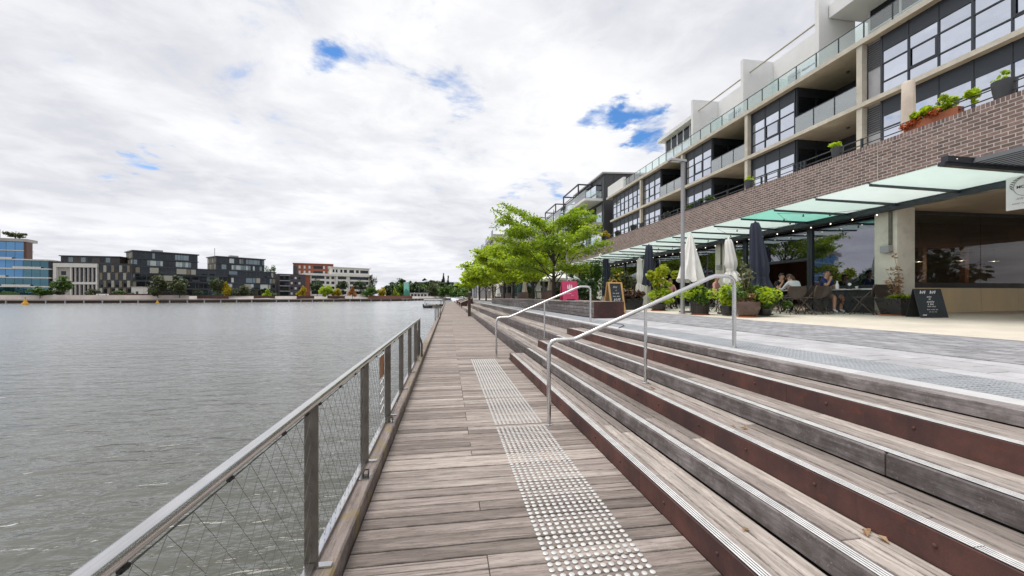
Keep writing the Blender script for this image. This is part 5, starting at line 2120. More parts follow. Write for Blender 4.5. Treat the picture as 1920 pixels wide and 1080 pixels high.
# ================================================================== boards and signs
def a_board(name, lab, loc, rz, w, h, sp, face, edge, frame_w=0.0, category='sign'):
    """two boards leaning together; local front faces -y"""
    t = thing(name, loc, rz, label=lab, category=category)
    th = 0.018
    for s, nm in ((-1, 'front_board'), (1, 'back_board')):
        q = MB()
        q.hexa([(-w / 2, s * sp, 0), (w / 2, s * sp, 0), (w / 2, s * (sp - th), 0), (-w / 2, s * (sp - th), 0),
                (-w / 2, s * (th + .003), h), (w / 2, s * (th + .003), h), (w / 2, s * .003, h), (-w / 2, s * .003, h)])
        b = sub(nm, q.mesh(face if s < 0 else edge, name=nm), t)
        if frame_w and True:
            f = MB()
            def pt(x, z, o):
                yy_ = s * (sp + (th + .003 - sp) * z / h) + s * o
                return (x, yy_, z)
            def strip(xa, xb, za, zb):
                f.hexa([pt(xa, za, 0.001), pt(xb, za, 0.001), pt(xb, za, .018), pt(xa, za, .018), pt(xa, zb, 0.001), pt(xb, zb, 0.001), pt(xb, zb, .018), pt(xa, zb, .018)])
            strip(-w / 2 - .01, -w / 2 + frame_w, 0, h)
            strip(w / 2 - frame_w, w / 2 + .01, 0, h)
            strip(-w / 2 + frame_w + .0005, w / 2 - frame_w - .0005, h - frame_w, h)
            strip(-w / 2 + frame_w + .0005, w / 2 - frame_w - .0005, 0.12, 0.12 + frame_w)
            sub('frame', f.mesh(edge, name='frame'), b)
    return t


def board_text(t, w, h, sp, lines, mat, off=0.004):
    """chalk lines on the front board of an a_board"""
    tn = Vector((0, sp - 0.021, h)).normalized()
    M_ = wm(t)
    for (txt, x, z, size, bold) in lines:
        y = -(sp + (0.021 - sp) * z / h) - off
        o = M_ @ Vector((x, y, z))
        ux = (M_.to_3x3() @ Vector((1, 0, 0)))
        uz = (M_.to_3x3() @ tn)
        wd = sum(n for n in txt) * size * 0.5 + (len(txt) - 1) * size * 0.35
        scrawl(txt, t, o - ux * (wd / 2), ux, uz, size, mat, int(z * 997), thick=0.07 + bold * 10)


ab = a_board('black_a_board', 'black a-frame board with white lettering beside the concrete column', (11.98, 8.50, gz(12.0)), R(-18), 0.60, 0.72, 0.24, MAT['chalk'], MAT['black'])
board_text(ab, 0.60, 0.72, 0.24, [((3,), -0.11, 0.60, 0.10, .005), ((3,), 0.11, 0.60, 0.10, .005), ((4,), 0.0, 0.50, 0.055, .003), ((2,), 0.0, 0.445, 0.05, .004), ((5,), 0.0, 0.375, 0.065, .003), ((1, 3), 0.0, 0.315, 0.06, .004), ((4, 4), 0.0, 0.265, 0.042, .002), ((4, 5, 3), 0.0, 0.19, 0.036, .001), ((3, 4, 3), 0.0, 0.135, 0.03, 0), ((4,), -0.19, 0.05, 0.05, .004)], MAT['letter'])
# arched ribbon on the board
cb = a_board('chalkboard_sign', 'chalkboard a-frame with pale pine frame behind the rust bench end', (5.52, 12.9, gz(5.5)), R(8), 0.52, 1.12, 0.30, MAT['chalk'], MAT['pine'], 0.05)
board_text(cb, 0.52, 1.12, 0.30, [((4,), 0.0, 0.92, 0.085, .001), ((1,), 0.02, 0.82, 0.07, .001), ((3, 4), 0.0, 0.72, 0.065, .001), ((4, 4), 0.0, 0.62, 0.06, .001), ((4,), 0.02, 0.49, 0.13, .003), ((3, 3), 0.0, 0.40, 0.06, .001), ((4,), 0.0, .30, .07, .001)], MAT['letter'])
q = MB()
q.tube([(-.10, 0, 1.12), (-.07, 0, 1.19), (.07, 0, 1.19), (.10, 0, 1.12)], 0.012, 6)
sub('handle', q.mesh(MAT['pine'], True), cb)
pk = a_board('pink_a_board', 'magenta a-frame board with white flame mark standing on the timber seat', (4.50, 14.7, 1.394), R(4), 0.60, 0.73, 0.20, MAT['pink'], MAT['pink'])
q = MB()
for i, (dx, hh) in enumerate(((-0.075, 0.20), (0.0, 0.25), (0.075, 0.20))):
    zc_ = 0.50
    def fp(x, z):
        return (x, -(0.20 + (0.021 - 0.20) * z / 0.73) - 0.004, z)
    pts_ = [(dx, zc_ - hh * .5), (dx + .026, zc_ - hh * .2), (dx + .018, zc_ + hh * .25), (dx + .004, zc_ + hh * .5), (dx - .02, zc_ + hh * .2), (dx - .026, zc_ - hh * .2)]
    vs = [fp(a, b) for a, b in pts_]
    vs2 = [(a, b - 0.003, c_) for a, b, c_ in vs]
    n = len(vs)
    q.add(vs2 + vs, [tuple(range(n))] + [(i_, (i_ + 1) % n, (i_ + 1) % n + n, i_ + n) for i_ in range(n)])
sub('flame_mark', q.mesh(MAT['letter']), pk)
board_text(pk, 0.60, 0.73, 0.20, [((5,), -0.04, 0.235, 0.06, .001), ((3,), 0.08, 0.165, 0.06, .001)], MAT['letter'])
q = MB()
q.tube([(-.06, 0, .73), (-.03, 0, .80), (.03, 0, .80), (.06, 0, .73)], 0.012, 6)
sub('handle', q.mesh(MAT['letter'], True), pk)
q = MB()
q.box(-0.16, 0.16, -0.215, -0.203, 0.0, 0.045)
sub('foot_notch', q.mesh(MAT['black']), pk)

# cable loop on the paving
t = thing('loose_cable', (4.0, 8.6, gz(4)), label='thin grey cable looping from the paving edge to the top step', category='cable')
q = MB()
q.tube([(3.52, 8.0, .875), (3.62, 8.15, .885), (3.80, 8.35, .90), (3.95, 8.75, .90), (4.0, 9.2, .885), (4.0, 9.5, .885)], 0.008, 6)
q.build('cable', MAT['black'], t)

# timber mooring post and far sloping lounges
t = thing('timber_post', (1.68, 32, 0), label='dark brown timber post standing at the right edge of the boardwalk', category='post')
q = MB()
q.box(1.57, 1.79, 31.9, 32.12, 0, 1.86)
q.build('shaft', MAT['post_wood'], t)
q = MB()
q.hexa([(1.55, 31.88, 1.861), (1.81, 31.88, 1.861), (1.81, 32.14, 1.861), (1.55, 32.14, 1.861), (1.63, 31.96, 1.97), (1.73, 31.96, 1.97), (1.73, 32.06, 1.97), (1.63, 32.06, 1.97)])
q.build('cap', MAT['steel_flat'], t)
for i, (y, lab) in enumerate(((54, 'nearest rust sided sloping timber lounge at the far boardwalk'), (64, 'second rust sided sloping timber lounge at the far boardwalk'), (78, 'farthest rust sided sloping timber lounge at the far boardwalk'))):
    t = thing('sloping_lounge', (2.4, y, 0.0), label=lab, category='bench', group='sloping lounges on the far steps')
    q = MB()
    q.prism([(1.75, 0.25), (3.3, 0.62), (3.3, 1.30), (1.75, 0.72)], y, y + 5)
    q.build('side_panel', MAT['rust'], t)
    for k in range(8):
        q = MB()
        a, b = 1.72 + k * 0.20, 1.72 + k * 0.20 + 0.18
        za, zb = 0.73 + (a - 1.75) * .374, 0.73 + (b - 1.75) * .374
        q.hexa([(a, y - .05, za), (b, y - .05, zb), (b, y + 5.05, zb), (a, y + 5.05, za), (a, y - .05, za + .05), (b, y - .05, zb + .05), (b, y + 5.05, zb + .05), (a, y + 5.05, za + .05)])
        q.build('slat', MAT['step'], t)
# small dead leaves on the steps
t = thing('fallen_leaves', (2.4, 2.9, 0.47), label='dry brown fallen leaves curled on the timber steps', category='leaves')
rg = random.Random(31)
for i, (x, y, z) in enumerate(((2.33, 3.02, 0.462), (2.37, 2.95, .462), (2.41, 2.98, .462), (2.16, 1.72, .31), (2.13, 1.78, .31), (2.17, 1.80, .31), (1.73, 2.14, .16), (2.35, 4.4, .462))):
    q = MB()
    a = rg.uniform(0, 6.28)
    s = rg.uniform(0.02, 0.04)
    u, v = Vector((math.cos(a), math.sin(a), 0)) * s, Vector((-math.sin(a), math.cos(a), 0)) * s * .5
    p = Vector((x, y, z))
    up = Vector((0, 0, s * .5))
    q.add([p - u, p + v + up, p + u + up * .4, p - v + up * .8, p - u * .3], [(0, 4, 1), (4, 2, 1), (0, 3, 4), (4, 3, 2)])
    q.build('leaf', MAT['leaf_dry'], t)

# ================================================================== cafe furniture
def chair_proto():
    t = thing('bistro_chair', (0, 0, 0))
    q = MB()
    q.lathe([(0.20, 0.445), (0.215, 0.455), (0.205, 0.468), (0.0, 0.470)], (0.0, 0, 0), 18, capt=False)
    sub('seat', q.mesh(MAT['wicker'], True), t)
    ring = []
    for k in range(25):
        a = R(-215 + k * 250 / 24)
        yy_, zz_ = 0.225 * math.cos(a + R(90) - R(90)), 0.0
        ring.append((-0.19 - 0.10 * (0.66 + 0.21 * math.sin(a) - 0.47) / 0.4, 0.225 * math.cos(a), 0.655 + 0.215 * math.sin(a)))
    q = MB()
    q.tube(ring, 0.017, 8)
    fr = sub('backrest_frame', q.mesh(MAT['wicker'], True), t)
    q = MB()
    vs = [(-0.20, 0, 0.655)] + [(p[0] + .004, p[1] * .95, 0.655 + (p[2] - .655) * .95) for p in ring]
    q.add(vs, [(0, i, i + 1) for i in range(1, len(ring))] + [(0, len(ring), 1)])
    q.add([(a - .012, b, c_) for a, b, c_ in vs], [(0, i + 1, i) for i in range(1, len(ring))] + [(0, 1, len(ring))])
    sub('backrest', q.mesh(MAT['wicker']), t)
    for s in (-1, 1):
        q = MB()
        q.tube([(0.23, s * .20, 0.0), (-0.02, s * .21, 0.40), (-0.19, s * .215, 0.60)], 0.012, 6)
        sub('leg', q.mesh(MAT['wicker'], True), t)
        q = MB()
        q.tube([(-0.26, s * .185, 0.0), (0.0, s * .19, 0.30), (0.16, s * .18, 0.45)], 0.012, 6)
        sub('leg', q.mesh(MAT['wicker'], True), t)
    q = MB()
    q.tube([(-0.20, -.185, 0.07), (-0.20, .185, 0.07)], 0.008, 5)
    q.tube([(0.17, -.20, 0.10), (0.17, .20, 0.10)], 0.008, 5)
    sub('stretcher', q.mesh(MAT['wicker']), t)
    return t


def table_proto():
    t = thing('bistro_table', (0, 0, 0))
    q = MB()
    q.lathe([(0.34, 0.725), (0.35, 0.735), (0.345, 0.75), (0.0, 0.751)], (0, 0, 0), 24, capt=False)
    sub('table_top', q.mesh(M('pale_table_top', (0.55, 0.55, 0.54), 0.35, var=0.08), True), t)
    for s in (-1, 1):
        q = MB()
        q.tube([(0.30, s * .2, 0.0), (-0.26, s * .2, 0.72)], 0.012, 6)
        sub('leg', q.mesh(MAT['frame'], True), t)
        q = MB()
        q.tube([(-0.30, s * .18, 0.0), (0.26, s * .18, 0.72)], 0.012, 6)
        sub('leg', q.mesh(MAT['frame'], True), t)
    q = MB()
    q.tube([(0, -.2, .36), (0, .2, .36)], 0.010, 6)
    sub('crossbar', q.mesh(MAT['frame']), t)
    return t


CH = chair_proto()
TB = table_proto()
CH['category'] = 'chair'
TB['category'] = 'table'
CG, TG = 'wicker bistro chairs on the cafe terrace', 'round bistro tables on the cafe terrace'
cl = [
    (12.02, 10.12, 118, 'empty wicker chair with its round back to the camera, between table and black pot'),
    (12.1, 11.42, -92, 'wicker chair under the man in the navy shirt'),
    (11.05, 11.38, 88, 'wicker chair under the person in the white shirt'),
    (10.55, 11.05, 75, 'empty wicker chair next to the person in the white shirt, nearest the shrub'),
    (11.62, 12.75, -85, 'wicker chair under the man in the black shirt'),
    (10.25, 11.65, 20, 'empty wicker chair half hidden behind the green shrub'),
    (11.55, 11.15, 160, 'empty dark chair between the white shirt and the navy shirt'),
    (9.75, 13.1, 60, 'tall wicker chair beside the basket planter'),
    (9.35, 13.9, 200, 'wicker chair behind the basket planter with pink flowers'),
    (10.5, 14.6, -60, 'wicker chair by the second concrete column'),
    (10.2, 17.4, -100, 'wicker chair under the person in pink beyond the lamp post'),
    (9.3, 16.6, 20, 'wicker chair left of the tall lamp post'),
    (12.45, 10.05, 70, 'empty wicker chair nearest the black pot by the column'),
    (10.85, 10.75, 110, 'empty wicker chair with its back to the camera right of the green shrub'),
    (11.3, 10.95, 60, 'empty wicker chair in front of the person in the pale shirt'),
    (11.0, 18.6, 180, 'wicker chair deep in the terrace beyond the lamp post'),
]
for i, (x, y, rz, lab) in enumerate(cl):
    if i == 0:
        CH.location = (x, y, gz(x))
        CH.rotation_euler = (0, 0, R(rz))
        CH['label'] = lab
        CH.scale = (1.12,) * 3
        CH['group'] = CG
    else:
        dup(CH, (x, y, gz(x)), R(rz), 1.0 if 'under the' in lab else 1.12, label=lab, group=CG)
tl_ = [(12.2, 10.78, 0, 'round table in front of the man in the navy shirt'), (11.3, 12.1, 30, 'round table between the two people left of the dark window post'),
       (10.15, 13.6, 10, 'round table beside the second concrete column'), (9.8, 17.0, 0, 'round table beyond the tall lamp post'), (8.9, 19.9, 0, 'round table near the narrow white umbrella')]
for i, (x, y, rz, lab) in enumerate(tl_):
    if i == 0:
        TB.location = (x, y, gz(x))
        TB.rotation_euler = (0, 0, R(rz))
        TB['label'] = lab
        TB['group'] = TG
    else:
        dup(TB, (x, y, gz(x)), R(rz), label=lab, group=TG)
# things on the tables
zt_ = gz(12.2) + 0.752
t = thing('white_bottle', (12.02, 10.92, zt_), label='white bottle on the table in front of the man in navy', category='bottle')
q = MB()
q.lathe([(0.045, 0), (0.047, 0.14), (0.02, 0.20), (0.02, 0.26)], (12.02, 10.92, zt_), 12)
q.build('body', MAT['letter'], t, True)
q = MB()
q.lathe([(0.022, 0.26), (0.022, 0.28)], (12.02, 10.92, zt_), 10)
q.build('cap', MAT['pot_grey'], t)
t = thing('black_bag', (12.22, 10.72, zt_), label='black bag with round white label on the table in front of the man in navy', category='bag')
q = MB()
q.lathe([(0.07, 0), (0.085, 0.12), (0.075, 0.25), (0.03, 0.30)], (12.22, 10.72, zt_), 12)
q.build('body', MAT['black'], t, True)
q = MB()
q.lathe([(0.045, 0.0), (0.045, 0.004)], (0, 0, 0), 14)
o = q.build('round_label', MAT['letter'], None)
o.data.transform(Matrix.Translation((12.16, 10.645, zt_ + .15)) @ Matrix.Rotation(R(35), 4, 'Z') @ Matrix.Rotation(R(-90), 4, 'Y') )
o.parent = t
o.matrix_parent_inverse = wm(t).inverted()
for i, (x, y, lab) in enumerate(((11.42, 12.0, 'white coffee cup on the table between the two seated people'), (11.2, 12.22, 'second white coffee cup on the table between the two seated people'), (12.36, 10.6, 'white coffee cup at the near edge of the navy shirted man\'s table'), (10.1, 13.7, 'white cup on the table by the second concrete column'), (9.7, 17.1, 'white cup on the table beyond the lamp post'))):
    z = gz(x) + .7525
    t = thing('coffee_cup', (x, y, z), label=lab, category='cup', group='cups on the cafe tables')
    q = MB()
    q.lathe([(.024, .012), (.038, .05), (.042, .085)], (x, y, z), 10, capt=False)
    q.build('cup', MAT['letter'], t, True)
    q = MB()
    q.lathe([(.05, .0), (.072, .011), (.0, .0105)], (x, y, z), 12, capt=False)
    q.build('saucer', MAT['letter'], t, True)
# low wall of dark planter rails further along, under the trees
for i, (x, y, L, lab) in enumerate(((6.4, 24.2, 3.2, 'dark slatted terrace screen below the nearest tree'), (6.6, 33, 5.0, 'dark slatted terrace screen below the second tree'), (6.8, 44, 7.0, 'dark slatted terrace screen below the far trees'))):
    t = thing('terrace_screen', (x, y, gz(x)), label=lab, category='screen', group='terrace screens below the trees')
    for k in range(int(L / 0.32)):
        q = MB()
        q.box(x - .02, x + .02, y + k * .32, y + k * .32 + .24, gz(x) + .05, gz(x) + 0.95)
        q.build('slat', MAT['timber_red'], t)
    q = MB()
    q.box(x - .04, x + .04, y - .05, y + L, gz(x) + .951, gz(x) + 1.02)
    q.build('top_rail', MAT['black'], t)
for i, (x, y, lab) in enumerate(((8.4, 30, 'dark timber bar table behind the pink sign'), (8.2, 36, 'dark timber bar table under the second tree'), (8.0, 47, 'dark timber bar table under the far trees'), (7.4, 56, 'white covered table under the far trees'))):
    t = thing('bar_table', (x, y, gz(x)), label=lab, category='table', group='bar tables under the trees')
    z = gz(x)
    q = MB()
    q.box(x - .5, x + .5, y - .9, y + .9, z + 1.0, z + 1.06)
    q.build('table_top', MAT['timber_red'] if i < 3 else MAT['letter'], t)
    for sx in (-.42, .42):
        for sy in (-.8, .8):
            q = MB()
            q.box(x + sx - .03, x + sx + .03, y + sy - .03, y + sy + .03, z, z + .999)
            q.build('leg', MAT['black'], t)


# ================================================================== people
SKIN = M('skin', (0.50, 0.27, 0.18), 0.55, var=0.08, scale=8)
HAIR_D = M('black_hair', (0.018, 0.013, 0.011), 0.5, var=0.3, scale=30)
HAIR_B = M('brown_hair', (0.07, 0.035, 0.02), 0.5, var=0.3, scale=30)
HAIR_G = M('grey_hair', (0.52, 0.50, 0.48), 0.6, var=0.15, scale=30)
SHOE = M('white_shoe', (0.7, 0.7, 0.7), 0.6)


def person(lab, loc, rz, J, shirt, legs, hair, sleeve='short', leglen='short', group=None, long_hair=False, shoe=None, scale=1.0):
    """seated figure: skinned joint skeleton, local x is forward"""
    t = thing('person', loc, R(rz), label=lab, category='person')
    if group:
        t['group'] = group
    names = ['pelvis', 'waist', 'chest', 'neck', 'jaw', 'head', 'crown']
    base = dict(pelvis=(0, 0, .56), waist=(.01, 0, .76), chest=(.03, 0, .98), neck=(.045, 0, 1.13), jaw=(.065, 0, 1.19), head=(.075, 0, 1.28), crown=(.06, 0, 1.355),
                shL=(.03, .165, 1.05), elL=(.10, .24, .80), wrL=(.30, .17, .78), hdL=(.37, .14, .79),
                shR=(.03, -.165, 1.05), elR=(.10, -.24, .80), wrR=(.30, -.17, .78), hdR=(.37, -.14, .79),
                hipL=(.02, .09, .54), knL=(.43, .13, .53), anL=(.40, .13, .10), toL=(.54, .14, .045),
                hipR=(.02, -.09, .54), knR=(.43, -.13, .53), anR=(.40, -.13, .10), toR=(.54, -.14, .045))
    base.update({k: v for k, v in J.items() if k != 'look'})
    rad = dict(pelvis=(.15, .12), waist=(.125, .10), chest=(.145, .11), neck=(.055, .055), jaw=(.068, .072), head=(.078, .092), crown=(.06, .068),
               sh=(.068, .068), el=(.045, .045), wr=(.031, .031), hd=(.034, .025), hip=(.10, .10), kn=(.066, .066), an=(.042, .042), to=(.034, .03))
    ed = [('pelvis', 'waist'), ('waist', 'chest'), ('chest', 'neck'), ('neck', 'jaw'), ('jaw', 'head'), ('head', 'crown')]
    for s in 'LR':
        ed += [('chest', 'sh' + s), ('sh' + s, 'el' + s), ('el' + s, 'wr' + s), ('wr' + s, 'hd' + s), ('pelvis', 'hip' + s), ('hip' + s, 'kn' + s), ('kn' + s, 'an' + s), ('an' + s, 'to' + s)]
    ks = list(base)
    idx = {k: i for i, k in enumerate(ks)}
    me = bpy.data.meshes.new('skeleton')
    me.from_pydata([base[k] for k in ks], [(idx[a], idx[b]) for a, b in ed], [])
    tmp = bpy.data.objects.new('tmp_body', me)
    COL.objects.link(tmp)
    tmp.modifiers.new('Skin', 'SKIN')
    for k in ks:
        r = rad.get(k) or rad[k[:-1]]
        sv = me.skin_vertices[0].data[idx[k]]
        sv.radius = r
        sv.use_root = (k == 'pelvis')
    ss = tmp.modifiers.new('Sub', 'SUBSURF')
    ss.levels = 2
    ss.render_levels = 2
    dg = bpy.context.evaluated_depsgraph_get()
    body = bpy.data.meshes.new_from_object(tmp.evaluated_get(dg))
    bpy.data.objects.remove(tmp)
    # colour every face by the limb it belongs to
    segs = [(a, b, Vector(base[a]), Vector(base[b])) for a, b in ed]
    body.materials.clear()
    for m in (SKIN, shirt, legs, shoe or SHOE):
        body.materials.append(m)
    mi = []
    for p in body.polygons:
        c = p.center
        best = None
        for a, b, A, B in segs:
            ab = B - A
            w = max(0, min(1, (c - A).dot(ab) / ab.length_squared))
            d = (c - (A + ab * w)).length - 0.4 * ((rad.get(a) or rad[a[:-1]])[0] * (1 - w) + (rad.get(b) or rad[b[:-1]])[0] * w)
            if best is None or d < best[0]:
                best = (d, a, b, w)
        _, a, b, w = best
        k = 0
        if b in ('waist', 'chest') or b[:2] == 'sh':
            k = 1
        elif b == 'neck':
            k = 1 if w < 0.45 else 0
        elif b[:2] == 'el':
            k = 1 if (sleeve == 'long' or w < 0.62) else 0
        elif b[:2] == 'wr':
            k = 1 if sleeve == 'long' and w < 0.85 else 0
        elif b[:3] == 'hip':
            k = 2
        elif b[:2] == 'kn':
            k = 2 if (leglen == 'long' or w < 0.80) else 0
        elif b[:2] == 'an':
            k = 2 if leglen == 'long' else (3 if w > 0.93 else 0)
        elif b[:2] == 'to':
            k = 3
        if a == 'pelvis' and b == 'waist' and w < 0.25:
            k = 2
        mi.append(k)
    body.polygons.foreach_set('material_index', mi)
    body.polygons.foreach_set('use_smooth', [True] * len(mi))
    # fingers, nose and ears join the body mesh
    q = MB()
    for s in 'LR':
        w, h = Vector(base['wr' + s]), Vector(base['hd' + s])
        d = (h - w).normalized()
        side = d.cross(Vector((0, 0, 1)))
        side = side.normalized() if side.length > .1 else Vector((0, 1, 0))
        dn = side.cross(d).normalized() * -1
        for i, (o, L) in enumerate(((-.027, .062), (-.009, .074), (.009, .070), (.026, .055))):
            p = h + side * o
            q.tube([p, p + d * L * .55 + dn * .008, p + d * L * .85 + dn * .03], [.0095, .0085, .006], 6)
        p = w.lerp(h, .6) + side * (.03 if s == 'L' else -.03)
        q.tube([p, p + d * .03 + side * (.022 if s == 'L' else -.022) + dn * .01, p + d * .06 + side * (.02 if s == 'L' else -.02) + dn * .025], [.011, .010, .007], 6)
    hd, cr, jw = Vector(base['head']), Vector(base['crown']), Vector(base['jaw'])
    up = (cr - jw).normalized()
    fw = Vector((1, 0, 0))
    if 'look' in J:
        fw = Vector(J['look'])
    fw = (fw - up * fw.dot(up)).normalized()
    sd = up.cross(fw)
    c = hd - up * .01
    q.tube([c + fw * .088 + up * .025, c + fw * .108 - up * .012, c + fw * .09 - up * .02], [.008, .014, .010], 6)
    for s in (-1, 1):
        q.tube([c + sd * s * .083 - fw * .01 - up * .025, c + sd * s * .095 - fw * .015, c + sd * s * .084 - fw * .01 + up * .025], [.010, .014, .010], 6)
    extra = q.mesh([SKIN], True)
    bm = bmesh.new()
    bm.from_mesh(body)
    bm.from_mesh(extra)
    bm.to_mesh(body)
    bm.free()
    sub('body', body, t)
    # hair cap, eyes, mouth
    q = MB()
    n, K = 16, 8
    vs = []
    for i in range(K + 1):
        ph = (math.pi * (0.60 if not long_hair else 0.80)) * i / K
        for k in range(n):
            a = 2 * math.pi * k / n
            front = math.cos(a)
            lim = ph * (1 - (0.42 if front > 0.3 else 0.0) * (1 if front > .3 else 0))
            r = 0.106
            v = up * (math.cos(lim) * 0.118) + (fw * math.cos(a) * .98 + sd * math.sin(a) * .88) * math.sin(lim) * r
            vs.append(c + up * .02 - fw * .008 + v)
    fs = []
    for i in range(K):
        for k in range(n):
            a, b = i * n + k, i * n + (k + 1) % n
            fs.append((a, a + n, b + n, b))
    q.add(vs, fs)
    if long_hair:
        q.tube([c - fw * .06 + up * .02, c - fw * .085 - up * .10, c - fw * .07 - up * .22], [.075, .07, .03], 8)
    sub('hair', q.mesh(hair, True), t)
    q = MB()
    for s in (-1, 1):
        p = c + fw * .086 + sd * s * .032 + up * .018
        q.tube([p - fw * .004, p + fw * .004], [.011, .007], 6)
    sub('eyes', q.mesh(HAIR_D), t)
    q = MB()
    p = c + fw * .085 - up * .05
    q.tube([p - sd * .022, p + fw * .006, p + sd * .022], [.003, .006, .003], 5)
    sub('mouth', q.mesh(M('lips', (0.36, 0.12, 0.10), .5)), t)
    return t


NAVY = M('navy_cotton', (0.012, 0.035, 0.13), 0.85, var=0.15)
BLK = M('black_cotton', (0.015, 0.014, 0.015), 0.85)
WHT = M('pale_grey_cotton', (0.62, 0.63, 0.66), 0.85, var=0.1)
GREY = M('grey_shorts_cloth', (0.17, 0.19, 0.22), 0.85)
PNK = M('pink_cotton', (0.55, 0.28, 0.26), 0.85)
DKJ = M('dark_jacket', (0.02, 0.022, 0.03), 0.85)
# the man in navy, hand raised to his chin
person('man in navy t-shirt and grey shorts seated with one hand raised to his face', (12.1, 11.40, gz(12.1)), -86,
       dict(crown=(.075, 0, 1.36), shR=(.03, -.17, 1.05), elR=(.22, -.20, .86), wrR=(.24, -.07, 1.08), hdR=(.22, -.03, 1.15), elL=(.10, .25, .82), wrL=(.28, .18, .76), hdL=(.35, .15, .775),
            knL=(.44, .16, .53), anL=(.36, .18, .10), toL=(.49, .20, .045), knR=(.46, -.20, .53), anR=(.50, -.26, .10), toR=(.63, -.29, .045), look=(.85, -.5, 0)),
       NAVY, GREY, HAIR_D)
person('man in black t-shirt resting his chin on a raised hand beside the dark window post', (11.62, 12.78, gz(11.6)), -92,
       dict(chest=(.10, 0, .96), neck=(.14, 0, 1.10), jaw=(.17, 0, 1.15), head=(.18, 0, 1.235), crown=(.16, 0, 1.31), shL=(.10, .165, 1.02), shR=(.10, -.165, 1.02),
            elR=(.28, -.22, .80), wrR=(.30, -.08, 1.02), hdR=(.27, -.04, 1.09), elL=(.26, .22, .80), wrL=(.42, .12, .78), hdL=(.48, .08, .79)),
       BLK, BLK, HAIR_D, leglen='long')
person('brown haired person in pale shirt leaning forward with back to the camera', (11.05, 11.36, gz(11.05)), 86,
       dict(waist=(.06, 0, .75), chest=(.18, 0, .93), neck=(.26, 0, 1.04), jaw=(.31, 0, 1.08), head=(.35, 0, 1.16), crown=(.345, 0, 1.24), shL=(.19, .165, .99), shR=(.19, -.165, .99),
            elL=(.34, .23, .80), wrL=(.52, .14, .78), hdL=(.58, .12, .785), elR=(.34, -.23, .80), wrR=(.52, -.14, .78), hdR=(.58, -.12, .785), look=(.7, .7, -.1)),
       WHT, BLK, HAIR_B, 'long', 'long', long_hair=True, shoe=BLK)
person('person in pink top with dark glasses at a table beyond the lamp post', (10.2, 17.45, gz(10.2)), -100, {}, PNK, BLK, HAIR_B, 'long', 'long', long_hair=True, shoe=BLK)
person('grey haired person in dark jacket seated just left of the lamp post', (9.3, 16.55, gz(9.3)), 24, dict(look=(.6, .8, 0)), DKJ, DKJ, HAIR_G, 'long', 'long', shoe=BLK)
person('seated person in dusky pink top behind the basket planter', (10.5, 14.65, gz(10.5)), -62, {}, PNK, BLK, HAIR_D, 'long', 'long', shoe=BLK)

# ================================================================== the opposite bank
Q = [(-300, -420), (-380, -150), (-420, 140), (-260, 172), (-174, 188), (-122, 196), (-86, 214), (-58, 242), (-29, 258), (-6, 330), (2.8, 400)]
BK = Vector((-0.42, 0.907, 0))
BKL = Vector((-1, 0.1, 0))
WALK, LAND = 0.35, 1.9
q = MB()
for a, b in zip(Q[:-1], Q[1:]):
    A, B = Vector((a[0], a[1], 0)), Vector((b[0], b[1], 0))
    BA = BKL if a[1] < 140 else BK
    BB = BKL if b[1] <= 140 and a[1] < 140 else BK
    A1, B1 = A + BA * 9, B + BB * 9
    A2, B2 = A + BA * 3500, B + BB * 3500
    A1b, B1b = A + BA * 13, B + BB * 13
    q.add([A + Vector((0, 0, WALK)), B + Vector((0, 0, WALK)), B1 + Vector((0, 0, WALK)), A1 + Vector((0, 0, WALK))], [(0, 1, 2, 3)])
    q.add([A1 + Vector((0, 0, WALK)), B1 + Vector((0, 0, WALK)), B1b + Vector((0, 0, LAND)), A1b + Vector((0, 0, LAND))], [(0, 1, 2, 3)])
    q.add([A1b + Vector((0, 0, LAND)), B1b + Vector((0, 0, LAND)), B2 + Vector((0, 0, LAND)), A2 + Vector((0, 0, LAND))], [(0, 1, 2, 3)])
q.build('far_bank', M('bank_paving', (0.36, 0.33, 0.31), 0.9, var=0.25, scale=0.15, dirt=0.3), kind='structure', label='paved far bank of the lake', category='ground')
q = MB()
q.add([(2.8, 400, .6), (4000, 400, .6), (4000, 4000, .6), (2.8, 4000, .6)], [(0, 1, 2, 3)])
q.add([(60.5, -300, .6), (4000, -300, .6), (4000, 399, .6), (60.5, 399, .6)], [(0, 1, 2, 3)])
q.build('far_ground', M('far_grass', (0.10, 0.12, 0.05), 0.95, var=0.3, scale=0.05), kind='structure', label='ground beyond the lake', category='ground')
quay = thing('quay_wall', (-122, 196, -1.1), label='dark quay wall along the far bank of the lake', category='wall')
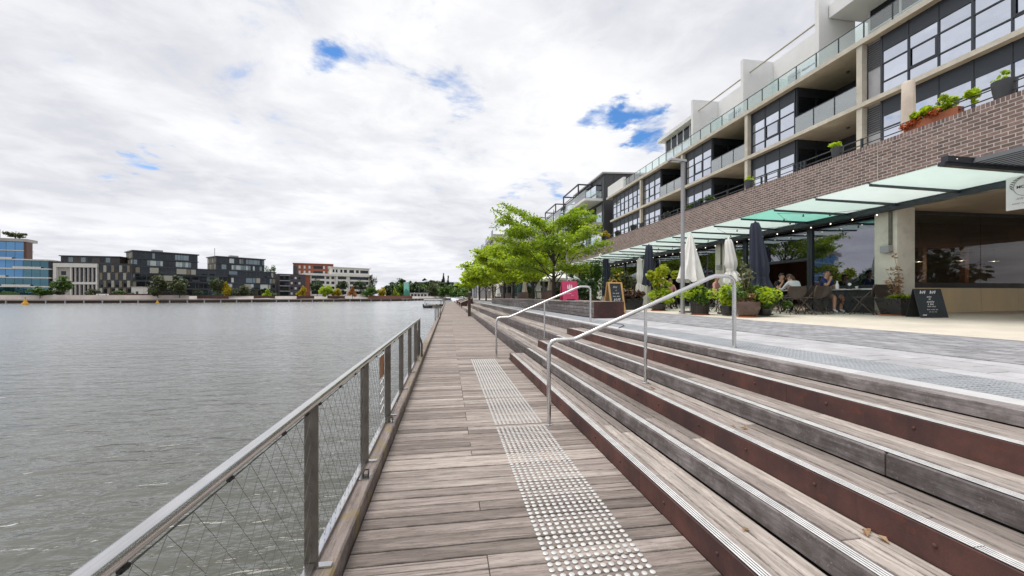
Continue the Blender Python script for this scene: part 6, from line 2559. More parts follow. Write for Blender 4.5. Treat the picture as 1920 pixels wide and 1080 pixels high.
for a, b in zip(Q[:-1], Q[1:]):
    A, B = Vector((a[0], a[1], 0)), Vector((b[0], b[1], 0))
    d = (B - A).normalized()
    n = Vector((d.y, -d.x, 0))
    q = MB()
    q.hexa([A + Vector((0, 0, -1.6)), B + Vector((0, 0, -1.6)), B + n * .3 + Vector((0, 0, -1.6)), A + n * .3 + Vector((0, 0, -1.6)), A + Vector((0, 0, -.05)), B + Vector((0, 0, -.05)), B + n * .3 + Vector((0, 0, -.05)), A + n * .3 + Vector((0, 0, -.05))])
    q.build('pile_wall', MAT['post_wood'], quay)
    q = MB()
    q.hexa([A - n * .4 + Vector((0, 0, -.045)), B - n * .4 + Vector((0, 0, -.045)), B + n * .6 + Vector((0, 0, -.045)), A + n * .6 + Vector((0, 0, -.045)), A - n * .4 + Vector((0, 0, WALK + .05)), B - n * .4 + Vector((0, 0, WALK + .05)), B + n * .6 + Vector((0, 0, WALK + .05)), A + n * .6 + Vector((0, 0, WALK + .05))])
    q.build('edge_beam', MAT['step'], quay)
    L = (B - A).length
    for k in range(int(L / 6)):
        p = A + d * (k * 6 + 3) + n * .5
        if p.x < -200:
            continue
        q = MB()
        q.box(p.x - .2, p.x + .2, p.y - .2, p.y + .2, -1.6, -.05)
        q.build('pile', MAT['lamp_grey'], quay)


def along(name, lab, a, b, off, h, z, mat, cat, thick=0.5, group=None, part='wall'):
    """straight low wall parallel to the quay"""
    A, B = Vector((a[0], a[1], 0)) + BK * off, Vector((b[0], b[1], 0)) + BK * off
    t = thing(name, (A.x, A.y, z), label=lab, category=cat)
    if group:
        t['group'] = group
    w = BK * thick
    q = MB()
    q.hexa([A + Vector((0, 0, z)), B + Vector((0, 0, z)), B + w + Vector((0, 0, z)), A + w + Vector((0, 0, z)), A + Vector((0, 0, z + h)), B + Vector((0, 0, z + h)), B + w + Vector((0, 0, z + h)), A + w + Vector((0, 0, z + h))])
    q.build(part, mat, t)
    return t


PINKC = M('pale_pink_concrete', (0.58, 0.52, 0.48), 0.85, var=0.12, scale=.3)
along('concrete_wall', 'long pale concrete terrace wall on the far bank below the brown panelled building', (-176, 187.7), (-114, 200), 7, 1.9, WALK, PINKC, 'wall')
along('concrete_wall', 'pale lawn edge wall on the far bank below the blue glass building', (-230, 178), (-178, 187.4), 6, 1.3, WALK, PINKC, 'wall')
for i, (a, b, lab) in enumerate((((-143, 195), (-120, 199), 'rust steel wall above the pale concrete terrace on the far bank'), ((-112, 202), (-101, 207), 'rust steel wall below the left grey green tree pair on the far bank'), ((-92, 212), (-84, 217), 'rust steel wall left of the small yellow tree on the far bank'), ((-76, 224), (-69, 230), 'rust steel wall left of the orange yellow tree on the far bank'), ((-64, 237), (-56, 243), 'rust steel wall behind the bright green tree on the far bank'))):
    along('rust_wall', lab, a, b, 9, 1.9 if i == 0 else 1.5, WALK + (.6 if i == 0 else .2), MAT['rust'], 'wall', group='rust walls on the far bank')
along('rust_wall', 'long rust steel quay wall at the right end of the far bank', (-46, 250), (-22, 270), 2, 1.9, WALK, M('pale_rust', (0.20, 0.09, 0.065), .8, var=.2), 'wall', group='rust walls on the far bank')
along('hedge', 'clipped green hedge in front of the blue glass building', (-232, 177.5), (-172, 188.5), 12, 1.4, LAND, M('clipped_hedge', (0.05, 0.09, 0.03), .9, var=.4, scale=2, bump=.1, bscale=3), 'hedge', 1.5, part='foliage')

# ---- far-bank buildings
win_cache = {}


def wmesh(w, h, d, mat):
    k = (round(w, 2), round(h, 2), round(d, 2), mat.name)
    if k not in win_cache:
        b = MB()
        b.box(0, w, -d, 0.02, 0, h)
        win_cache[k] = b.mesh(mat, name='window')
    return win_cache[k]


def block(name, lab, pl, pr, z0=LAND):
    A, B = Vector((pl[0], pl[1], 0)), Vector((pr[0], pr[1], 0))
    d = B - A
    t = thing(name, (A.x, A.y, z0), math.atan2(d.y, d.x), label=lab, category='building')
    return t, d.length


def lbox(t, nm, mat, x0, x1, y0, y1, z0, z1):
    b = MB()
    b.box(x0, x1, y0, y1, z0, z1)
    return sub(nm, b.mesh(mat, name=nm), t)


FG = random.Random(77)
BLUE = refl_glass('blue_tower_glass', (0.26, 0.52, 0.85), (0.01, 0.08, 0.20), 0.40, .0)
BLUE2 = refl_glass('teal_tower_glass', (0.22, 0.42, 0.52), (0.01, 0.05, 0.07), 0.35, .0)
PANEL = M('pale_blind_panel', (0.33, 0.33, 0.28), .7, var=.08)
PANEL2 = M('bronze_panel', (0.17, 0.15, 0.11), .6, var=.1)
PANEL3 = M('white_blind_panel', (0.50, 0.56, 0.55), .6, var=.05)
DKB = M('dark_bronze_cladding', (0.055, 0.048, 0.045), .6, var=.2, scale=.5)
REDB = M('red_brick_cladding', (0.27, 0.085, 0.05), .85, var=.18, scale=1.5)
WHB = M('off_white_cladding', (0.66, 0.65, 0.61), .8, var=.06, scale=.4)
GRB = M('warm_grey_cladding', (0.42, 0.40, 0.38), .8, var=.1, scale=.4)
GDARK = refl_glass('far_dark_glass', (0.4, 0.45, 0.5), (0.012, 0.014, 0.018), .05, .0)
GMID = refl_glass('far_grey_glass', (0.50, 0.62, 0.68), (0.03, 0.045, 0.05), .24, .0)

# A: blue glass with white ribbon slabs
t, L = block('blue_glass_building', 'blue glass office building with white ribbon floor slabs at the far left', (-203, 206.8), (-177.5, 213.2))
xt = L - 8.0
lbox(t, 'core', M('dark_core', (0.03, 0.04, 0.05), .5), 0.5, L - .6, 1.2, 22, 0, 16.0)
lbox(t, 'upper_core', MAT['frame'], 0.5, xt - .6, 1.2, 6, 16.0, 24.0)
fl = [(0.0, 3.9), (4.4, 7.9), (8.4, 11.9), (12.4, 15.9)]
for i, (a, b) in enumerate(fl):
    n = 9
    for k in range(n):
        w = (L - 1.4) / n
        sub('window', wmesh(w - .12, b - a, .05, BLUE if (k < 6 and i > 1) else BLUE2), t, (0.7 + k * w, 1.18, a))
for i, (a, b) in enumerate(((16.4, 19.8), (20.3, 23.9))):
    n = 6
    for k in range(n):
        w = (xt - 1.4) / n
        sub('window', wmesh(w - .12, b - a, .05, BLUE), t, (0.7 + k * w, 1.18, a))
for i, z in enumerate((3.9, 7.9, 11.9, 15.9)):
    pts_ = [(0, .4), (L - 1.2, .0), (L - .3, .5), (L, 1.6), (L, 8), (L - 1, 22), (0, 22)]
    b = MB()
    b.prism(pts_, z, z + .52, 'z')
    sub('floor_slab', b.mesh(WHB), t)
    b = MB()
    x0 = (L * .42, L * .12, L * .55, L * .2)[i]
    b.prism([(x0, .0), (x0 + 1.5, -.25), (x0 + 7, -.25), (x0 + 9, .0), (x0 + 9, .3), (x0, .3)], z + .05, z + 1.15, 'z')
    sub('balcony_front', b.mesh(WHB), t)
b = MB()
b.prism([(0, .2), (xt, .2), (xt + .2, 2), (xt, 6), (0, 6)], 19.9, 20.25, 'z')
sub('floor_slab', b.mesh(WHB), t)
b = MB()
b.prism([(0, -.6), (xt + .8, -.4), (xt + .8, 7), (0, 7)], 24.0, 25.3, 'z')
sub('roof', b.mesh(GRB), t)
lbox(t, 'side_pier', MAT['timber_red'], xt - .2, xt + .6, .1, 4.0, 16.45, 23.99)
b = MB()
b.tube([(xt - 10, 4, 25.3), (xt - 10, 4, 29.5)], .25, 6)
sub('mast', b.mesh(MAT['lamp_grey']), t)
make_tree('roof_garden_tree', 'green rooftop tree on the blue glass building', tuple(wm(t) @ Vector((xt - 5, 4, 25.3))), 4.0, 3.2, 0.8, MAT['leaf_olive'], 900, .5, 5, 'ball', None, 6, .12)

# B: pale building with tall fins
t, L = block('pale_fin_building', 'pale grey building with tall vertical fins right of the blue glass building', (-177.0, 214.6), (-160.6, 215.8))
lbox(t, 'body', GRB, 0, L, 1.0, 22, 0, 14.4)
lbox(t, 'frame_top', WHB, -.2, L, .0, 1.0, 13.2, 15.0)
lbox(t, 'frame_middle', WHB, 4.4, L, .1, 1.0, 5.4, 6.4)
lbox(t, 'frame_left', WHB, -.2, 1.0, 0, 1.0, 0, 13.19)
for k in range(7):
    lbox(t, 'fin', WHB, 6.0 + k * 1.62, 6.55 + k * 1.62, .2, .98, .2, 13.15) if k in (0, 6) else lbox(t, 'fin', GRB, 6.0 + k * 1.62, 6.5 + k * 1.62, .3, .98, .2, 13.15)
for lev in range(3):
    sub('window', wmesh(1.8, 1.8, .05, GDARK), t, (2.2, .99, 2.0 + lev * 3.8))
    sub('window', wmesh(.9, 1.6, .05, GDARK), t, (-.1 + 1.1, .99, 2.0 + lev * 3.8)) if lev == 9 else None
for k in range(6):
    sub('window', wmesh(1.0, 6.5, .03, GDARK), t, (6.6 + k * 1.62, .99, 6.6))
    sub('window', wmesh(1.0, 4.8, .03, GDARK), t, (6.6 + k * 1.62, .99, .4))
# dark penthouse storey on top
lbox(t, 'penthouse', DKB, 0.6, L + 7, 3, 18, 15.01, 18.4)
lbox(t, 'penthouse_roof', MAT['frame'], 0.2, L + 7.4, 2.4, 18.4, 18.41, 18.8)
for k in range(9):
    if k % 3 != 2:
        sub('window', wmesh(1.7, 2.2, .05, GMID if k % 2 else GDARK), t, (1.2 + k * 2.4, 2.99, 15.8))

# B2: brown building with checkerboard bays
t, L = block('brown_bay_building', 'dark brown building with checkerboard of pale projecting bays', (-160.2, 215.9), (-146.2, 214.7))
lbox(t, 'wall', DKB, 0, L, .6, 20, 0, 14.6)
lbox(t, 'parapet', MAT['frame'], -.1, L + .1, .4, 20, 14.61, 15.1)
for lev in range(4):
    for k in range(8):
        if (k + lev) % 2 == 0:
            sub('bay', wmesh(1.15, 3.1, .35, PANEL2 if (k + lev) % 4 else PANEL), t, (.3 + k * 1.72, .59, .5 + lev * 3.55))
        else:
            sub('window', wmesh(1.3, 2.6, .02, GDARK), t, (.3 + k * 1.72, .59, .7 + lev * 3.55))

# C: long dark block with penthouses
t, L = block('dark_panel_building', 'long black apartment building with scattered pale window panels on the far bank', (-146.0, 214.9), (-100.8, 260.7))
lbox(t, 'wall', MAT['dark'], 0, L, 1.0, 20, 0, 14.2)
for z in (0.0, 3.4, 6.9, 10.4, 13.9):
    lbox(t, 'floor_band', MAT['frame'], -.2, L + .2, .55, .999, z, z + .38)
for lev in range(4):
    z = .6 + lev * 3.48
    x = .3
    while x < L - 1.6:
        w = min(FG.choice((1.3, 1.7, 2.2, 3.0, 3.4, 4.2)), L - .3 - x)
        r = FG.random()
        if lev == 0:
            m, dp = (GDARK if r < .75 else GMID), .04
        elif r < .14:
            m, dp = PANEL, FG.uniform(.3, .9)
        elif r < .24:
            m, dp = PANEL2, FG.uniform(.2, .8)
        elif r < .31:
            m, dp = PANEL3, FG.uniform(.2, .6)
        elif r < .42:
            m, dp = GMID, .06
        else:
            m, dp = GDARK, .04
        sub('window', wmesh(w - .22, 2.55 + .2 * FG.random(), round(dp, 1), m), t, (x, .99, z))
        if FG.random() < .16 and lev:
            lbox(t, 'balcony_front', MAT['frame'], x, x + w - .2, -.35, -.25, z - .2, z + .85)
        x += w
for (xa, xb) in ((1.0, 26.2), (34.5, 58.5)):
    lbox(t, 'penthouse', MAT['dark'], xa, xb, 2.2, 15, 14.3, 21.2)
    lbox(t, 'penthouse_roof', MAT['frame'], xa - .5, xb + .5, 1.5, 15.6, 21.21, 21.75)
    lbox(t, 'penthouse_deck', MAT['frame'], xa - .4, xb + .4, 1.5, 2.19, 17.6, 17.9)
    for lev in range(2):
        x = xa + .2
        while x < xb - .8:
            w = min(FG.choice((1.1, 1.1, 1.4, 2.4)), xb - .15 - x)
            r = FG.random()
            m = (PANEL3 if r < .34 else (GMID if r < .62 else GDARK)) if lev == 0 else (GMID if r < .4 else (PANEL3 if r < .5 else (PANEL2 if r < .6 else GDARK)))
            sub('window', wmesh(w - .14, 2.5, .08, m), t, (x, 2.19, 14.75 + lev * 3.5))
            x += w
    lbox(t, 'roof_plant', MAT['lamp_grey'], xa + 8, xa + 12, 6, 9, 21.76, 22.9)
    for lev in range(2):
        for k in range(4):
            b = MB()
            b.box(xa - .08, xa + .02, 3.0 + k * 3.0, 5.4 + k * 3.0, 14.7 + lev * 3.5, 17.3 + lev * 3.5)
            sub('window', b.mesh(PANEL2 if (k + lev) % 2 else PANEL), t)
b = MB()
b.tube([(36, 9, 21.7), (36, 9, 26.5)], .15, 5)
sub('mast', b.mesh(MAT['lamp_grey']), t)

# D: dark brick block and red block behind
t, L = block('dark_brick_building', 'small dark violet brick building with square white windows', (-100.3, 262.6), (-88.0, 271.0))
lbox(t, 'wall', M('violet_brick', (0.06, 0.05, 0.06), .8, var=.2), 0, L, .8, 14, 0, 13.6)
for lev in range(4):
    lbox(t, 'balcony', MAT['lamp_grey'], .5, L * .42, -.2, .79, 2.9 + lev * 3.2, 3.2 + lev * 3.2)
    for k in range(3):
        sub('window', wmesh(1.1, 1.3, .04, PANEL3 if (k + lev) % 2 == 0 else GDARK), t, (L * .45 + k * 2.2, .79, 1.0 + lev * 3.2))
    sub('window', wmesh(L * .32, 2.2, .04, GDARK), t, (.8, .79, .4 + lev * 3.2))
t, L = block('red_brick_building', 'red brick apartment building rising behind the white balconied one', (-99.5, 283), (-76.5, 289))
lbox(t, 'wall', REDB, 0, L, .8, 22, 0, 21.2)
lbox(t, 'roof', REDB, -.3, L + .3, .3, 22.3, 21.21, 21.8)
lbox(t, 'corner_recess', MAT['dark'], -.02, 2.2, .4, .79, 14.5, 19.8)
for lev in range(2):
    for k in range(7):
        x = 3.2 + k * 2.9
        if k in (3, 4):
            if k == 3:
                sub('window', wmesh(5.6, 1.8, .04, GDARK), t, (x, .79, 14.9 + lev * 3.4))
            continue
        sub('window', wmesh(1.1, 1.9, .04, PANEL3), t, (x, .79, 14.9 + lev * 3.4))
# E: white balconied building
t, L = block('white_balcony_building', 'white apartment building with long dark balconies behind the autumn trees', (-88.8, 272.6), (-52.5, 296.0))
lbox(t, 'wall', WHB, 0, L, 1.4, 18, 0, 14.6)
lbox(t, 'brick_corner', REDB, -.05, 3.4, 1.0, 8, 0, 14.0)
lbox(t, 'roof_band', WHB, -.3, L + .2, .0, 1.39, 13.4, 14.7)
for lev in range(4):
    z = .5 + lev * 3.3
    for (xa, xb) in ((4.2, 12.0), (20.5, 26.0), (28.5, 41.0)):
        sub('window', wmesh(xb - xa, 1.9, .04, GDARK), t, (xa, 1.39, z + .9))
        lbox(t, 'balcony_front', WHB, xa, xb, .1, .3, z - .3, z + .75)
        lbox(t, 'balcony_floor', WHB, xa, xb, .301, 1.38, z - .3, z - .1)
    for k in range(2):
        sub('window', wmesh(1.9, 1.7, .04, GDARK), t, (13.2 + k * 3.2, 1.39, z + .9))
lbox(t, 'upper_block', WHB, 17, 43.0, 4, 18, 14.71, 19.2)
lbox(t, 'upper_roof', WHB, 16.5, 43.8, 3.2, 18.5, 19.21, 19.7)
for k, (x, w) in enumerate(((18.0, 1.2), (20.0, 1.2), (23.0, 1.4), (25.4, 2.0), (29.0, 3.2), (33.5, 2.0), (36.6, 5.6))):
    sub('window', wmesh(w, 2.0, .04, GDARK), t, (x, 3.99, 16.0))
lbox(t, 'lift_core', WHB, 19.2, 19.9, .2, 1.38, 0, 13.39)

# ---- far end of the lake
t = thing('teal_glass_column', (-33.2, 339.4, LAND), label='slim teal glass column at the far end of the lake', category='column')
lbox(t, 'shaft', refl_glass('teal_glass', (0.45, 0.75, 0.66), (0.10, 0.34, 0.28), .3, 0), -2.0, 2.0, -1.6, 1.6, 0, 11.2)
lbox(t, 'cap', MAT['lamp_grey'], -2.1, 2.1, -1.7, 1.7, 11.21, 11.5)
t = thing('lakeside_pavilion', (-24, 335, WALK), label='low white pavilion beside the teal column', category='building')
lbox(t, 'wall', WHB, -6, 8, 0, 6, 1.0, 4.0)
lbox(t, 'roof', MAT['lamp_grey'], -7, 9, -1, 7, 4.01, 4.4)
for k in range(5):
    sub('window', wmesh(1.8, 1.8, .04, GDARK), t, (-5.2 + k * 2.6, -.01, 1.6))
for i, (x, y, h) in enumerate(((-30.6, 336, 9.5), (-23.5, 345, 8.5), (-19.5, 347, 8.0))):
    t = thing('flag_pole', (x, y, LAND), label=['flag pole next to the teal column', 'middle of the three thin poles right of the teal column', 'rightmost thin pole right of the teal column'][i], category='pole', group='thin poles at the lake end')
    b = MB()
    b.tube([(0, 0, 0), (0, 0, h)], .12, 6)
    sub('pole', b.mesh(MAT['lamp_grey']), t)
    b = MB()
    b.lathe([(.25, 0), (.25, .2)], (0, 0, 0), 8)
    sub('base', b.mesh(MAT['lamp_grey']), t)
t = thing('distant_tower', (12, 900, 1), label='tiny pale blue tower far away behind the lake end trees', category='building')
lbox(t, 'wall', M('hazy_blue_wall', (0.42, 0.55, 0.62), .6), -13, 13, 0, 20, 0, 33)
for k in range(8):
    sub('window', wmesh(24, 2.2, .1, GMID), t, (-12, -.02, 2 + k * 3.8))
t = thing('low_far_building', (-16, 420, 1), label='long low dark roofed building among the trees at the lake end', category='building')
lbox(t, 'wall', GRB, -14, 20, 0, 12, 0, 14)
lbox(t, 'roof', MAT['dark'], -15, 22, -1, 13, 14.01, 15.4)
for k in range(8):
    sub('window', wmesh(2.6, 2.0, .1, GDARK), t, (-12.5 + k * 4, -.02, 10.5))
t = thing('low_far_building', (-40, 400, 1), label='small grey building left of the teal column behind trees', category='building')
lbox(t, 'wall', MAT['lamp_grey'], -8, 6, 0, 12, 0, 13)
for k in range(4):
    sub('window', wmesh(2.4, 2.0, .1, GDARK), t, (-7 + k * 3.2, -.02, 9.5))

# ---- trees of the far bank
def ftree(x, y, z, H, R_, mat, lab, seed, style='ball', n=900, ls=.55, group='trees on the far bank'):
    return make_tree('bank_tree', lab, (x, y, z), H, R_, H * .14, MAT[mat], int(n * 2.2), ls * .85, seed, style, group, 16, .14)


ftree(-161.3, 199.7, 1.9, 8.0, 3.2, 'leaf_green', 'round green tree in front of the pale fin building', 1)
ftree(-166.5, 196.0, 0.9, 4.6, 3.0, 'leaf_green', 'low green bush in front of the blue glass building', 2)
ftree(-127.1, 202.4, 1.0, 9.8, 4.2, 'leaf_olive', 'grey green tree left of the pair before the black building', 3, n=1300)
ftree(-118.9, 203.1, 1.0, 9.9, 4.0, 'leaf_olive', 'grey green tree right of the pair before the black building', 4, n=1300)
ftree(-109.6, 214.8, 1.9, 10.3, 2.6, 'leaf_olive', 'slender grey green tree left of the yellow tree', 5)
ftree(-106.9, 217.4, 1.4, 7.7, 3.0, 'leaf_yellow', 'bright yellow tree before the black building', 6, 'pine', 1100)
ftree(-101.1, 223.6, 1.4, 6.8, 3.0, 'leaf_olive', 'dull green tree between the two yellow trees', 7)
ftree(-91.5, 225.1, .5, 5.6, 2.0, 'leaf_lime', 'small yellow green tree before the dark brick building', 8, 'pine', 700)
ftree(-95.0, 231.0, 1.0, 5.5, 2.4, 'leaf_dark', 'dark tree between the small yellow green tree and the golden tree', 18)
ftree(-79.4, 240.4, .5, 7.8, 3.2, 'leaf_yellow', 'golden yellow tree before the red cornered white building', 9, 'pine', 1100)
ftree(-76.3, 255.1, 1.9, 11.2, 3.8, 'leaf_dark', 'tall dark gum tree before the white building', 10)
ftree(-65.9, 238.3, .5, 7.6, 3.7, 'leaf_lime', 'broad bright green tree before the white building', 11, n=1300)
ftree(-61.5, 240.6, .5, 6.0, 2.4, 'leaf_yellow', 'yellow tree touching the broad bright green tree', 12)
ftree(-53.8, 243.4, .5, 6.8, 2.8, 'leaf_orange', 'orange autumn tree before the white building', 13, 'pine', 1000)
ftree(-46.6, 255.5, .5, 7.6, 4.2, 'leaf_green', 'broad dark green tree right of the orange tree', 14, n=1300)
ftree(-54.5, 266.8, 1.9, 11.4, 3.6, 'leaf_dark', 'dark gum tree behind the orange tree', 15)
ftree(-64.0, 262.0, 1.9, 10.0, 3.2, 'leaf_dark', 'dark gum tree before the white lift tower', 16)
ftree(-41.7, 271.9, .8, 6.6, 2.8, 'leaf_yellow', 'yellow green tree left of the pair by the rust quay', 19)
ftree(-38.5, 277.5, .8, 8.4, 3.0, 'leaf_dark', 'dark tree between the yellow green pair by the rust quay', 20)
ftree(-34.6, 278.9, .8, 6.8, 2.4, 'leaf_lime', 'yellow green tree right of the pair by the rust quay', 21, 'pine', 700)
ftree(-52, 296, 1.9, 14.5, 3.0, 'leaf_olive', 'tall thin tree at the right end of the white building', 22)
ftree(-184, 232, 1.9, 17.5, 4.0, 'leaf_dark', 'tree showing above the roofs between blue glass and pale fin buildings', 23)
ftree(-112, 282, 1.9, 19.5, 5.0, 'leaf_green', 'tree top showing between the black and red buildings', 24)
p1_ = make_tree('wood_tree', 'dark leafy tree in the belt at the end of the lake', (-28, 362, 1), 13, 7.0, 2.0, MAT['leaf_dark'], 1500, 1.1, 201, 'ball', 'tree belt at the end of the lake', 12, .3)
p2_ = make_tree('wood_tree', 'mid green tree in the belt at the end of the lake', (-2, 300, 1), 9, 6.0, 1.0, MAT['leaf_green'], 1500, 1.0, 202, 'ball', 'tree belt at the end of the lake', 12, .3)
p3_ = make_tree('wood_tree', 'olive tree in the belt at the end of the lake', (-12, 345, 1), 11, 6.0, 2.0, MAT['leaf_olive'], 1300, 1.0, 203, 'ball', 'tree belt at the end of the lake', 12, .3)
labs = {id(p1_): 'dark leafy tree in the belt at the end of the lake', id(p2_): 'mid green tree in the belt at the end of the lake', id(p3_): 'olive tree in the belt at the end of the lake'}
tr2 = random.Random(8)
for i in range(26):
    p = (p1_, p2_, p3_, p1_)[i % 4]
    x = -50 + i * 2.9 + tr2.uniform(-1.5, 1.5)
    y = 372 + tr2.uniform(-22, 30)
    if x > -2:
        y = 408 + tr2.uniform(0, 30)
    dup(p, (x, y, 1.0), tr2.uniform(0, 6.28), tr2.uniform(.85, 1.35))
for i, (x, y, s) in enumerate(((3.2, 330, .75), (6, 318, .8), (8, 290, .8), (9, 255, .75), (7.5, 225, .7), (9, 190, .7), (1.8, 360, .9))):
    dup(p2_, (x + 3.0, y, 1.0), i * 1.3, s, label='mid green tree beside the far promenade end')
for (x, y, H, R_, lab, sd) in ((-4, 385, 22, 3.2, 'tall dark cypress at the end of the lake', 31), (0.5, 388, 19.5, 3.0, 'second dark cypress beside the tallest one', 32)):
    make_tree('cypress_tree', lab, (x, y, 1), H, R_, 1.0, MAT['leaf_dark'], 1500, .9, sd, 'pine', None, 22, .3)


# wooded shore continuing to the left of the view
wp = []
wg = np.random.default_rng(55)
for i in range(70):
    f = i / 69
    x, y = -325 - 120 * math.sin(f * 2.2), -400 + f * 520
    wp.append(shrub_pts(260, (x - 12 + wg.normal() * 8, y, LAND + 6), (9, 9, 7 + wg.uniform(0, 4)), 500 + i, .3, 4))
for i in range(34):
    f = i / 33
    x, y = -425 + f * 205, 158 + f * 52
    wp.append(shrub_pts(320, (x, y + 12 + wg.normal() * 5, LAND + 5), (8, 8, 6 + wg.uniform(0, 4)), 600 + i, .3, 4))
link('far_wood', leaf_mesh('far_wood', np.concatenate(wp), 1.9, MAT['leaf_dark'], 9), None, kind='stuff', label='dark wooded shore of the lake left of the view', category='wood')

# low planting along the foot of the far buildings
bl_ = ['beside the blue glass building', 'before the pale fin building', 'before the brown bays', 'left of the white kiosk', 'right of the grey green tree pair', 'right of the yellow tree', 'before the dark brick building', 'below the red brick corner', 'before the white balconies', 'right of the orange tree']
for i, (x, y) in enumerate(((-183, 203), (-168, 206), (-156, 207), (-143.5, 205.5), (-114, 208), (-104, 221), (-94, 236), (-84, 247), (-71, 252), (-50, 262))):
    ftree(x, y, LAND - .3, 2.6 + (i % 3) * .7, 2.2 + (i % 2) * .8, ('leaf_green', 'leaf_dark', 'leaf_olive')[i % 3], 'low bush ' + bl_[i], 400 + i, 'ball', 380, .4, 'bushes on the far bank')
# trees of the courtyard behind the entrance, mirrored in its window
for (x, y, H, R_, lab, sd) in ((31, -9, 9.5, 2.6, 'courtyard conifer mirrored in the entrance window', 301), (27.5, -16, 5.0, 3.2, 'round courtyard tree mirrored in the entrance window', 302), (38, -8, 6.0, 4.0, 'broad courtyard tree mirrored in the entrance window', 303)):
    make_tree('courtyard_tree', lab, (x, y, 1.2), H, R_, .8, MAT['leaf_dark'], 1500, .4, sd, 'pine' if sd == 301 else 'ball', 'courtyard trees', 14, .2)

# ---- buoys, boats, cars
def buoy(x, y, s, lab):
    t = thing('buoy', (x, y, WATER_Z), label=lab, category='buoy', group='yellow buoys on the lake')
    YB = MAT['_buoy']
    b = MB()
    b.lathe([(.35 * s, -.3 * s), (.62 * s, 0), (.62 * s, .35 * s), (.5 * s, .5 * s)], (0, 0, 0), 14)
    sub('float', b.mesh(YB, True), t)
    b = MB()
    b.lathe([(.42 * s, .5 * s), (.14 * s, 1.45 * s), (.05 * s, 1.5 * s)], (0, 0, 0), 10)
    sub('cone', b.mesh(YB, True), t)
    b = MB()
    b.lathe([(.0, 1.5 * s), (.16 * s, 1.66 * s), (0, 1.82 * s)], (0, 0, 0), 8, capb=False, capt=False)
    sub('topmark', b.mesh(MAT['dark']), t)


MAT['_buoy'] = M('yellow_buoy_paint', (0.62, 0.33, 0.01), .4)
buoy(-137.2, 156.7, 1.35, 'larger yellow buoy floating at the left')
buoy(-119.5, 190.0, 0.85, 'smaller yellow buoy floating near the far quay')


def boat(x, y, rz, lab, cover):
    t = thing('tour_boat', (x, y, WATER_Z), R(rz), label=lab, category='boat', group='small boats moored by the boardwalk')
    b = MB()
    secs = [(-2.6, .7, .55), (-1.2, .95, .6), (0.8, .98, .62), (2.0, .7, .68), (2.8, .08, .78)]
    vs = []
    for (px, hw, top) in secs:
        vs += [(px, -hw, top), (px, -hw * .75, -.12), (px, hw * .75, -.12), (px, hw, top)]
    fs = [(0, 1, 2, 3)]
    for i in range(len(secs) - 1):
        for k in range(3):
            a = i * 4 + k
            fs.append((a, a + 4, a + 5, a + 1))
    fs.append((16, 19, 18, 17))
    b.add(vs, fs)
    sub('hull', b.mesh(MAT['dark']), t)
    b = MB()
    b.box(-2.4, 1.9, -.85, .85, .30, .36)
    sub('deck', b.mesh(MAT['lamp_grey']), t)
    b = MB()
    for px in (-2.2, 1.6):
        for py in (-.8, .8):
            b.tube([(px, py, .5), (px, py, 1.9)], .03, 5)
    sub('canopy_posts', b.mesh(MAT['steel_flat']), t)
    b = MB()
    b.hexa([(-2.5, -.95, 1.9), (1.9, -.95, 1.9), (1.9, .95, 1.9), (-2.5, .95, 1.9), (-2.3, -.6, 2.08), (1.7, -.6, 2.08), (1.7, .6, 2.08), (-2.3, .6, 2.08)])
    sub('canopy', b.mesh(cover), t)
    b = MB()
    b.box(-1.9, 1.2, -.75, -.4, .361, .75)
    b.box(-1.9, 1.2, .4, .75, .361, .75)
    sub('seats', b.mesh(MAT['letter']), t)
    b = MB()
    b.box(-2.7, -2.45, -.2, .2, .2, .9)
    sub('outboard_motor', b.mesh(MAT['black']), t)


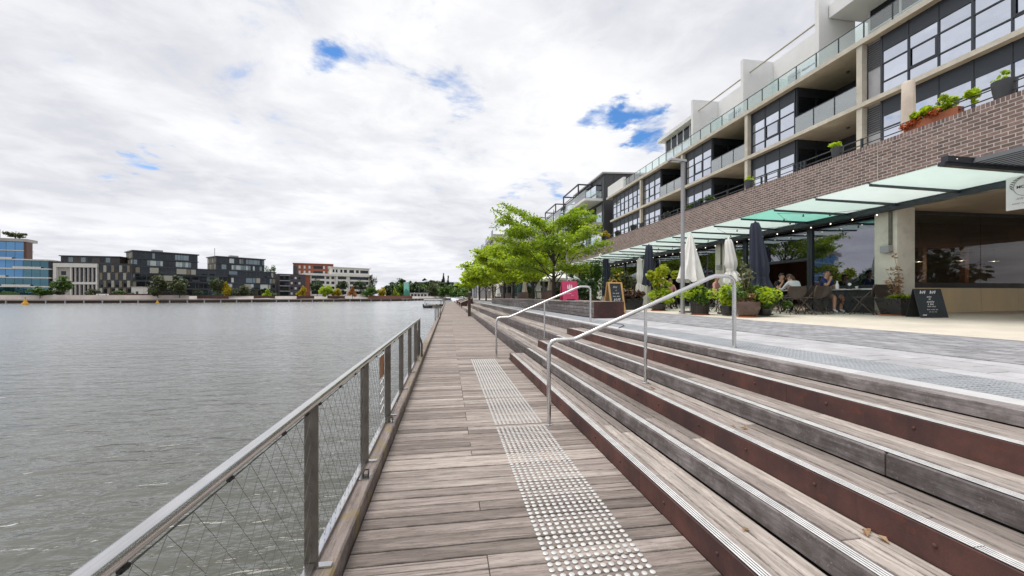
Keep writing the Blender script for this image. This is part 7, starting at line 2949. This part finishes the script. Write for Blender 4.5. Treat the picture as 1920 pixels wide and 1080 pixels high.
boat(-3.2, 99.0, 8, 'nearest dark hulled tour boat moored beside the boardwalk', MAT['lamp_grey'])
boat(-3.0, 108.5, 20, 'farther dark hulled tour boat moored behind the first', MAT['dark'])
t = thing('floating_jetty', (-2.0, 106, WATER_Z), label='low floating jetty under the moored boats', category='jetty')
b = MB()
b.box(-1.6, 1.2, -9, 14, -.3, .35)
sub('pontoon', b.mesh(MAT['step']), t)
for k in range(4):
    b = MB()
    b.tube([(1.0, -8 + k * 7, -1), (1.0, -8 + k * 7, 1.9)], .12, 8)
    sub('pile', b.mesh(MAT['lamp_grey']), t)


def car(x, y, rz, lab, mat):
    t = thing('parked_car', (x, y, LAND), R(rz), label=lab, category='car', group='cars parked on the far bank')
    b = MB()
    b.prism([(-2.1, .3), (2.1, .3), (2.15, .7), (1.3, .9), (-2.0, .95), (-2.15, .6)], -.85, .85)
    sub('body', b.mesh(mat), t)
    b = MB()
    b.prism([(-1.7, .951), (1.0, .951), (.35, 1.45), (-1.2, 1.48)], -.74, .74)
    sub('cabin', b.mesh(GDARK), t)
    for px in (-1.35, 1.35):
        for py in (-.86, .72):
            b = MB()
            b.lathe([(.32, 0), (.32, .16)], (0, 0, 0), 12)
            m = b.mesh(MAT['black'])
            m.transform(Matrix.Translation((px, py + .15, .32)) @ Matrix.Rotation(R(90), 4, 'X'))
            sub('wheel', m, t)


WCAR = M('white_car_paint', (0.75, 0.75, 0.75), .3)
car(-150.5, 205.5, 12, 'leftmost white car parked before the brown bay building', WCAR)
car(-145.8, 206.5, 12, 'second white car parked before the brown bay building', WCAR)
car(-140.8, 207.4, 12, 'third white car parked before the brown bay building', WCAR)
t = thing('white_kiosk', (-139.0, 209.5, LAND), label='small white kiosk at the corner of the black building', category='kiosk')
lbox(t, 'body', WHB, -2.3, 2.3, -1.5, 1.5, 0, 4.0)
lbox(t, 'roof', GRB, -2.5, 2.5, -1.7, 1.7, 4.01, 4.25)
lbox(t, 'door', MAT['dark'], -.5, .5, -1.53, -1.501, 0, 2.1)
